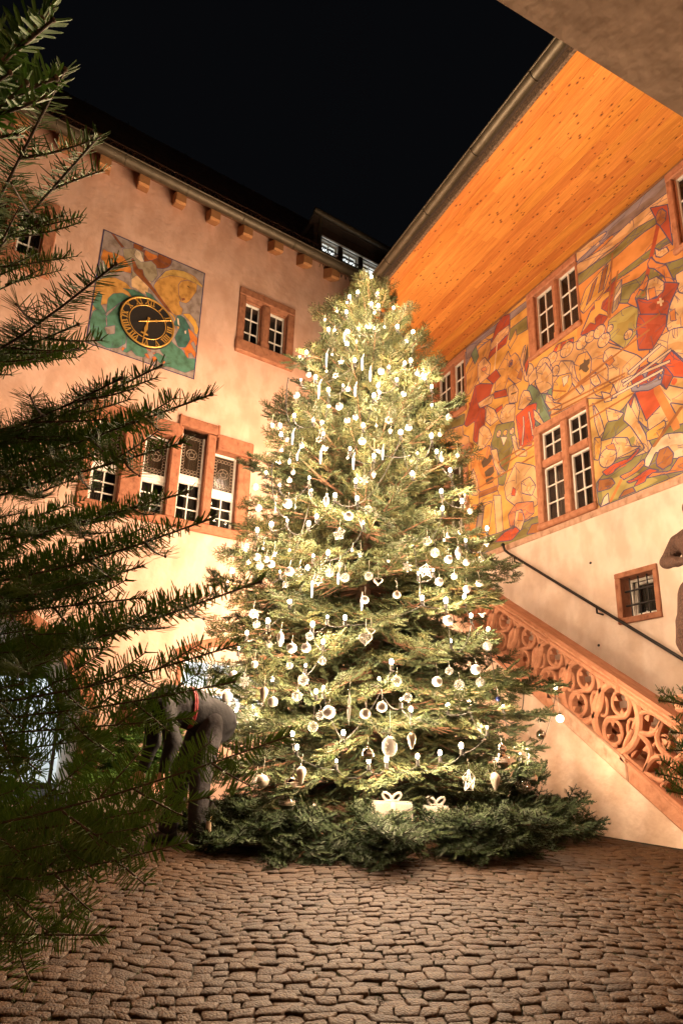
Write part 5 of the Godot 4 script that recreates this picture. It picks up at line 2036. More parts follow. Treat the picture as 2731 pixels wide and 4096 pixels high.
func ornaments(rows: Array) -> void:
	var desc := {
		"white": ["matte white ball bauble", "bauble"], "pearl": ["pearly satin ball bauble", "bauble"], "patterned": ["white ball bauble with embossed pattern", "bauble"],
		"clear": ["clear glass ball bauble", "bauble"], "silver": ["mirror silver ball bauble", "bauble"], "wire": ["woven silver wire ball", "bauble"], "blue": ["tiny dark blue ball bauble", "bauble"],
		"litball": ["lit round glass ball on the longest branch", "light bulb"], "egg": ["large clear glass egg with crackled surface", "glass egg"], "cone": ["white pine cone shaped ornament", "ornament"],
		"spindle": ["long slim glass drop ornament", "ornament"], "drop": ["smooth pear shaped glass ornament", "ornament"], "star": ["flat white star ornament", "star"], "wovenstar": ["white star woven from wire", "star"],
		"wirestar": ["open wire star ornament", "star"], "snowflake": ["white snowflake ornament", "snowflake"], "heart": ["white heart ornament", "heart"], "openheart": ["silver open heart outline", "heart"],
		"wovenheart": ["heart woven from white wire", "heart"], "bird": ["white bird ornament with spread wings", "bird ornament"], "angel": ["small white angel figure ornament", "angel ornament"], "bell": ["small white bell ornament", "bell"], "icicle": ["glowing bluish white icicle light", "icicle light"]}
	var called := {"white": "ball_bauble", "pearl": "ball_bauble", "patterned": "ball_bauble", "clear": "glass_bauble", "silver": "silver_bauble", "wire": "wire_ball", "blue": "ball_bauble", "litball": "ball_light", "egg": "glass_egg", "cone": "cone_ornament", "spindle": "glass_drop", "drop": "pear_ornament", "star": "star_ornament", "wovenstar": "woven_star", "wirestar": "wire_star", "snowflake": "snowflake_ornament", "heart": "heart_ornament", "openheart": "open_heart", "wovenheart": "woven_heart", "bird": "bird_ornament", "angel": "angel_ornament", "bell": "bell_ornament", "icicle": "icicle_light"}
	var groups := {}
	for q in rows:
		if not groups.has(q[0]): groups[q[0]] = []
		groups[q[0]].push_back(q)
	for kind in groups:
		var pts := []
		for q in groups[kind]:
			pts.push_back(Vector3(q[1], q[2], q[3]))
		var words := place_words(pts)
		for i in pts.size():
			var w: Array = words[i]
			var label: String = "%s %s%s" % [desc[kind][0], WHERE[w[0]], (", " + w[1]) if w[1] != "" else ""]
			var t := thing(called[kind], label, desc[kind][1], pts[i], (desc[kind][0] + "s on the Christmas tree") if pts.size() > 1 else "")
			var e: Vector3 = (pts[i] - TREE) * Vector3(1, 0, 1)
			t.rotation.y = atan2(e.x, e.z) + rnd(-0.35, 0.35)
			ornament(t, kind, groups[kind][i][4])

func cap(t: Node3D, y: float, s: float, thread: float, mat := "silver") -> void:
	var mb := MB.new()
	mb.lathe(Vector3(0, y, 0), [Vector2(0.0, -s * 0.2), Vector2(s, -s * 0.2), Vector2(s, s * 0.8), Vector2(s * 0.7, s), Vector2(0, s)], 8)
	ring(mb, Vector3(0, y + s * 1.5, 0), s * 0.55, s * 0.13, 8)
	part(t, "cap", mb, M[mat])
	mb = MB.new()
	mb.tube([Vector3(0, y + s * 2, 0), Vector3(0.003, y + s * 2 + thread * 0.5, -0.004), Vector3(0, y + s * 2 + thread, -0.012)], [0.0014], 3, false)
	part(t, "thread", mb, M.thread)

func ornament(t: Node3D, kind: String, r: float) -> void:
	var mb := MB.new()
	match kind:
		"white", "pearl", "blue", "patterned", "silver", "clear":
			mb.ball(Vector3.ZERO, r, 20, 12)
			var mats := {"white": "bauble_white", "pearl": "bauble_pearl", "blue": "bauble_blue", "patterned": "bauble_pattern", "silver": "silver", "clear": "clear_glass"}
			part(t, "glass_ball", mb, M[mats[kind]])
			if kind == "clear":
				mb = MB.new()
				if R.randf() < 0.5:
					mb.lathe(Vector3(0, -r * 0.7, 0), [Vector2(0, 0), Vector2(r * 0.35, 0.02 * r), Vector2(r * 0.12, r * 0.5), Vector2(r * 0.25, r * 0.5), Vector2(0.0, r * 1.2)], 8)
				else:
					for k in 14:
						mb.ball(Vector3(rnd(-1, 1), rnd(-0.9, 0.2), rnd(-1, 1)).normalized() * r * rnd(0.55, 0.9), r * 0.07, 6, 4)
				part(t, "inner_figure", mb, M.bauble_white)
			if kind == "patterned":
				mb = MB.new()
				for k in 5:
					var y := r * (-0.6 + 0.3 * k)
					var q := sqrt(r * r - y * y)
					var pts := []
					for j in 21:
						pts.push_back(Vector3(cos(TAU * j / 20) * q, y + (0.06 * r if j % 2 else -0.06 * r), sin(TAU * j / 20) * q))
					mb.tube(pts, [r * 0.045], 4, false)
				part(t, "relief_band", mb, M.bauble_white)
			if kind == "silver" and r > 0.05:
				mb = MB.new()
				for y in [-0.12, 0.12, 0.3]:
					var q := sqrt(1.0 - y * y)
					var pts := []
					for j in 25:
						pts.push_back(Vector3(cos(TAU * j / 24) * q, y, sin(TAU * j / 24) * q) * r)
					mb.tube(pts, [r * 0.035], 4, false)
				part(t, "band", mb, M.bauble_pearl)
			cap(t, r * 0.98, maxf(0.006, r * 0.2), rnd(0.03, 0.10))
		"litball":
			mb.ball(Vector3.ZERO, r, 16, 10)
			part(t, "light_bulb", mb, M.ball_glow)
			lamp(t, Vector3.ZERO, BULB, warm(), r * 0.8)
			cap(t, r, 0.014, 0.12, "cable")
		"wire":
			for k in 26:
				var a := Vector3(rnd(-1, 1), rnd(-1, 1), rnd(-1, 1)).normalized()
				var b := a.cross(Vector3(rnd(-1, 1), rnd(-1, 1), rnd(-1, 1))).normalized()
				var pts := []
				for j in 17:
					pts.push_back((a * cos(TAU * j / 16) + b * sin(TAU * j / 16)) * r)
				mb.tube(pts, [0.0025], 4, false)
			part(t, "wire_shell", mb, M.silver)
			cap(t, r, 0.01, 0.1)
		"egg":
			mb.ball(Vector3.ZERO, r, 24, 16, Vector3(0.8, 1.05, 0.8))
			part(t, "glass_shell", mb, M.crackle)
			mb = MB.new()
			for k in 40:
				mb.ball(Vector3(rnd(-1, 1), rnd(-1, 0.5), rnd(-1, 1)).normalized() * Vector3(0.78, 1.0, 0.78) * r, r * rnd(0.04, 0.09), 6, 4)
			part(t, "glass_beads", mb, M.bauble_white)
			cap(t, r * 1.05, 0.014, 0.16)
		"cone":
			var prof := [Vector2(0.0, -r)]
			for k in 9:
				var u := k / 8.0
				var y := -r * 0.92 + r * 1.75 * u
				var w := r * 0.46 * sin(PI * (0.12 + 0.80 * pow(u, 1.1))) * (1.0 if u < 0.7 else 1.0 - (u - 0.7))
				prof.push_back(Vector2(w, y))
				prof.push_back(Vector2(w * 0.86, y + r * 0.10))
			prof.push_back(Vector2(0.0, r * 0.98))
			mb.lathe(Vector3.ZERO, prof, 14)
			part(t, "cone_body", mb, M.bauble_white)
			cap(t, r * 0.98, 0.008, 0.05)
		"spindle":
			mb.lathe(Vector3.ZERO, [Vector2(0.0, -r), Vector2(r * 0.05, -r * 0.6), Vector2(r * 0.11, -r * 0.1), Vector2(r * 0.05, 0), Vector2(r * 0.12, r * 0.06), Vector2(r * 0.05, r * 0.13), Vector2(r * 0.10, r * 0.3), Vector2(r * 0.04, r * 0.75), Vector2(0, r)], 10)
			part(t, "glass_body", mb, M.clear_solid)
			cap(t, r, 0.006, 0.06)
		"drop":
			mb.lathe(Vector3.ZERO, [Vector2(0.0, -r), Vector2(r * 0.14, -r * 0.85), Vector2(r * 0.36, -r * 0.3), Vector2(r * 0.52, r * 0.2), Vector2(r * 0.54, r * 0.45), Vector2(r * 0.42, r * 0.75), Vector2(r * 0.2, r * 0.93), Vector2(0, r)], 18)
			part(t, "glass_body", mb, M.bauble_pearl)
			cap(t, r, 0.011, 0.06)
		"star":
			mb.prism(star5(r, 0.45), -0.006, 0.008, 0.005)
			part(t, "star_plate", mb, M.bauble_white)
			cap(t, r, 0.004, 0.04)
		"wovenstar":
			var p := star5(r, 0.45)
			mb.bar2d(p, 0.006, -0.004, 0.004, true, 0.001)
			weave(mb, p, r, 90, 0.0014)
			part(t, "wire_work", mb, M.bauble_white)
			cap(t, r, 0.004, 0.07)
		"wirestar":
			for q in 2:
				var pts := []
				for k in 4:
					var a := PI / 2 + TAU * k / 3 + PI * q
					pts.push_back(Vector3(cos(a), sin(a), 0) * r)
				mb.tube(pts, [0.0028], 4, false)
			part(t, "wire_work", mb, M.bauble_white)
			cap(t, r, 0.004, 0.05)
		"snowflake":
			for k in 6:
				var a := PI / 2 + TAU * k / 6
				var f := Vector3(cos(a), sin(a), 0)
				var s := Vector3(-sin(a), cos(a), 0)
				mb.tube([Vector3.ZERO, f * r], [r * 0.06], 5)
				for q in [0.35, 0.62, 0.86]:
					for d in [-1.0, 1.0]:
						mb.tube([f * r * q, f * r * (q + 0.22) + s * d * r * (0.36 - 0.2 * q)], [r * 0.045], 5)
				mb.ball(f * r, r * 0.08, 6, 4)
			part(t, "flake", mb, M.bauble_white)
			cap(t, r, 0.004, 0.06)
		"heart":
			mb.prism(heart(r), -r * 0.3, r * 0.3, r * 0.22)
			part(t, "heart_body", mb, M.bauble_pearl)
			cap(t, r * 0.5, 0.006, 0.08)
		"openheart":
			mb.bar2d(heart(r), r * 0.22, -0.01, 0.012, true, 0.006)
			part(t, "heart_outline", mb, M.silver)
			cap(t, r * 0.45, 0.006, 0.10)
		"wovenheart":
			mb.bar2d(heart(r), 0.006, -0.004, 0.004, true, 0.001)
			weave(mb, heart(r), r, 80, 0.0014)
			part(t, "wire_work", mb, M.bauble_white)
			cap(t, r * 0.45, 0.004, 0.12)
		"bird":
			mb.ball(Vector3.ZERO, r, 12, 8, Vector3(0.4, 0.4, 0.4))
			mb.ball(Vector3(r * 0.5, r * 0.25, 0), r * 0.22, 8, 6)
			part(t, "body", mb, M.bauble_white)
			mb = MB.new()
			for s in [-1.0, 1.0]:
				var keep := mb.xf
				mb.xf = Transform3D(Basis(Vector3(1, 0, 0), s * 1.0), Vector3.ZERO)
				mb.prism(PackedVector2Array([Vector2(-r * 0.3, 0), Vector2(r * 0.3, 0), Vector2(r * 0.1, r * 0.9), Vector2(-r * 0.5, r * 0.7)]), -0.002, 0.002, 0.001)
				mb.xf = keep
			part(t, "wing", mb, M.bauble_white)
			mb = MB.new()
			mb.prism(PackedVector2Array([Vector2(-r * 0.3, -r * 0.1), Vector2(-r * 0.3, r * 0.12), Vector2(-r, r * 0.2), Vector2(-r, -r * 0.2)]), -0.003, 0.003, 0.001)
			part(t, "tail", mb, M.bauble_white)
		"angel":
			mb.lathe(Vector3.ZERO, [Vector2(0, -r), Vector2(r * 0.55, -r), Vector2(r * 0.2, r * 0.2), Vector2(0, r * 0.35)], 12)
			part(t, "gown", mb, M.bauble_white)
			mb = MB.new()
			mb.ball(Vector3(0, r * 0.55, 0), r * 0.27, 10, 7)
			part(t, "head", mb, M.bauble_pearl)
			for s in [-1.0, 1.0]:
				mb = MB.new()
				mb.prism(PackedVector2Array([Vector2(0, 0), Vector2(s * r * 0.9, r * 0.55), Vector2(s * r * 0.8, -r * 0.2), Vector2(0, -r * 0.4)]), -0.012, -0.008, 0.001)
				part(t, "wing", mb, M.bauble_white)
			cap(t, r * 0.8, 0.004, 0.08)
		"bell":
			mb.lathe(Vector3.ZERO, [Vector2(r * 0.8, -r), Vector2(r * 0.55, -r * 0.6), Vector2(r * 0.4, r * 0.3), Vector2(r * 0.2, r * 0.7), Vector2(0, r * 0.75)], 14)
			part(t, "bell_body", mb, M.bauble_white)
			mb = MB.new()
			mb.ball(Vector3(0, -r, 0), r * 0.18, 8, 6)
			part(t, "clapper", mb, M.silver)
			cap(t, r * 0.75, 0.005, 0.06)
		"icicle":
			mb.tube([Vector3(0, -r, 0), Vector3(0, -r * 0.3, 0), Vector3(0, r * 0.8, 0)], [0.004, 0.007, 0.008], 8)
			part(t, "light_tube", mb, M.icicle_glow)
			mb = MB.new()
			mb.tube([Vector3(0, r * 0.8, 0), Vector3(0, r, 0), Vector3(0.01, r + 0.06, -0.02)], [0.009, 0.007, 0.003], 6)
			part(t, "socket", mb, M.bauble_white)
			lamp(t, Vector3(0, 0, 0), 0.010, lin(0.75, 0.88, 1.0), 0.01)

# ---------------------------------------------------------------- bodies as one skin over joints
func flesh(mb: MB, bones: Array, cell: float, blend: float) -> void:
	var lo := Vector3(1e9, 1e9, 1e9)
	var hi := -lo
	for b in bones:
		for e in 2:
			var p: Vector3 = b[e]
			var r: float = b[2 + e] + blend + cell * 3
			lo = lo.min(p - Vector3.ONE * r)
			hi = hi.max(p + Vector3.ONE * r)
	var nx := int((hi.x - lo.x) / cell) + 2
	var ny := int((hi.y - lo.y) / cell) + 2
	var nz := int((hi.z - lo.z) / cell) + 2
	var f := PackedFloat32Array()
	f.resize(nx * ny * nz)
	f.fill(9.0)
	for b in bones:
		var a: Vector3 = b[0]
		var d: Vector3 = b[1] - a
		var ra: float = b[2]
		var rb: float = b[3]
		var dd := maxf(d.length_squared(), 1e-9)
		var m := Vector3.ONE * (maxf(ra, rb) + blend + cell * 2)
		var p0 := (a.min(b[1]) - m - lo) / cell
		var p1 := (a.max(b[1]) + m - lo) / cell
		for k in range(maxi(0, int(p0.z)), mini(nz - 1, int(p1.z) + 1) + 1):
			for j in range(maxi(0, int(p0.y)), mini(ny - 1, int(p1.y) + 1) + 1):
				var at := (k * ny + j) * nx
				for i in range(maxi(0, int(p0.x)), mini(nx - 1, int(p1.x) + 1) + 1):
					var p := lo + Vector3(i, j, k) * cell
					var t := clampf((p - a).dot(d) / dd, 0.0, 1.0)
					var s := (p - a - d * t).length() - lerpf(ra, rb, t)
					var o := f[at + i]
					var h := maxf(blend - absf(o - s), 0.0) / blend
					f[at + i] = minf(o, s) - h * h * blend * 0.25
	var verts := {}
	var sx := 1
	var sy := nx
	var sz := nx * ny
	var offs := [0, sx, sy, sx + sy, sz, sx + sz, sy + sz, sx + sy + sz]
	var edges := [[0, 1], [2, 3], [4, 5], [6, 7], [0, 2], [1, 3], [4, 6], [5, 7], [0, 4], [1, 5], [2, 6], [3, 7]]
	for k in nz - 1:
		for j in ny - 1:
			for i in nx - 1:
				var at := (k * ny + j) * nx + i
				var q0 := f[at]
				if q0 > cell * 2.0:
					continue
				var inside := 0
				for o in offs:
					if f[at + o] < 0.0: inside += 1
				if inside == 0 or inside == 8:
					continue
				var s := Vector3.ZERO
				var c := 0
				for e in edges:
					var v0 := f[at + offs[e[0]]]
					var v1 := f[at + offs[e[1]]]
					if (v0 < 0.0) != (v1 < 0.0):
						var t := v0 / (v0 - v1)
						var e0 := Vector3(e[0] & 1, (e[0] >> 1) & 1, e[0] >> 2)
						var e1 := Vector3(e[1] & 1, (e[1] >> 1) & 1, e[1] >> 2)
						s += e0.lerp(e1, t)
						c += 1
				var g := Vector3(f[at + 1] + f[at + 1 + sy] + f[at + 1 + sz] + f[at + 1 + sy + sz] - f[at] - f[at + sy] - f[at + sz] - f[at + sy + sz], f[at + sy] + f[at + 1 + sy] + f[at + sy + sz] + f[at + 1 + sy + sz] - f[at] - f[at + 1] - f[at + sz] - f[at + 1 + sz], f[at + sz] + f[at + 1 + sz] + f[at + sy + sz] + f[at + 1 + sy + sz] - f[at] - f[at + 1] - f[at + sy] - f[at + 1 + sy])
				verts[at] = [lo + (Vector3(i, j, k) + s / c) * cell, g.normalized()]
	for at in verts:
		for ax in [[sx, sy, sz], [sy, sz, sx], [sz, sx, sy]]:
			var v0 := f[at]
			var v1 := f[at + ax[0]]
			if (v0 < 0.0) == (v1 < 0.0):
				continue
			var a = verts.get(at)
			var b = verts.get(at - ax[1])
			var c = verts.get(at - ax[1] - ax[2])
			var d = verts.get(at - ax[2])
			if a == null or b == null or c == null or d == null:
				continue
			if v0 < 0.0:
				mb.trin(a[0], b[0], c[0], a[1], b[1], c[1])
				mb.trin(a[0], c[0], d[0], a[1], c[1], d[1])
			else:
				mb.trin(a[0], c[0], b[0], a[1], c[1], b[1])
				mb.trin(a[0], d[0], c[0], a[1], d[1], c[1])

func hand(mb: MB, wrist: Vector3, f: Vector3, side: Vector3, curl: float) -> void:
	f = f.normalized()
	side = (side - f * side.dot(f)).normalized()
	var palm_n := f.cross(side)
	var bones := [[wrist, wrist + f * 0.02, 0.022, 0.024]]
	for k in 4:
		bones.push_back([wrist + f * 0.02 + side * (0.024 - 0.016 * k), wrist + f * 0.075 + side * (0.03 - 0.02 * k), 0.014, 0.011])
		var o := wrist + f * 0.08 + side * (0.03 - 0.02 * k)
		var l: float = [0.068, 0.078, 0.072, 0.055][k]
		var d1 := f.rotated(side, curl)
		var d2 := f.rotated(side, curl * 2.2)
		bones.push_back([o, o + d1 * l * 0.5, 0.0095, 0.0088])
		bones.push_back([o + d1 * l * 0.5, o + d1 * l * 0.5 + d2 * l * 0.5, 0.0088, 0.0072])
	var th := wrist + f * 0.025 + side * 0.028
	var td := (f * 0.75 + side * 0.65 + palm_n * 0.25).normalized()
	bones.push_back([th, th + td * 0.035, 0.013, 0.010])
	bones.push_back([th + td * 0.035, th + td * 0.035 + (td + f * 0.6).normalized() * 0.03, 0.010, 0.008])
	flesh(mb, bones, 0.0042, 0.006)

func person() -> void:
	var o := thing("person", "person in dark jacket with red stripe and grey trousers bending over beside the tree", "person", Vector3(1.2, 0, -4.3))
	var V := func(x: float, y: float, z: float) -> Vector3: return Vector3(x - 1.2, y, z)
	# joints: bent at the hip, facing left, both arms reaching down
	var hip_l: Vector3 = V.call(1.28, 0.86, 0.08)
	var hip_r: Vector3 = V.call(1.27, 0.86, -0.10)
	var kn_l: Vector3 = V.call(1.225, 0.48, 0.09)
	var kn_r: Vector3 = V.call(1.15, 0.49, -0.11)
	var an_l: Vector3 = V.call(1.235, 0.09, 0.10)
	var an_r: Vector3 = V.call(1.08, 0.09, -0.13)
	var pel: Vector3 = V.call(1.27, 0.90, 0.0)
	var waist: Vector3 = V.call(1.15, 0.965, 0.0)
	var chest: Vector3 = V.call(0.97, 0.98, 0.0)
	var neck: Vector3 = V.call(0.84, 0.96, 0.0)
	var head: Vector3 = V.call(0.71, 0.90, 0.02)
	var sh_l: Vector3 = V.call(0.90, 0.96, 0.17)
	var sh_r: Vector3 = V.call(0.90, 0.96, -0.17)
	var el_l: Vector3 = V.call(0.98, 0.72, 0.20)
	var el_r: Vector3 = V.call(0.92, 0.71, -0.19)
	var wr_l: Vector3 = V.call(0.94, 0.50, 0.14)
	var wr_r: Vector3 = V.call(0.85, 0.50, -0.12)
	var body := MB.new()
	var skin := [[pel, waist, 0.125, 0.115], [waist, chest, 0.115, 0.125], [chest, neck, 0.12, 0.06], [neck, head, 0.055, 0.055], [head + Vector3(0.02, 0.02, 0), head + Vector3(-0.03, -0.02, 0), 0.088, 0.08], [head + Vector3(-0.05, -0.06, 0), head + Vector3(-0.06, -0.075, 0), 0.045, 0.035],
		[hip_l, kn_l, 0.082, 0.054], [kn_l, an_l, 0.054, 0.036], [hip_r, kn_r, 0.082, 0.054], [kn_r, an_r, 0.054, 0.036], [sh_l, el_l, 0.047, 0.037], [el_l, wr_l, 0.037, 0.025], [sh_r, el_r, 0.047, 0.037], [el_r, wr_r, 0.037, 0.025],
		[head + Vector3(-0.11, -0.035, 0), head + Vector3(-0.095, -0.01, 0), 0.013, 0.009], [head + Vector3(-0.01, -0.01, 0.085), head + Vector3(0.0, 0.015, 0.088), 0.016, 0.014], [head + Vector3(-0.01, -0.01, -0.085), head + Vector3(0.0, 0.015, -0.088), 0.016, 0.014]]
	flesh(body, skin, 0.012, 0.03)
	hand(body, wr_l, Vector3(-0.25, -0.95, 0), Vector3(-0.9, 0, -0.2), 0.4)
	hand(body, wr_r, Vector3(-0.25, -0.95, 0), Vector3(-0.9, 0, 0.2), 0.4)
	part(o, "body", body, M.skin)
	var j := MB.new()
	flesh(j, [[V.call(1.33, 0.87, 0), waist, 0.165, 0.15], [waist, chest, 0.145, 0.15], [chest, V.call(0.86, 0.97, 0), 0.145, 0.085], [sh_l, el_l, 0.07, 0.056], [el_l, wr_l + Vector3(0.01, 0.03, 0), 0.056, 0.042], [sh_r, el_r, 0.07, 0.056], [el_r, wr_r + Vector3(0.01, 0.03, 0), 0.056, 0.042], [chest + Vector3(0, 0, 0.1), waist + Vector3(0, 0, 0.09), 0.1, 0.1], [chest + Vector3(0, 0, -0.1), waist + Vector3(0, 0, -0.09), 0.1, 0.1]], 0.013, 0.035)
	var jk := part(o, "jacket", j, M.jacket)
	var st := MB.new()
	for q in [0.12, 0.2]:
		var c := waist.lerp(chest, q)
		var pts := []
		for k in 21:
			var a := TAU * k / 20
			pts.push_back(c + Vector3(0.0, cos(a) * 0.152, sin(a) * 0.198))
		st.tube(pts, [0.009], 5, false)
	part(jk, "red_stripe", st, M.red_sign)
	var tr := MB.new()
	flesh(tr, [[pel + Vector3(0.03, 0, 0), pel + Vector3(0.03, 0, 0.001), 0.135, 0.135], [hip_l, kn_l, 0.105, 0.078], [kn_l, an_l + Vector3(0, 0.02, 0), 0.078, 0.068], [hip_r, kn_r, 0.105, 0.078], [kn_r, an_r + Vector3(0, 0.02, 0), 0.078, 0.068]], 0.013, 0.03)
	part(o, "trousers", tr, M.trousers)
	for a in [an_l, an_r]:
		var b := MB.new()
		flesh(b, [[a + Vector3(0.03, -0.035, 0), a + Vector3(-0.12, -0.05, 0.01), 0.044, 0.036], [a + Vector3(0, 0.04, 0), a + Vector3(0.01, -0.03, 0), 0.046, 0.048]], 0.011, 0.02)
		part(o, "boot", b, M.boot)
	var hr := MB.new()
	flesh(hr, [[head + Vector3(0.035, 0.03, 0), head + Vector3(-0.02, 0.035, 0), 0.092, 0.075], [head + Vector3(0.06, -0.01, 0.03), head + Vector3(0.05, -0.05, 0.03), 0.06, 0.04]], 0.011, 0.02)
	part(o, "hair", hr, M.hair)

func statue() -> void:
	var o := thing("stone_statue", "weathered red sandstone statue of a robed figure on the stair post", "statue", Vector3(4.86, 1.20, -2.37))
	var mb := MB.new()
	mb.box(Vector3(-0.22, 0, -0.23), Vector3(0.22, 0.06, 0.23), 0.015)
	mb.box(Vector3(-0.20, 0.06, -0.22), Vector3(0.20, 0.11, 0.22), 0.012)
	part(o, "plinth", mb, M.statue_stone)
	mb = MB.new()
	var B := [
		[Vector3(0, 1.50, 0.0), Vector3(-0.02, 1.57, 0.0), 0.088, 0.092], [Vector3(-0.04, 1.47, 0), Vector3(-0.045, 1.455, 0), 0.055, 0.045], [Vector3(-0.105, 1.51, 0), Vector3(-0.1, 1.54, 0), 0.016, 0.01],
		[Vector3(0, 1.38, 0), Vector3(0, 1.46, 0), 0.06, 0.055], [Vector3(0.03, 1.42, -0.05), Vector3(0.05, 1.33, -0.07), 0.07, 0.04],
		[Vector3(0, 1.30, -0.09), Vector3(0, 1.30, 0.10), 0.105, 0.105], [Vector3(0, 1.28, 0), Vector3(0.01, 0.98, 0.0), 0.15, 0.13], [Vector3(0.01, 0.98, 0), Vector3(0, 0.80, 0), 0.13, 0.155],
		[Vector3(0, 1.31, -0.17), Vector3(-0.04, 1.15, -0.255), 0.072, 0.058], [Vector3(-0.04, 1.15, -0.255), Vector3(-0.15, 1.09, -0.12), 0.056, 0.04], [Vector3(-0.15, 1.09, -0.12), Vector3(-0.18, 1.075, -0.05), 0.038, 0.03],
		[Vector3(-0.18, 1.075, -0.05), Vector3(-0.19, 1.02, -0.01), 0.014, 0.011], [Vector3(-0.18, 1.085, -0.06), Vector3(-0.2, 1.03, -0.035), 0.014, 0.011], [Vector3(-0.175, 1.06, -0.03), Vector3(-0.19, 1.01, 0.012), 0.013, 0.01],
		[Vector3(0, 1.31, 0.17), Vector3(-0.04, 1.12, 0.25), 0.072, 0.058], [Vector3(-0.04, 1.12, 0.25), Vector3(-0.16, 1.2, 0.12), 0.054, 0.04],
		[Vector3(0, 0.82, -0.10), Vector3(-0.09, 0.50, -0.13), 0.115, 0.085], [Vector3(-0.09, 0.50, -0.13), Vector3(-0.03, 0.13, -0.09), 0.08, 0.055], [Vector3(-0.03, 0.14, -0.09), Vector3(-0.14, 0.12, -0.1), 0.05, 0.035],
		[Vector3(0, 0.82, 0.10), Vector3(-0.03, 0.48, 0.11), 0.115, 0.085], [Vector3(-0.03, 0.48, 0.11), Vector3(0.0, 0.13, 0.11), 0.08, 0.055],
		[Vector3(0.05, 0.86, -0.10), Vector3(0.03, 0.45, -0.19), 0.13, 0.10], [Vector3(0.03, 0.62, -0.20), Vector3(0.03, 0.40, -0.21), 0.075, 0.06], [Vector3(0.08, 0.80, 0.05), Vector3(0.1, 0.14, 0.03), 0.16, 0.15], [Vector3(0.03, 0.40, -0.20), Vector3(0.05, 0.14, -0.13), 0.06, 0.07]]
	for k in 7:                                   # folds of the robe
		var z := -0.2 + 0.055 * k
		B.push_back([Vector3(-0.10 + 0.03 * absf(k - 3.0), 0.84 - 0.01 * k, z * 0.8), Vector3(-0.02, 0.2, z), 0.022, 0.026])
	for k in 5:
		B.push_back([Vector3(-0.10, 1.32 - 0.05 * k, -0.12 + 0.02 * k), Vector3(-0.14, 1.22 - 0.055 * k, 0.02), 0.016, 0.018])
		B.push_back([Vector3(0.02, 1.28 - 0.03 * k, -0.235 - 0.004 * k), Vector3(-0.06, 1.25 - 0.035 * k, -0.225), 0.014, 0.014])
	flesh(mb, B, 0.011, 0.022)
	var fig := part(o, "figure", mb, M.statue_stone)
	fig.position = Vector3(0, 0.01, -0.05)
	fig.scale = Vector3(1.0, 1.03, 1.08)

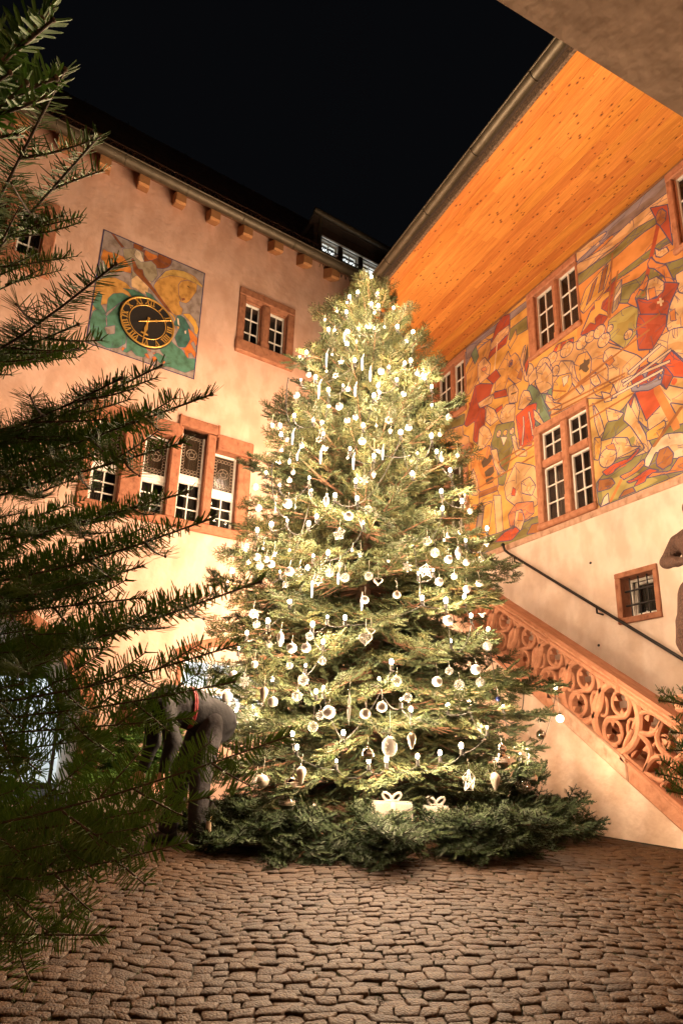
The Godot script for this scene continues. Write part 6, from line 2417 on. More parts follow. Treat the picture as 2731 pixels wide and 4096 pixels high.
# ---------------------------------------------------------------- small things on the ground
func small_things() -> void:
	var gifts := [["white lit gift box with ribbon bow among the cut boughs, the larger one", Vector3(2.60, 0.165, -3.75), Vector3(0.15, 0.15, 0.1)], ["small white lit gift box with bow, right of the larger box", Vector3(2.99, 0.15, -3.70), Vector3(0.095, 0.13, 0.09)], ["low white gift box half hidden in boughs left of the tree", Vector3(1.93, 0.17, -3.85), Vector3(0.08, 0.06, 0.07)]]
	for g in gifts:
		var o := thing("gift_box", g[0], "gift box", g[1], "white gift boxes under the tree")
		o.rotation.y = rnd(-0.3, 0.3) - 0.5
		var h: Vector3 = g[2]
		var mb := MB.new()
		mb.box(Vector3(-h.x, 0, -h.z), Vector3(h.x, h.y, h.z), 0.008)
		part(o, "glowing_lamp_box", mb, M.gift_glow)
		mb = MB.new()
		mb.box(Vector3(-0.018, -0.001, -h.z - 0.003), Vector3(0.018, h.y + 0.003, h.z + 0.003), 0.002)
		mb.box(Vector3(-h.x - 0.003, -0.002, -0.018), Vector3(h.x + 0.003, h.y + 0.004, 0.018), 0.002)
		part(o, "ribbon", mb, M.ribbon)
		mb = MB.new()
		for s in [-1.0, 1.0]:
			var pts := []
			for k in 11:
				var a := TAU * k / 10
				pts.push_back(Vector3(s * (0.035 - 0.035 * cos(a)), h.y + 0.015 + 0.028 * sin(a) + 0.02 * (1 - cos(a)), 0.01 * sin(a)))
			mb.tube(pts, [0.011], 5, false)
			mb.tube([Vector3(0, h.y + 0.01, 0), Vector3(s * 0.05, h.y + 0.012, 0.04)], [0.01, 0.007], 5)
		mb.ball(Vector3(0, h.y + 0.018, 0), 0.016, 8, 6)
		part(o, "bow", mb, M.ribbon)
		lamp(o, Vector3(0, h.y * 0.5, 0), 0.02, warm(), 0.03)
	var l := thing("lantern", "small metal lantern with burning candle on the cobbles left of the tree", "lantern", Vector3(1.385, 0, -4.38))
	var mb := MB.new()
	mb.box(Vector3(-0.055, 0, -0.055), Vector3(0.055, 0.02, 0.055), 0.004)
	part(l, "base", mb, M.iron)
	for s in [[-1, -1], [1, -1], [1, 1], [-1, 1]]:
		mb = MB.new()
		mb.tube([Vector3(s[0] * 0.046, 0.02, s[1] * 0.046), Vector3(s[0] * 0.046, 0.2, s[1] * 0.046)], [0.005], 5)
		part(l, "corner_post", mb, M.iron)
	mb = MB.new()
	mb.lathe(Vector3(0, 0.2, 0), [Vector2(0.075, 0), Vector2(0.06, 0.015), Vector2(0.02, 0.06), Vector2(0.012, 0.075), Vector2(0, 0.08)], 8)
	part(l, "roof", mb, M.iron)
	mb = MB.new()
	ring(mb, Vector3(0, 0.30, 0), 0.025, 0.003, 12)
	part(l, "handle", mb, M.iron)
	mb = MB.new()
	mb.tube([Vector3(0, 0.02, 0), Vector3(0, 0.10, 0)], [0.022], 12)
	part(l, "candle", mb, M.bauble_white)
	mb = MB.new()
	mb.lathe(Vector3(0, 0.105, 0), [Vector2(0, 0), Vector2(0.014, 0.018), Vector2(0.010, 0.04), Vector2(0, 0.07)], 10)
	part(l, "candle_flame", mb, M.flame_glow)
	lamp(l, Vector3(0, 0.135, 0), 0.06, lin(1.0, 0.42, 0.09), 0.012)
	var p := thing("wooden_stake", "short pale wooden stake with fir sprig standing beside the bending person", "stake", Vector3(1.26, 0, -4.02))
	mb = MB.new()
	mb.tube([Vector3(0.005, 0, 0), Vector3(0, 0.1, 0), Vector3(-0.004, 0.19, 0)], [0.026, 0.021, 0.018], 10)
	part(p, "stem", mb, M.pale_wood)
	var list := []
	for k in 6:
		var a := TAU * k / 6
		place_sprig(list, Vector3(0, 0.15 + 0.01 * k, 0), Vector3(cos(a) * 0.5, 0.7, sin(a) * 0.5).normalized(), Vector3(-sin(a), 0, cos(a)), 0.6)
	sprigs(p, "sprig", list, M.fir_dark, Color(0.8, 0.9, 0.8), Color(1.1, 1.1, 0.9), Vector3.ZERO, [sprig(31, 0.18, 5, 0.02)])
	var c := thing("stone_bollard", "turned pale stone bollard behind the lowest right branches of the tree", "bollard", Vector3(4.12, 0, -4.32))
	mb = MB.new()
	mb.lathe(Vector3.ZERO, [Vector2(0.15, 0), Vector2(0.15, 0.06), Vector2(0.125, 0.08), Vector2(0.12, 0.12), Vector2(0.105, 0.14), Vector2(0.10, 0.42), Vector2(0.12, 0.45), Vector2(0.12, 0.48), Vector2(0.105, 0.5), Vector2(0.13, 0.55), Vector2(0.13, 0.6), Vector2(0.06, 0.64), Vector2(0, 0.65)], 20)
	part(c, "shaft", mb, M.sandstone_pale)

func mural_image() -> Image:
	canvas = Image.create(1500, 1078, false, Image.FORMAT_RGB8)
	canvas.fill(inks["y"])
	pg("o", [890, -19, 1263, 0, 1354, 43, 1330, 650, 1207, 812, 852, 562], 0)
	pg("Y", [598, 596, 886, 647, 1225, 663, 1302, 680, 1253, 1083, 1176, 1083, 892, 1085, 802, 1151, 564, 1110], 0)
	pg("y", [-110, -35, 267, 14, 647, 35, 877, 82, 804, 1145, 635, 1089, 295, 1085, -119, 1067], 0)
	pg("b", [888, 5, 1239, 7, 1358, 11, 1341, 149, 1251, 105, 1174, 97, 1111, 84, 1030, 62, 894, 76], 3)
	pg("c", [889, -3, 1019, 28, 1015, 40, 996, 46, 951, 45, 888, 54], 3)
	pg("c", [885, 109, 887, 62, 985, 84, 1112, 70, 1176, 73, 1237, 79, 1345, 112, 1335, 198, 1238, 143, 1194, 136, 1107, 119, 1004, 117, 914, 118], 3)
	pg("g", [887, 160, 887, 115, 944, 120, 1038, 132, 1121, 116, 1194, 136, 1194, 165, 1130, 155, 1049, 165, 963, 160], 3)
	pg("g", [1009, 246, 1068, 242, 1158, 241, 1224, 244, 1328, 260, 1322, 308, 1224, 269, 1167, 271, 1066, 263, 1011, 262], 3)
	pg("g", [1049, 294, 1113, 317, 1151, 307, 1235, 351, 1313, 381, 1299, 499, 1182, 361, 1140, 411, 1079, 391, 1036, 357], 3)
	pg("G", [991, 397, 1053, 392, 1103, 410, 1092, 514, 1038, 545, 985, 465], 3)
	pg("y", [882, 260, 914, 199, 1028, 158, 1017, 206, 982, 269, 898, 296], 3)
	pg("n", [945, 200, 968, 188, 932, 260, 912, 268], 3)
	pg("n", [991, 176, 1013, 172, 984, 255, 965, 256], 3)
	pg("r", [876, 377, 928, 303, 1040, 249, 1020, 315, 1001, 374, 955, 407], 3)
	pg("y", [883, 370, 910, 336, 927, 310, 946, 309, 945, 278, 966, 287, 982, 276, 1006, 281, 1008, 301, 979, 305, 970, 328, 991, 359, 993, 379, 961, 344, 942, 349, 943, 376, 923, 353, 904, 362], 2)
	pg("i", [1007, 379, 1029, 292, 1058, 271, 1044, 349, 1028, 373], 3)
	pg("w", [1023, 324, 1054, 298, 1049, 323, 1017, 342], 2)
	ln("n", 6, [1033, 143, 993, 383])
	ln("n", 6, [1046, 230, 999, 388])
	pg("c", [1183, 560, 1198, 504, 1222, 463, 1302, 476, 1278, 673, 1220, 626, 1194, 613], 3)
	pg("c", [1229, 401, 1257, 404, 1306, 440, 1295, 534, 1232, 471], 3)
	pg("O", [1199, 518, 1216, 518, 1214, 562, 1198, 551], 2)
	pg("c", [1194, 613, 1231, 627, 1279, 661, 1268, 758, 1209, 726, 1185, 646], 3)
	pg("r", [1180, 83, 1236, 125, 1234, 288, 1202, 179], 3)
	ln("r", 12, [1200, 170, 1144, 329])
	pg("n", [1194, 136, 1205, 120, 1217, 123, 1229, 148, 1223, 178, 1204, 183, 1193, 160], 3)
	pg("c", [1179, 249, 1192, 271, 1215, 277, 1221, 301, 1194, 301, 1178, 284], 3)
	pg("O", [1149, 287, 1164, 271, 1177, 307, 1207, 341, 1226, 432, 1199, 417, 1196, 380, 1168, 324, 1151, 307], 3)
	pg("O", [1121, 349, 1143, 325, 1147, 346, 1139, 367, 1126, 378, 1114, 362, 1095, 381, 1101, 429, 1067, 382, 1083, 358], 3)
	pg("r", [1099, 385, 1133, 419, 1167, 439, 1195, 400, 1239, 440, 1203, 488, 1185, 541, 1131, 609, 1085, 584, 1087, 503, 1107, 462], 3)
	pg("c", [1134, 381, 1146, 352, 1173, 359, 1194, 399, 1189, 429, 1165, 434, 1132, 422], 3)
	pg("O", [1141, 385, 1163, 393, 1165, 431, 1142, 426], 2)
	pg("w", [1173, 444, 1179, 448, 1178, 478, 1172, 475], 0)
	pg("w", [1164, 451, 1184, 460, 1185, 469, 1164, 460], 0)
	pg("n", [1089, 546, 1127, 532, 1168, 535, 1167, 548, 1125, 551, 1090, 567], 2)
	pg("R", [747, 368, 774, 343, 850, 364, 845, 388, 788, 384], 3)
	pg("y", [770, 372, 782, 348, 790, 350, 784, 381], 0)
	pg("y", [800, 384, 819, 354, 826, 363, 812, 385], 0)
	pg("C", [633, 615, 667, 376, 747, 372, 905, 396, 963, 400, 983, 481, 1038, 541, 995, 714, 886, 647, 760, 637], 3)
	el("c", 745, 387, 26, 25)
	el("c", 815, 395, 30, 29)
	el("c", 882, 410, 26, 26)
	el("c", 917, 410, 21, 22)
	el("c", 954, 415, 24, 25)
	el("c", 968, 461, 25, 26)
	el("c", 1058, 502, 16, 17)
	el("c", 995, 431, 13, 14)
	pg("h", [841, 474, 862, 450, 899, 460, 914, 500, 906, 553, 867, 573, 839, 534], 3)
	pg("k", [859, 517, 867, 495, 881, 496, 886, 484, 892, 493, 905, 495, 905, 513, 895, 519, 901, 536, 888, 542, 878, 530, 870, 516], 0)
	pg("c", [664, 424, 680, 385, 712, 373, 743, 418, 743, 473, 718, 529, 685, 509, 661, 463], 3)
	pg("t", [631, 440, 659, 494, 714, 526, 743, 473, 732, 561, 723, 625, 697, 641, 649, 639, 637, 553], 3)
	pg("c", [710, 524, 733, 546, 739, 580, 778, 610, 768, 627, 721, 601, 699, 557], 3)
	el("c", 701, 406, 36, 47)
	pg("c", [752, 471, 784, 425, 838, 460, 847, 538, 875, 607, 856, 614, 827, 548, 772, 483], 3)
	pg("y", [746, 498, 772, 483, 826, 503, 826, 555, 796, 583, 744, 575, 733, 553], 3)
	pg("w", [785, 500, 814, 506, 808, 533, 790, 541], 2)
	ln("n", 5, [739, 527, 797, 567])
	el("c", 759, 452, 17, 22)
	el("c", 629, 377, 26, 39)
	pg("y", [969, 629, 987, 654, 963, 695, 918, 655, 907, 619], 3)
	pg("c", [957, 536, 967, 506, 988, 503, 1031, 543, 1078, 595, 1094, 619, 1077, 656, 1051, 666, 1029, 700, 997, 695, 987, 654, 969, 629, 974, 576], 3)
	pg("O", [963, 547, 992, 539, 1000, 567, 981, 577], 2)
	pg("c", [901, 565, 926, 566, 942, 620, 918, 619, 905, 597], 3)
	pg("c", [939, 653, 971, 679, 975, 709, 949, 701], 3)
	pg("g", [922, 838, 948, 783, 1016, 760, 1030, 748, 1035, 830, 968, 848], 3)
	pg("c", [902, 674, 925, 730, 939, 806, 917, 822, 905, 760], 3)
	pg("c", [950, 723, 978, 746, 1014, 779, 993, 794, 955, 780], 3)
	pg("g", [1059, 830, 1089, 885, 1195, 916, 1245, 943, 1231, 1062, 1177, 1072, 893, 1078, 888, 984, 974, 930, 1082, 956], 3)
	pg("G", [908, 993, 1018, 995, 1105, 1064, 1010, 1073, 908, 1065], 0)
	pg("c", [1088, 846, 1143, 813, 1135, 738, 1208, 802, 1257, 844, 1251, 893, 1164, 826, 1180, 883, 1089, 885], 3)
	pg("c", [1134, 580, 1203, 583, 1283, 629, 1271, 731, 1221, 711, 1190, 651, 1147, 681, 1109, 643], 3)
	pg("r", [1089, 485, 1099, 451, 1188, 518, 1184, 555, 1163, 581, 1131, 611, 1085, 580, 1088, 526], 3)
	pg("R", [1153, 675, 1189, 654, 1218, 715, 1267, 765, 1263, 799, 1212, 767, 1164, 731], 3)
	pg("c", [1030, 748, 1057, 731, 1069, 797, 1059, 830, 1095, 944, 1082, 956, 1025, 951, 1072, 939, 1033, 842, 1009, 803], 3)
	pg("r", [1050, 679, 1078, 650, 1126, 654, 1167, 701, 1185, 744, 1159, 778, 1140, 741, 1058, 724], 3)
	pg("R", [1058, 727, 1128, 747, 1140, 818, 1085, 847], 3)
	pg("r", [1033, 750, 1058, 727, 1040, 774], 3)
	pg("B", [1048, 698, 1095, 720, 1137, 720, 1151, 690, 1160, 709, 1145, 748, 1104, 747, 1049, 718], 3)
	pg("B", [1088, 673, 1114, 652, 1122, 661, 1097, 699], 3)
	el("y", 1149, 710, 5, 7)
	el("y", 1144, 725, 5, 7)
	el("y", 1108, 709, 5, 7)
	el("y", 1072, 709, 5, 8)
	ln("O", 20, [1130, 758, 1175, 917])
	ln("n", 7, [687, 601, 1029, 637])
	ln("n", 7, [711, 627, 1027, 648])
	ln("n", 7, [759, 588, 959, 553])
	ln("n", 7, [772, 578, 964, 573])
	ln("n", 7, [852, 564, 1127, 534])
	ln("n", 7, [890, 683, 1048, 699])
	ln("n", 7, [889, 732, 1053, 726])
	ln("n", 7, [1081, 501, 1166, 502])
	ln("x", 12, [1023, 661, 1177, 687])
	ln("w", 7, [1023, 661, 1177, 687])
	ln("x", 12, [1025, 677, 1184, 651])
	ln("w", 7, [1025, 677, 1184, 651])
	ln("x", 12, [983, 697, 1153, 703])
	ln("w", 7, [983, 697, 1153, 703])
	ln("x", 12, [1047, 644, 1155, 613])
	ln("w", 7, [1047, 644, 1155, 613])
	pg("y", [1080, 886, 1142, 875, 1145, 895, 1120, 925, 1080, 918], 3)
	pg("c", [968, 848, 1018, 873, 1026, 910, 1058, 926, 1025, 928, 971, 929, 952, 880], 3)
	pg("y", [889, 894, 897, 812, 923, 825, 920, 864, 906, 905], 3)
	el("c", 941, 910, 33, 35)
	pg("O", [937, 866, 967, 869, 975, 899, 945, 882], 2)
	pg("R", [915, 953, 959, 943, 1016, 947, 1049, 928, 1057, 935, 1021, 959, 964, 965, 956, 974, 930, 974], 3)
	pg("w", [1102, 935, 1142, 924, 1184, 940, 1240, 986, 1234, 1040, 1154, 1015, 1104, 967, 1076, 1009, 1063, 997, 1068, 974], 3)
	pg("R", [999, 1025, 1027, 1024, 1052, 1017, 1076, 1012, 1108, 1032, 1067, 1036, 1060, 1051, 1021, 1053, 1038, 1035, 1008, 1035], 3)
	pg("O", [977, 996, 1018, 995, 1063, 972, 1066, 992, 1041, 1006, 991, 1015], 3)
	pg("O", [1067, 1042, 1085, 1031, 1139, 1049, 1170, 1016, 1234, 1040, 1228, 1083, 1178, 1066, 1106, 1049], 3)
	pg("n", [1101, 996, 1115, 966, 1143, 967, 1157, 998, 1148, 1029, 1119, 1035, 1101, 1014], 3)
	pg("n", [892, 1019, 899, 976, 948, 990, 959, 1014, 938, 1025], 3)
	pg("n", [966, 1071, 987, 1051, 1018, 1052, 1025, 1070], 3)
	pg("w", [897, 1077, 913, 1047, 930, 1038, 930, 1073], 3)
	ln("O", 8, [982, 1011, 937, 1070])
	ln("n", 8, [1196, 862, 1100, 946])
	pg("b", [267, 4, 647, 35, 878, 73, 873, 124, 643, 91, 546, 67, 403, 45, 339, 43, 270, 103, 265, 67], 3)
	pg("b", [-110, -11, 266, 25, 270, 103, 199, 156, 140, 186, -111, 131], 3)
	pg("h", [262, 152, 303, 115, 351, 72, 427, 73, 447, 149, 410, 174, 331, 237, 284, 271, 257, 266], 3)
	pg("t", [299, 68, 333, 44, 349, 113, 322, 138], 3)
	pg("y", [546, 62, 640, 64, 642, 109, 543, 105], 3)
	pg("g", [543, 105, 637, 110, 638, 174, 535, 154], 3)
	pg("y", [528, 174, 576, 129, 579, 170, 538, 201], 3)
	pg("r", [466, 28, 503, 9, 548, 28, 543, 80, 475, 76, 450, 104, 423, 111], 3)
	pg("c", [428, 99, 475, 74, 543, 80, 534, 120, 484, 128, 424, 135], 3)
	pg("r", [418, 137, 484, 128, 534, 120, 517, 162, 459, 161, 407, 171], 3)
	pg("k", [607, 324, 633, 247, 632, 350, 618, 387], 2)
	pg("r", [613, 328, 631, 311, 629, 338, 615, 366], 0)
	pg("c", [581, 307, 612, 242, 623, 240, 609, 297, 594, 362], 3)
	pg("h", [437, 352, 454, 263, 502, 226, 526, 203, 538, 240, 564, 238, 583, 270, 600, 357, 587, 391, 555, 387, 519, 334, 494, 377], 3)
	el("n", 537, 273, 12, 15)
	el("k", 538, 275, 5, 6)
	pg("n", [567, 364, 590, 332, 600, 362, 590, 388], 2)
	pg("c", [338, 221, 341, 150, 386, 140, 421, 202, 408, 255, 349, 259], 3)
	pg("s", [361, 189, 390, 192, 395, 216, 371, 208], 2)
	ln("w", 6, [467, 121, 423, 344])
	pg("r", [239, 411, 274, 348, 318, 250, 356, 261, 433, 310, 403, 362, 345, 368, 380, 408, 370, 491, 324, 555, 294, 520, 310, 429, 258, 431], 3)
	pg("r", [431, 354, 505, 379, 512, 418, 435, 386], 3)
	pg("r", [393, 256, 454, 249, 477, 298, 433, 312], 3)
	pg("c", [333, 351, 389, 353, 431, 358, 417, 399, 344, 382], 3)
	pg("t", [596, 484, 631, 427, 681, 498, 723, 644, 666, 639, 652, 561], 3)
	pg("c", [664, 398, 714, 383, 745, 450, 738, 515, 681, 509, 660, 450], 3)
	pg("c", [623, 399, 665, 376, 671, 430, 630, 441], 3)
	pg("c", [516, 381, 550, 380, 571, 423, 560, 477, 517, 457], 3)
	pg("k", [531, 416, 560, 426, 559, 431, 530, 423], 0)
	pg("c", [458, 509, 472, 469, 501, 452, 551, 477, 541, 554, 485, 542], 3)
	pg("R", [549, 535, 615, 522, 662, 536, 637, 667, 622, 707, 563, 687, 557, 617], 3)
	pg("c", [563, 511, 582, 458, 599, 442, 627, 462, 640, 511, 594, 528], 3)
	ln("x", 9, [589, 562, 589, 606, 576, 680])
	ln("w", 4, [589, 562, 589, 606, 576, 680])
	ln("x", 9, [619, 556, 627, 609, 632, 664])
	ln("w", 4, [619, 556, 627, 609, 632, 664])
	pg("c", [643, 556, 665, 586, 694, 654, 676, 644, 642, 599], 3)
	pg("c", [377, 465, 387, 392, 433, 438, 455, 498, 406, 505], 3)
	pg("R", [438, 441, 479, 440, 478, 458, 443, 463], 3)
	pg("g", [401, 598, 440, 518, 541, 554, 541, 645, 511, 702, 469, 817, 431, 797, 433, 665], 3)
	pg("w", [462, 586, 498, 607, 476, 638], 2)
	el("c", 452, 567, 13, 16)
	el("c", 526, 592, 13, 15)
	el("y", 488, 581, 13, 13)
	pg("c", [519, 615, 544, 619, 552, 686, 597, 716, 595, 742, 540, 715], 3)
	pg("c", [321, 568, 336, 483, 365, 478, 396, 514, 412, 561, 368, 586, 346, 616], 3)
	pg("o", [275, 590, 395, 590, 433, 711, 438, 813, 326, 790, 275, 678], 3)
	pg("k", [341, 650, 363, 637, 380, 654, 397, 638, 410, 659, 397, 676, 373, 684, 351, 683], 0)
	pg("k", [360, 706, 387, 699, 413, 702, 418, 732, 394, 740, 365, 732], 0)
	pg("k", [364, 745, 400, 747, 419, 760, 404, 776, 369, 771], 0)
	pg("n", [320, 788, 431, 801, 433, 825, 321, 813], 2)
	pg("y", [318, 842, 321, 813, 433, 825, 440, 854, 400, 860], 3)
	pg("c", [400, 621, 437, 630, 452, 720, 483, 761, 452, 772, 419, 705], 3)
	pg("c", [266, 732, 288, 655, 316, 734, 313, 799, 277, 784], 3)
	pg("o", [239, 949, 281, 833, 323, 849, 288, 965], 3)
	pg("m", [294, 967, 323, 858, 347, 858, 326, 978], 3)
	pg("y", [326, 978, 353, 861, 399, 865, 370, 993], 3)
	pg("c", [407, 836, 448, 853, 453, 1020, 415, 1012], 3)
	ln("n", 8, [315, 767, 629, 758])
	ln("n", 8, [442, 699, 633, 693])
	ln("n", 8, [463, 725, 632, 712])
	pg("c", [469, 826, 538, 741, 636, 803, 636, 969, 556, 963, 477, 882], 3)
	pg("c", [561, 839, 604, 835, 632, 885, 610, 919, 560, 889], 3)
	pg("R", [505, 876, 516, 845, 531, 860, 525, 888], 2)
	pg("g", [172, 993, 237, 994, 437, 1015, 640, 1011, 644, 1084, 331, 1077], 3)
	pg("s", [483, 954, 528, 919, 616, 945, 615, 995, 563, 1009, 491, 1009], 3)
	pg("c", [512, 1006, 525, 952, 556, 957, 569, 1002, 545, 1044, 521, 1031], 3)
	pg("O", [531, 996, 540, 962, 561, 975, 559, 1008], 2)
	pg("R", [402, 1047, 458, 1022, 521, 1018, 540, 1043, 498, 1069], 3)
	pg("n", [574, 1069, 600, 1037, 638, 1042, 637, 1083], 3)
	pg("C", [91, 397, 122, 349, 164, 382, 192, 360, 226, 384, 230, 458, 269, 488, 267, 527, 132, 481], 3)
	pg("g", [-79, 310, 136, 335, 247, 354, 239, 411, 135, 377, -80, 377], 3)
	return canvas

func clock_image() -> Image:
	canvas = Image.create(700, 900, false, Image.FORMAT_RGB8)
	canvas.fill(inks["m"])
	pg("h", [2, 426, 46, 376, 113, 338, 188, 346, 257, 406, 181, 497, 54, 589, 10, 661, 4, 560], 2)
	pg("o", [11, 236, 19, 153, 44, 163, 98, 149, 153, 151, 202, 197, 209, 257, 155, 269, 87, 320, 52, 276], 2)
	el("n", 328, 24, 133, 112)
	pg("i", [134, 89, 205, 46, 269, 48, 277, 125, 325, 91, 360, 113, 379, 185, 355, 246, 332, 274, 306, 271, 244, 287, 208, 305, 212, 224, 183, 191, 148, 154], 2)
	pg("c", [214, 302, 240, 256, 343, 260, 330, 322, 329, 370, 292, 381, 252, 361, 221, 361], 2)
	pg("w", [210, 96, 218, 51, 251, 58, 280, 123, 259, 135, 225, 120], 2)
	pg("O", [272, 63, 278, 18, 358, 24, 363, 46, 325, 87, 306, 93], 2)
	pg("m", [255, 39, 275, -13, 314, -18, 365, -4, 364, 25, 319, 29, 279, 22], 2)
	pg("h", [359, 284, 383, 207, 427, 119, 477, 81, 557, 56, 627, 65, 688, 110, 693, 137, 653, 119, 652, 187, 610, 294, 588, 321, 541, 323, 551, 359, 573, 373, 568, 423, 533, 448, 506, 444, 420, 374], 2)
	pg("Y", [362, 258, 427, 121, 477, 82, 557, 57, 688, 110, 696, 136, 625, 117, 542, 118, 463, 142, 402, 198], 2)
	ln("x", 3, [522, 194, 538, 153, 583, 121, 626, 125])
	ln("k", 5, [585, 170, 599, 176])
	ln("x", 3, [522, 194, 533, 270, 554, 317])
	pg("n", [555, 292, 574, 279, 579, 293, 560, 310], 1)
	pg("y", [570, 414, 622, 390, 667, 426, 696, 485, 690, 536, 670, 537, 658, 486, 613, 442], 2)
	pg("n", [23, -17, 41, -19, 145, 75, 127, 85], 2)
	pg("n", [196, 144, 208, 130, 247, 197, 278, 189, 289, 232, 345, 283, 506, 444, 494, 458, 336, 312, 240, 249, 222, 234], 2)
	pg("y", [472, 436, 513, 449, 564, 529, 557, 556, 516, 479], 2)
	pg("t", [6, 604, 31, 494, 54, 513, 53, 582, 95, 636, 79, 651, 23, 626], 2)
	pg("t", [90, 522, 117, 467, 174, 435, 237, 447, 170, 510, 94, 629, 94, 674], 2)
	pg("t", [169, 399, 241, 375, 292, 381, 332, 400, 236, 440, 207, 407], 2)
	pg("t", [311, 355, 353, 358, 396, 393, 331, 393], 2)
	pg("t", [16, 659, 41, 625, 97, 651, 111, 719, 96, 747, 119, 789, 163, 762, 156, 698, 107, 735, 93, 667, 170, 510, 188, 668, 232, 731, 234, 805, 192, 860, 125, 888, 59, 866, 17, 805, 5, 737], 2)
	ln("x", 2, [83, 687, 46, 667])
	ln("x", 2, [62, 755, 21, 767])
	ln("x", 2, [98, 812, 69, 854])
	ln("x", 2, [160, 837, 149, 896])
	ln("x", 2, [213, 784, 218, 823])
	pg("d", [521, 532, 539, 445, 565, 433, 593, 444, 640, 510, 642, 605, 621, 669, 570, 691, 537, 627, 567, 527], 2)
	pg("w", [538, 461, 551, 467, 563, 521, 549, 512], 1)
	pg("w", [597, 546, 612, 535, 614, 562, 605, 568], 2)
	pg("O", [620, 512, 655, 528, 701, 572, 690, 640, 669, 601, 651, 625, 698, 692, 691, 734, 661, 699, 642, 715, 648, 744, 629, 752, 610, 697, 587, 699, 621, 669, 645, 596], 2)
	pg("t", [233, 746, 298, 777, 361, 788, 376, 811, 357, 864, 308, 870, 274, 840, 248, 873, 217, 871, 244, 838], 2)
	pg("O", [210, 859, 219, 837, 235, 841, 223, 872], 2)
	pg("O", [357, 835, 377, 822, 400, 861, 375, 857], 2)
	pg("O", [358, 789, 385, 778, 400, 805], 2)
	pg("t", [445, 744, 514, 661, 556, 689, 597, 703, 642, 754, 691, 734, 703, 814, 633, 873, 535, 867, 490, 877, 450, 856, 423, 837, 414, 811, 443, 791, 503, 811, 461, 776], 2)
	pg("O", [407, 836, 428, 824, 445, 843, 420, 876], 2)
	pg("O", [407, 806, 428, 793, 420, 815], 2)
	pg("O", [470, 836, 496, 837, 494, 853, 477, 875], 2)
	stroke(canvas, PackedVector2Array([Vector2(3, 3), Vector2(696, 3), Vector2(696, 896), Vector2(3, 896)]), 7, Color(0.24, 0.22, 0.40), true)
	return canvas

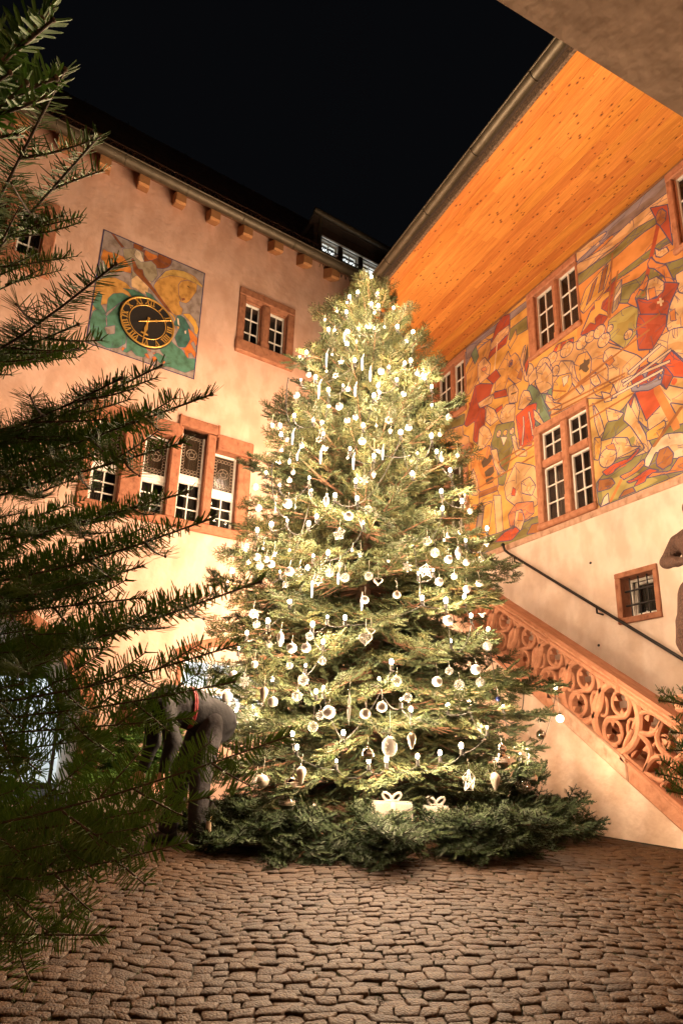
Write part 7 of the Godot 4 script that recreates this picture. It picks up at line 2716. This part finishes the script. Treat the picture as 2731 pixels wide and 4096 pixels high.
func bulb_places() -> Array:
	var a := []
	a.push_back(Vector3(2.692, 5.740, -4.339))
	a.push_back(Vector3(2.799, 5.175, -4.060))
	a.push_back(Vector3(2.362, 5.084, -4.281))
	a.push_back(Vector3(2.229, 4.907, -4.411))
	a.push_back(Vector3(2.415, 4.786, -4.116))
	a.push_back(Vector3(2.991, 4.905, -3.983))
	a.push_back(Vector3(2.177, 4.888, -4.817))
	a.push_back(Vector3(2.128, 4.854, -4.881))
	a.push_back(Vector3(2.298, 4.277, -3.974))
	a.push_back(Vector3(2.737, 4.296, -3.777))
	a.push_back(Vector3(1.983, 4.263, -4.486))
	a.push_back(Vector3(2.042, 4.186, -4.279))
	a.push_back(Vector3(2.640, 4.071, -3.768))
	a.push_back(Vector3(2.196, 3.982, -3.999))
	a.push_back(Vector3(2.099, 3.961, -4.104))
	a.push_back(Vector3(2.459, 3.964, -3.806))
	a.push_back(Vector3(2.457, 3.873, -3.779))
	a.push_back(Vector3(2.402, 3.827, -3.791))
	a.push_back(Vector3(3.047, 4.146, -3.761))
	a.push_back(Vector3(2.993, 3.884, -3.694))
	a.push_back(Vector3(2.337, 4.763, -4.184))
	a.push_back(Vector3(2.517, 5.438, -4.321))
	a.push_back(Vector3(2.687, 5.413, -4.197))
	a.push_back(Vector3(2.827, 4.377, -3.801))
	a.push_back(Vector3(2.572, 5.172, -4.135))
	a.push_back(Vector3(2.575, 4.207, -3.805))
	a.push_back(Vector3(2.447, 5.389, -4.375))
	a.push_back(Vector3(2.632, 5.145, -4.094))
	a.push_back(Vector3(2.548, 4.789, -4.029))
	a.push_back(Vector3(2.786, 4.869, -3.970))
	a.push_back(Vector3(2.314, 4.595, -4.161))
	a.push_back(Vector3(2.969, 4.254, -3.765))
	a.push_back(Vector3(1.897, 3.785, -4.406))
	a.push_back(Vector3(1.967, 3.613, -4.122))
	a.push_back(Vector3(2.020, 3.430, -4.011))
	a.push_back(Vector3(1.822, 3.621, -4.526))
	a.push_back(Vector3(1.780, 3.305, -4.748))
	a.push_back(Vector3(1.784, 3.025, -4.390))
	a.push_back(Vector3(2.198, 2.897, -3.730))
	a.push_back(Vector3(2.351, 3.159, -3.694))
	a.push_back(Vector3(1.915, 2.844, -3.993))
	a.push_back(Vector3(1.917, 2.560, -3.874))
	a.push_back(Vector3(1.870, 2.503, -3.922))
	a.push_back(Vector3(1.760, 2.574, -4.117))
	a.push_back(Vector3(1.688, 2.582, -4.292))
	a.push_back(Vector3(1.640, 2.590, -4.502))
	a.push_back(Vector3(2.205, 2.479, -3.608))
	a.push_back(Vector3(2.044, 2.753, -3.801))
	a.push_back(Vector3(2.182, 2.710, -3.674))
	a.push_back(Vector3(1.921, 2.991, -4.061))
	a.push_back(Vector3(2.287, 3.477, -3.774))
	a.push_back(Vector3(2.016, 3.549, -4.039))
	a.push_back(Vector3(2.184, 3.238, -3.817))
	a.push_back(Vector3(2.587, 3.430, -3.630))
	a.push_back(Vector3(2.907, 3.484, -3.598))
	a.push_back(Vector3(2.733, 3.249, -3.581))
	a.push_back(Vector3(2.668, 3.028, -3.568))
	a.push_back(Vector3(3.109, 3.195, -3.589))
	a.push_back(Vector3(3.322, 3.030, -3.637))
	a.push_back(Vector3(3.215, 2.905, -3.561))
	a.push_back(Vector3(2.903, 2.719, -3.458))
	a.push_back(Vector3(3.136, 2.471, -3.438))
	a.push_back(Vector3(3.656, 2.792, -3.708))
	a.push_back(Vector3(2.943, 2.914, -3.517))
	a.push_back(Vector3(2.582, 2.365, -3.434))
	a.push_back(Vector3(2.951, 3.330, -3.583))
	a.push_back(Vector3(1.976, 2.220, -3.759))
	a.push_back(Vector3(1.890, 2.205, -3.853))
	a.push_back(Vector3(1.600, 2.289, -4.551))
	a.push_back(Vector3(1.859, 2.101, -3.882))
	a.push_back(Vector3(1.717, 2.106, -4.105))
	a.push_back(Vector3(1.579, 2.242, -5.063))
	a.push_back(Vector3(1.764, 1.838, -3.989))
	a.push_back(Vector3(1.968, 1.684, -3.720))
	a.push_back(Vector3(1.884, 1.628, -3.800))
	a.push_back(Vector3(1.941, 1.485, -3.723))
	a.push_back(Vector3(1.841, 1.305, -3.803))
	a.push_back(Vector3(1.660, 1.691, -4.166))
	a.push_back(Vector3(1.577, 1.623, -4.411))
	a.push_back(Vector3(1.549, 1.499, -4.515))
	a.push_back(Vector3(1.890, 1.272, -4.553))
	a.push_back(Vector3(2.072, 1.675, -3.628))
	a.push_back(Vector3(2.606, 2.071, -3.412))
	a.push_back(Vector3(2.849, 1.876, -3.371))
	a.push_back(Vector3(2.632, 1.869, -3.394))
	a.push_back(Vector3(2.870, 1.546, -3.343))
	a.push_back(Vector3(3.126, 1.794, -3.386))
	a.push_back(Vector3(2.364, 1.338, -3.426))
	a.push_back(Vector3(2.273, 1.208, -3.451))
	a.push_back(Vector3(3.380, 1.720, -3.456))
	a.push_back(Vector3(3.059, 1.945, -3.387))
	a.push_back(Vector3(2.742, 2.119, -3.392))
	a.push_back(Vector3(1.892, 1.105, -3.713))
	a.push_back(Vector3(1.935, 1.128, -3.676))
	a.push_back(Vector3(1.787, 0.875, -4.739))
	a.push_back(Vector3(1.814, 0.913, -4.663))
	a.push_back(Vector3(1.717, 1.013, -4.946))
	a.push_back(Vector3(1.790, 1.030, -4.710))
	a.push_back(Vector3(1.777, 0.797, -3.843))
	a.push_back(Vector3(2.051, 0.811, -3.570))
	a.push_back(Vector3(2.021, 0.614, -3.607))
	a.push_back(Vector3(2.211, 0.621, -3.477))
	a.push_back(Vector3(1.805, 0.701, -3.813))
	a.push_back(Vector3(2.413, 1.062, -3.373))
	a.push_back(Vector3(2.482, 0.992, -3.345))
	a.push_back(Vector3(2.785, 1.032, -3.293))
	a.push_back(Vector3(3.205, 0.895, -3.329))
	a.push_back(Vector3(2.910, 0.746, -3.297))
	a.push_back(Vector3(2.541, 0.662, -3.345))
	a.push_back(Vector3(3.869, 0.698, -3.625))
	a.push_back(Vector3(3.992, 1.267, -3.304))
	a.push_back(Vector3(3.000, 1.066, -3.299))
	a.push_back(Vector3(3.505, 1.092, -3.444))
	a.push_back(Vector3(2.322, 0.634, -3.420))
	a.push_back(Vector3(2.717, 0.690, -3.309))
	return a

func ornament_places() -> Array:
	return [
		["white", 2.463, 4.757, -4.006, 0.0227],
		["white", 2.459, 4.089, -3.759, 0.0294],
		["white", 1.965, 4.185, -4.281, 0.0245],
		["white", 1.891, 3.981, -4.365, 0.0294],
		["white", 2.086, 3.643, -3.858, 0.0305],
		["white", 2.173, 3.855, -3.867, 0.0207],
		["white", 2.619, 3.830, -3.627, 0.0230],
		["white", 2.203, 5.055, -4.458, 0.0120],
		["white", 2.217, 4.783, -4.255, 0.0141],
		["white", 2.889, 4.172, -3.680, 0.0194],
		["white", 2.894, 4.132, -3.674, 0.0169],
		["white", 2.811, 4.151, -3.680, 0.0192],
		["white", 2.608, 4.764, -3.937, 0.0126],
		["white", 2.360, 5.197, -4.271, 0.0119],
		["white", 2.275, 5.096, -4.329, 0.0119],
		["white", 2.542, 4.968, -4.023, 0.0141],
		["white", 2.024, 3.670, -3.938, 0.0159],
		["white", 2.065, 4.147, -4.094, 0.0120],
		["white", 2.118, 4.348, -4.090, 0.0122],
		["white", 2.087, 3.645, -3.859, 0.0295],
		["white", 1.787, 3.801, -4.699, 0.0261],
		["white", 1.764, 3.651, -4.444, 0.0315],
		["white", 2.131, 3.485, -3.788, 0.0252],
		["white", 2.188, 3.510, -3.746, 0.0229],
		["white", 2.226, 3.260, -3.686, 0.0300],
		["white", 1.754, 3.341, -4.324, 0.0176],
		["white", 2.119, 3.095, -3.740, 0.0111],
		["white", 1.739, 3.202, -4.316, 0.0119],
		["white", 1.794, 3.040, -4.130, 0.0192],
		["white", 1.674, 3.119, -4.736, 0.0320],
		["white", 1.587, 2.310, -4.191, 0.0110],
		["white", 1.767, 2.959, -4.135, 0.0214],
		["white", 3.108, 3.742, -3.592, 0.0313],
		["white", 2.610, 3.444, -3.543, 0.0292],
		["white", 2.339, 3.422, -3.642, 0.0116],
		["white", 2.787, 2.361, -3.305, 0.0122],
		["white", 2.936, 3.467, -3.515, 0.0180],
		["white", 1.493, 2.233, -4.697, 0.0302],
		["white", 1.562, 2.246, -4.253, 0.0310],
		["white", 1.624, 2.149, -4.080, 0.0301],
		["white", 1.602, 2.202, -4.140, 0.0249],
		["white", 1.721, 1.427, -3.809, 0.0378],
		["white", 1.457, 1.248, -4.313, 0.0361],
		["white", 1.586, 2.310, -4.192, 0.0112],
		["white", 1.712, 2.243, -3.933, 0.0121],
		["white", 2.075, 2.201, -3.549, 0.0130],
		["white", 2.818, 2.197, -3.292, 0.0322],
		["white", 2.716, 1.993, -3.289, 0.0314],
		["white", 2.993, 1.976, -3.282, 0.0310],
		["white", 2.149, 1.795, -3.468, 0.0303],
		["white", 3.009, 1.322, -3.224, 0.0386],
		["white", 2.632, 1.199, -3.226, 0.0368],
		["white", 2.316, 2.118, -3.405, 0.0116],
		["white", 1.428, 1.077, -4.345, 0.0432],
		["white", 2.221, 0.995, -3.334, 0.0378],
		["pearl", 2.368, 1.846, -3.367, 0.0305],
		["pearl", 1.617, 0.457, -3.967, 0.0461],
		["patterned", 1.607, 2.772, -4.428, 0.0298],
		["patterned", 1.723, 2.689, -4.038, 0.0369],
		["patterned", 2.061, 2.497, -3.595, 0.0348],
		["patterned", 1.715, 2.056, -3.908, 0.0359],
		["patterned", 1.797, 1.425, -3.717, 0.0349],
		["patterned", 1.542, 1.319, -4.094, 0.0286],
		["patterned", 3.011, 2.212, -3.297, 0.0274],
		["patterned", 3.158, 2.062, -3.311, 0.0277],
		["patterned", 2.773, 1.682, -3.259, 0.0387],
		["patterned", 1.620, 1.023, -3.874, 0.0374],
		["patterned", 1.910, 0.950, -3.539, 0.0462],
		["patterned", 2.120, 0.945, -3.390, 0.0370],
		["patterned", 2.126, 0.946, -3.387, 0.0314],
		["clear", 1.781, 3.431, -4.278, 0.0224],
		["clear", 1.849, 3.301, -4.096, 0.0249],
		["clear", 3.149, 3.331, -3.528, 0.0183],
		["clear", 3.165, 2.737, -3.403, 0.0262],
		["clear", 2.194, 2.556, -3.515, 0.0333],
		["clear", 1.573, 2.156, -4.201, 0.0334],
		["clear", 1.767, 2.041, -3.836, 0.0369],
		["clear", 1.934, 2.017, -3.648, 0.0349],
		["clear", 2.027, 1.973, -3.567, 0.0359],
		["clear", 1.998, 2.084, -3.599, 0.0246],
		["clear", 1.523, 2.385, -4.455, 0.0366],
		["clear", 1.694, 1.951, -3.928, 0.0265],
		["clear", 1.544, 1.744, -4.201, 0.0380],
		["clear", 1.556, 1.645, -4.142, 0.0307],
		["clear", 1.816, 1.513, -3.708, 0.0314],
		["clear", 1.883, 1.321, -3.613, 0.0306],
		["clear", 1.775, 1.180, -3.698, 0.0415],
		["clear", 1.708, 1.292, -3.802, 0.0274],
		["clear", 1.613, 1.466, -3.986, 0.0258],
		["clear", 2.625, 2.320, -3.322, 0.0359],
		["clear", 2.692, 2.233, -3.306, 0.0372],
		["clear", 3.210, 2.287, -3.336, 0.0283],
		["clear", 2.179, 1.988, -3.468, 0.0345],
		["clear", 3.186, 1.530, -3.273, 0.0375],
		["clear", 2.743, 1.286, -3.221, 0.0312],
		["clear", 2.330, 1.184, -3.308, 0.0385],
		["clear", 3.044, 1.225, -3.217, 0.0360],
		["clear", 2.865, 2.061, -3.283, 0.0267],
		["clear", 2.823, 1.188, -3.204, 0.0399],
		["clear", 1.865, 0.924, -3.584, 0.0309],
		["clear", 1.831, 0.847, -3.621, 0.0386],
		["clear", 1.741, 1.061, -3.718, 0.0394],
		["clear", 1.586, 0.460, -4.022, 0.0372],
		["clear", 2.397, 1.070, -3.270, 0.0318],
		["silver", 2.148, 0.674, -3.392, 0.0440],
		["silver", 1.760, 0.441, -3.764, 0.0628],
		["silver", 1.748, 0.314, -3.821, 0.0592],
		["silver", 3.267, 0.645, -3.250, 0.0650],
		["silver", 3.902, 0.502, -3.538, 0.0517],
		["silver", 3.954, 0.866, -3.456, 0.0425],
		["silver", 3.267, 0.736, -3.244, 0.0378],
		["wire", 3.864, 0.434, -3.602, 0.0615],
		["blue", 3.247, 1.114, -3.240, 0.0192],
		["litball", 4.005, 1.002, -3.289, 0.0341],
		["egg", 2.281, 0.726, -3.320, 0.0684],
		["cone", 2.342, 4.547, -4.023, 0.0272],
		["cone", 1.932, 2.657, -3.741, 0.0534],
		["cone", 1.782, 3.175, -4.193, 0.0312],
		["cone", 2.284, 2.920, -3.581, 0.0349],
		["cone", 2.926, 3.218, -3.485, 0.0413],
		["cone", 2.447, 3.381, -3.587, 0.0318],
		["cone", 1.666, 1.509, -3.903, 0.0641],
		["cone", 2.923, 2.277, -3.296, 0.0572],
		["spindle", 1.662, 2.686, -4.159, 0.0636],
		["spindle", 1.754, 2.635, -3.953, 0.0363],
		["spindle", 2.024, 0.984, -3.451, 0.1279],
		["spindle", 2.546, 1.879, -3.313, 0.0770],
		["spindle", 3.903, 0.625, -3.556, 0.0773],
		["spindle", 2.414, 0.914, -3.260, 0.0536],
		["drop", 1.579, 1.082, -3.954, 0.0610],
		["drop", 1.794, 0.510, -3.702, 0.0664],
		["drop", 2.428, 0.769, -3.264, 0.0596],
		["drop", 3.202, 0.492, -3.258, 0.0708],
		["drop", 3.911, 0.748, -3.547, 0.0699],
		["star", 2.162, 4.221, -3.995, 0.0287],
		["star", 2.826, 4.646, -3.866, 0.0228],
		["star", 2.341, 3.165, -3.607, 0.0227],
		["wovenstar", 1.996, 2.342, -3.619, 0.0538],
		["wovenstar", 2.610, 2.066, -3.310, 0.0588],
		["wovenstar", 2.910, 0.500, -3.222, 0.0810],
		["wirestar", 2.118, 4.067, -4.010, 0.0308],
		["wirestar", 1.946, 3.320, -3.953, 0.0322],
		["wirestar", 1.942, 3.687, -4.053, 0.0285],
		["wirestar", 2.439, 3.489, -3.603, 0.0364],
		["wirestar", 1.869, 1.960, -3.706, 0.0453],
		["snowflake", 2.204, 2.857, -3.605, 0.0397],
		["snowflake", 1.495, 1.189, -4.166, 0.0536],
		["snowflake", 2.455, 2.082, -3.351, 0.0414],
		["heart", 2.241, 1.949, -3.430, 0.0357],
		["heart", 2.181, 1.550, -3.425, 0.0309],
		["heart", 2.970, 2.471, -3.319, 0.0222],
		["openheart", 1.610, 1.534, -4.004, 0.0494],
		["wovenheart", 2.141, 1.491, -3.440, 0.0492],
		["bird", 3.161, 1.785, -3.292, 0.0408],
		["bird", 3.339, 2.455, -3.394, 0.0292],
		["bird", 1.981, 3.206, -3.889, 0.0378],
		["angel", 1.638, 2.243, -4.067, 0.0247],
		["angel", 2.126, 2.172, -3.511, 0.0259],
		["bell", 2.826, 2.414, -3.309, 0.0218],
		["icicle", 2.312, 4.167, -3.855, 0.0650],
		["icicle", 2.365, 4.029, -3.796, 0.0584],
		["icicle", 2.221, 3.820, -3.815, 0.0515],
		["icicle", 1.994, 3.902, -4.093, 0.0707],
		["icicle", 2.073, 4.293, -4.119, 0.0728],
		["icicle", 2.270, 4.641, -4.138, 0.0503],
		["icicle", 1.806, 3.412, -4.207, 0.0595],
		["icicle", 1.950, 3.133, -3.913, 0.0641],
		["icicle", 2.155, 3.039, -3.703, 0.0554],
		["icicle", 1.822, 3.190, -4.116, 0.0310],
		["icicle", 2.372, 3.131, -3.587, 0.0496],
		["icicle", 1.835, 1.895, -3.738, 0.0710],
		["icicle", 1.987, 1.967, -3.600, 0.0449],
		["icicle", 2.128, 1.758, -3.479, 0.0440],
	]

func near_firs() -> void:
	var t := thing("fir_tree", "dark fir tree close to the camera along the left edge", "fir tree", Vector3(-0.280, 0, -1.311))
	var mb := MB.new()
	mb.tube([Vector3(0, 0, 0), Vector3(0, 1.2, 0), Vector3(0.02, 2.4, 0)], [0.045, 0.035, 0.01], 10)
	part(t, "trunk", mb, M.bark)
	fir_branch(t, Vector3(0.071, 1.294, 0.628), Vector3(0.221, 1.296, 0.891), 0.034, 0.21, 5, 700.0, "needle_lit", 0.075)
	fir_branch(t, Vector3(0.000, 1.555, 0.000), Vector3(0.266, 1.456, 0.665), 0.031, 0.25, 8, 720.0)
	fir_branch(t, Vector3(0.000, 1.469, 0.000), Vector3(0.225, 1.421, 0.751), 0.031, 0.28, 6, 720.0)
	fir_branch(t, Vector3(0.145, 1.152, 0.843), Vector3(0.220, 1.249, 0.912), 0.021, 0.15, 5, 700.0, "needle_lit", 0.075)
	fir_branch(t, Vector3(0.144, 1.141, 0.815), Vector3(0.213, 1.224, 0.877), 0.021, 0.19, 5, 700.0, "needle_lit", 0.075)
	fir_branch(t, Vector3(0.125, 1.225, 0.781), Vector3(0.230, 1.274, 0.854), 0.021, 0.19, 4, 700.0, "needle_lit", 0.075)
	fir_branch(t, Vector3(0.000, 1.416, 0.000), Vector3(0.306, 1.247, 0.700), 0.034, 0.13, 5, 720.0)
	fir_branch(t, Vector3(0.000, 1.401, 0.000), Vector3(0.277, 1.278, 0.527), 0.030, 0.38, 10, 720.0)
	fir_branch(t, Vector3(0.000, 1.257, 0.000), Vector3(0.338, 1.174, 0.591), 0.031, 0.34, 10, 720.0)
	fir_branch(t, Vector3(0.000, 1.159, 0.000), Vector3(0.391, 1.238, 0.556), 0.031, 0.28, 10, 720.0)
	fir_branch(t, Vector3(0.000, 1.129, 0.000), Vector3(0.457, 1.187, 0.602), 0.031, 0.27, 11, 720.0)
	fir_branch(t, Vector3(0.000, 1.084, 0.000), Vector3(0.433, 1.119, 0.570), 0.031, 0.30, 11, 720.0)
	fir_branch(t, Vector3(0.000, 1.031, 0.000), Vector3(0.456, 1.072, 0.510), 0.030, 0.34, 11, 720.0)
	fir_branch(t, Vector3(0.000, 0.971, 0.000), Vector3(0.483, 1.015, 0.569), 0.031, 0.28, 11, 720.0)
	fir_branch(t, Vector3(0.000, 0.918, 0.000), Vector3(0.414, 0.961, 0.456), 0.030, 0.38, 11, 720.0)
	fir_branch(t, Vector3(0.000, 0.913, 0.000), Vector3(0.430, 0.927, 0.396), 0.030, 0.38, 11, 720.0)
	fir_branch(t, Vector3(0.000, 0.865, 0.000), Vector3(0.384, 0.866, 0.353), 0.030, 0.21, 6, 720.0)
	fir_branch(t, Vector3(0.000, 0.722, 0.000), Vector3(0.548, 0.923, 0.603), 0.034, 0.25, 13, 720.0)
	fir_branch(t, Vector3(0.000, 0.752, 0.000), Vector3(0.555, 0.849, 0.503), 0.031, 0.23, 10, 720.0)
	fir_branch(t, Vector3(0.000, 0.739, 0.000), Vector3(0.576, 0.800, 0.443), 0.031, 0.23, 10, 720.0)
	fir_branch(t, Vector3(0.000, 0.691, 0.000), Vector3(0.524, 0.741, 0.396), 0.030, 0.19, 8, 720.0)
	fir_branch(t, Vector3(0.000, 0.675, 0.000), Vector3(0.426, 0.711, 0.274), 0.030, 0.19, 6, 720.0)
	fir_branch(t, Vector3(0.000, 0.509, 0.000), Vector3(0.643, 0.717, 0.516), 0.032, 0.19, 11, 720.0)
	fir_branch(t, Vector3(0.000, 0.533, 0.000), Vector3(0.566, 0.619, 0.386), 0.031, 0.25, 10, 720.0)
	fir_branch(t, Vector3(0.000, 0.458, 0.000), Vector3(0.531, 0.556, 0.408), 0.031, 0.28, 11, 720.0)
	fir_branch(t, Vector3(0.000, 0.462, 0.000), Vector3(0.527, 0.591, 0.356), 0.031, 0.23, 8, 720.0)
	fir_branch(t, Vector3(0.000, 0.420, 0.000), Vector3(0.366, 0.483, 0.235), 0.030, 0.38, 8, 720.0)
	fir_branch(t, Vector3(0.000, 0.420, 0.000), Vector3(0.438, 0.426, 0.354), 0.031, 0.23, 8, 720.0)
	var s := thing("fir_tree", "fir tree at the right edge with only its branch tips in view", "fir tree", Vector3(1.523, 0, -0.677))
	mb = MB.new()
	mb.tube([Vector3(0, 0, 0), Vector3(0, 0.8, 0), Vector3(0.0, 1.5, 0)], [0.03, 0.022, 0.006], 10)
	part(s, "trunk", mb, M.bark)
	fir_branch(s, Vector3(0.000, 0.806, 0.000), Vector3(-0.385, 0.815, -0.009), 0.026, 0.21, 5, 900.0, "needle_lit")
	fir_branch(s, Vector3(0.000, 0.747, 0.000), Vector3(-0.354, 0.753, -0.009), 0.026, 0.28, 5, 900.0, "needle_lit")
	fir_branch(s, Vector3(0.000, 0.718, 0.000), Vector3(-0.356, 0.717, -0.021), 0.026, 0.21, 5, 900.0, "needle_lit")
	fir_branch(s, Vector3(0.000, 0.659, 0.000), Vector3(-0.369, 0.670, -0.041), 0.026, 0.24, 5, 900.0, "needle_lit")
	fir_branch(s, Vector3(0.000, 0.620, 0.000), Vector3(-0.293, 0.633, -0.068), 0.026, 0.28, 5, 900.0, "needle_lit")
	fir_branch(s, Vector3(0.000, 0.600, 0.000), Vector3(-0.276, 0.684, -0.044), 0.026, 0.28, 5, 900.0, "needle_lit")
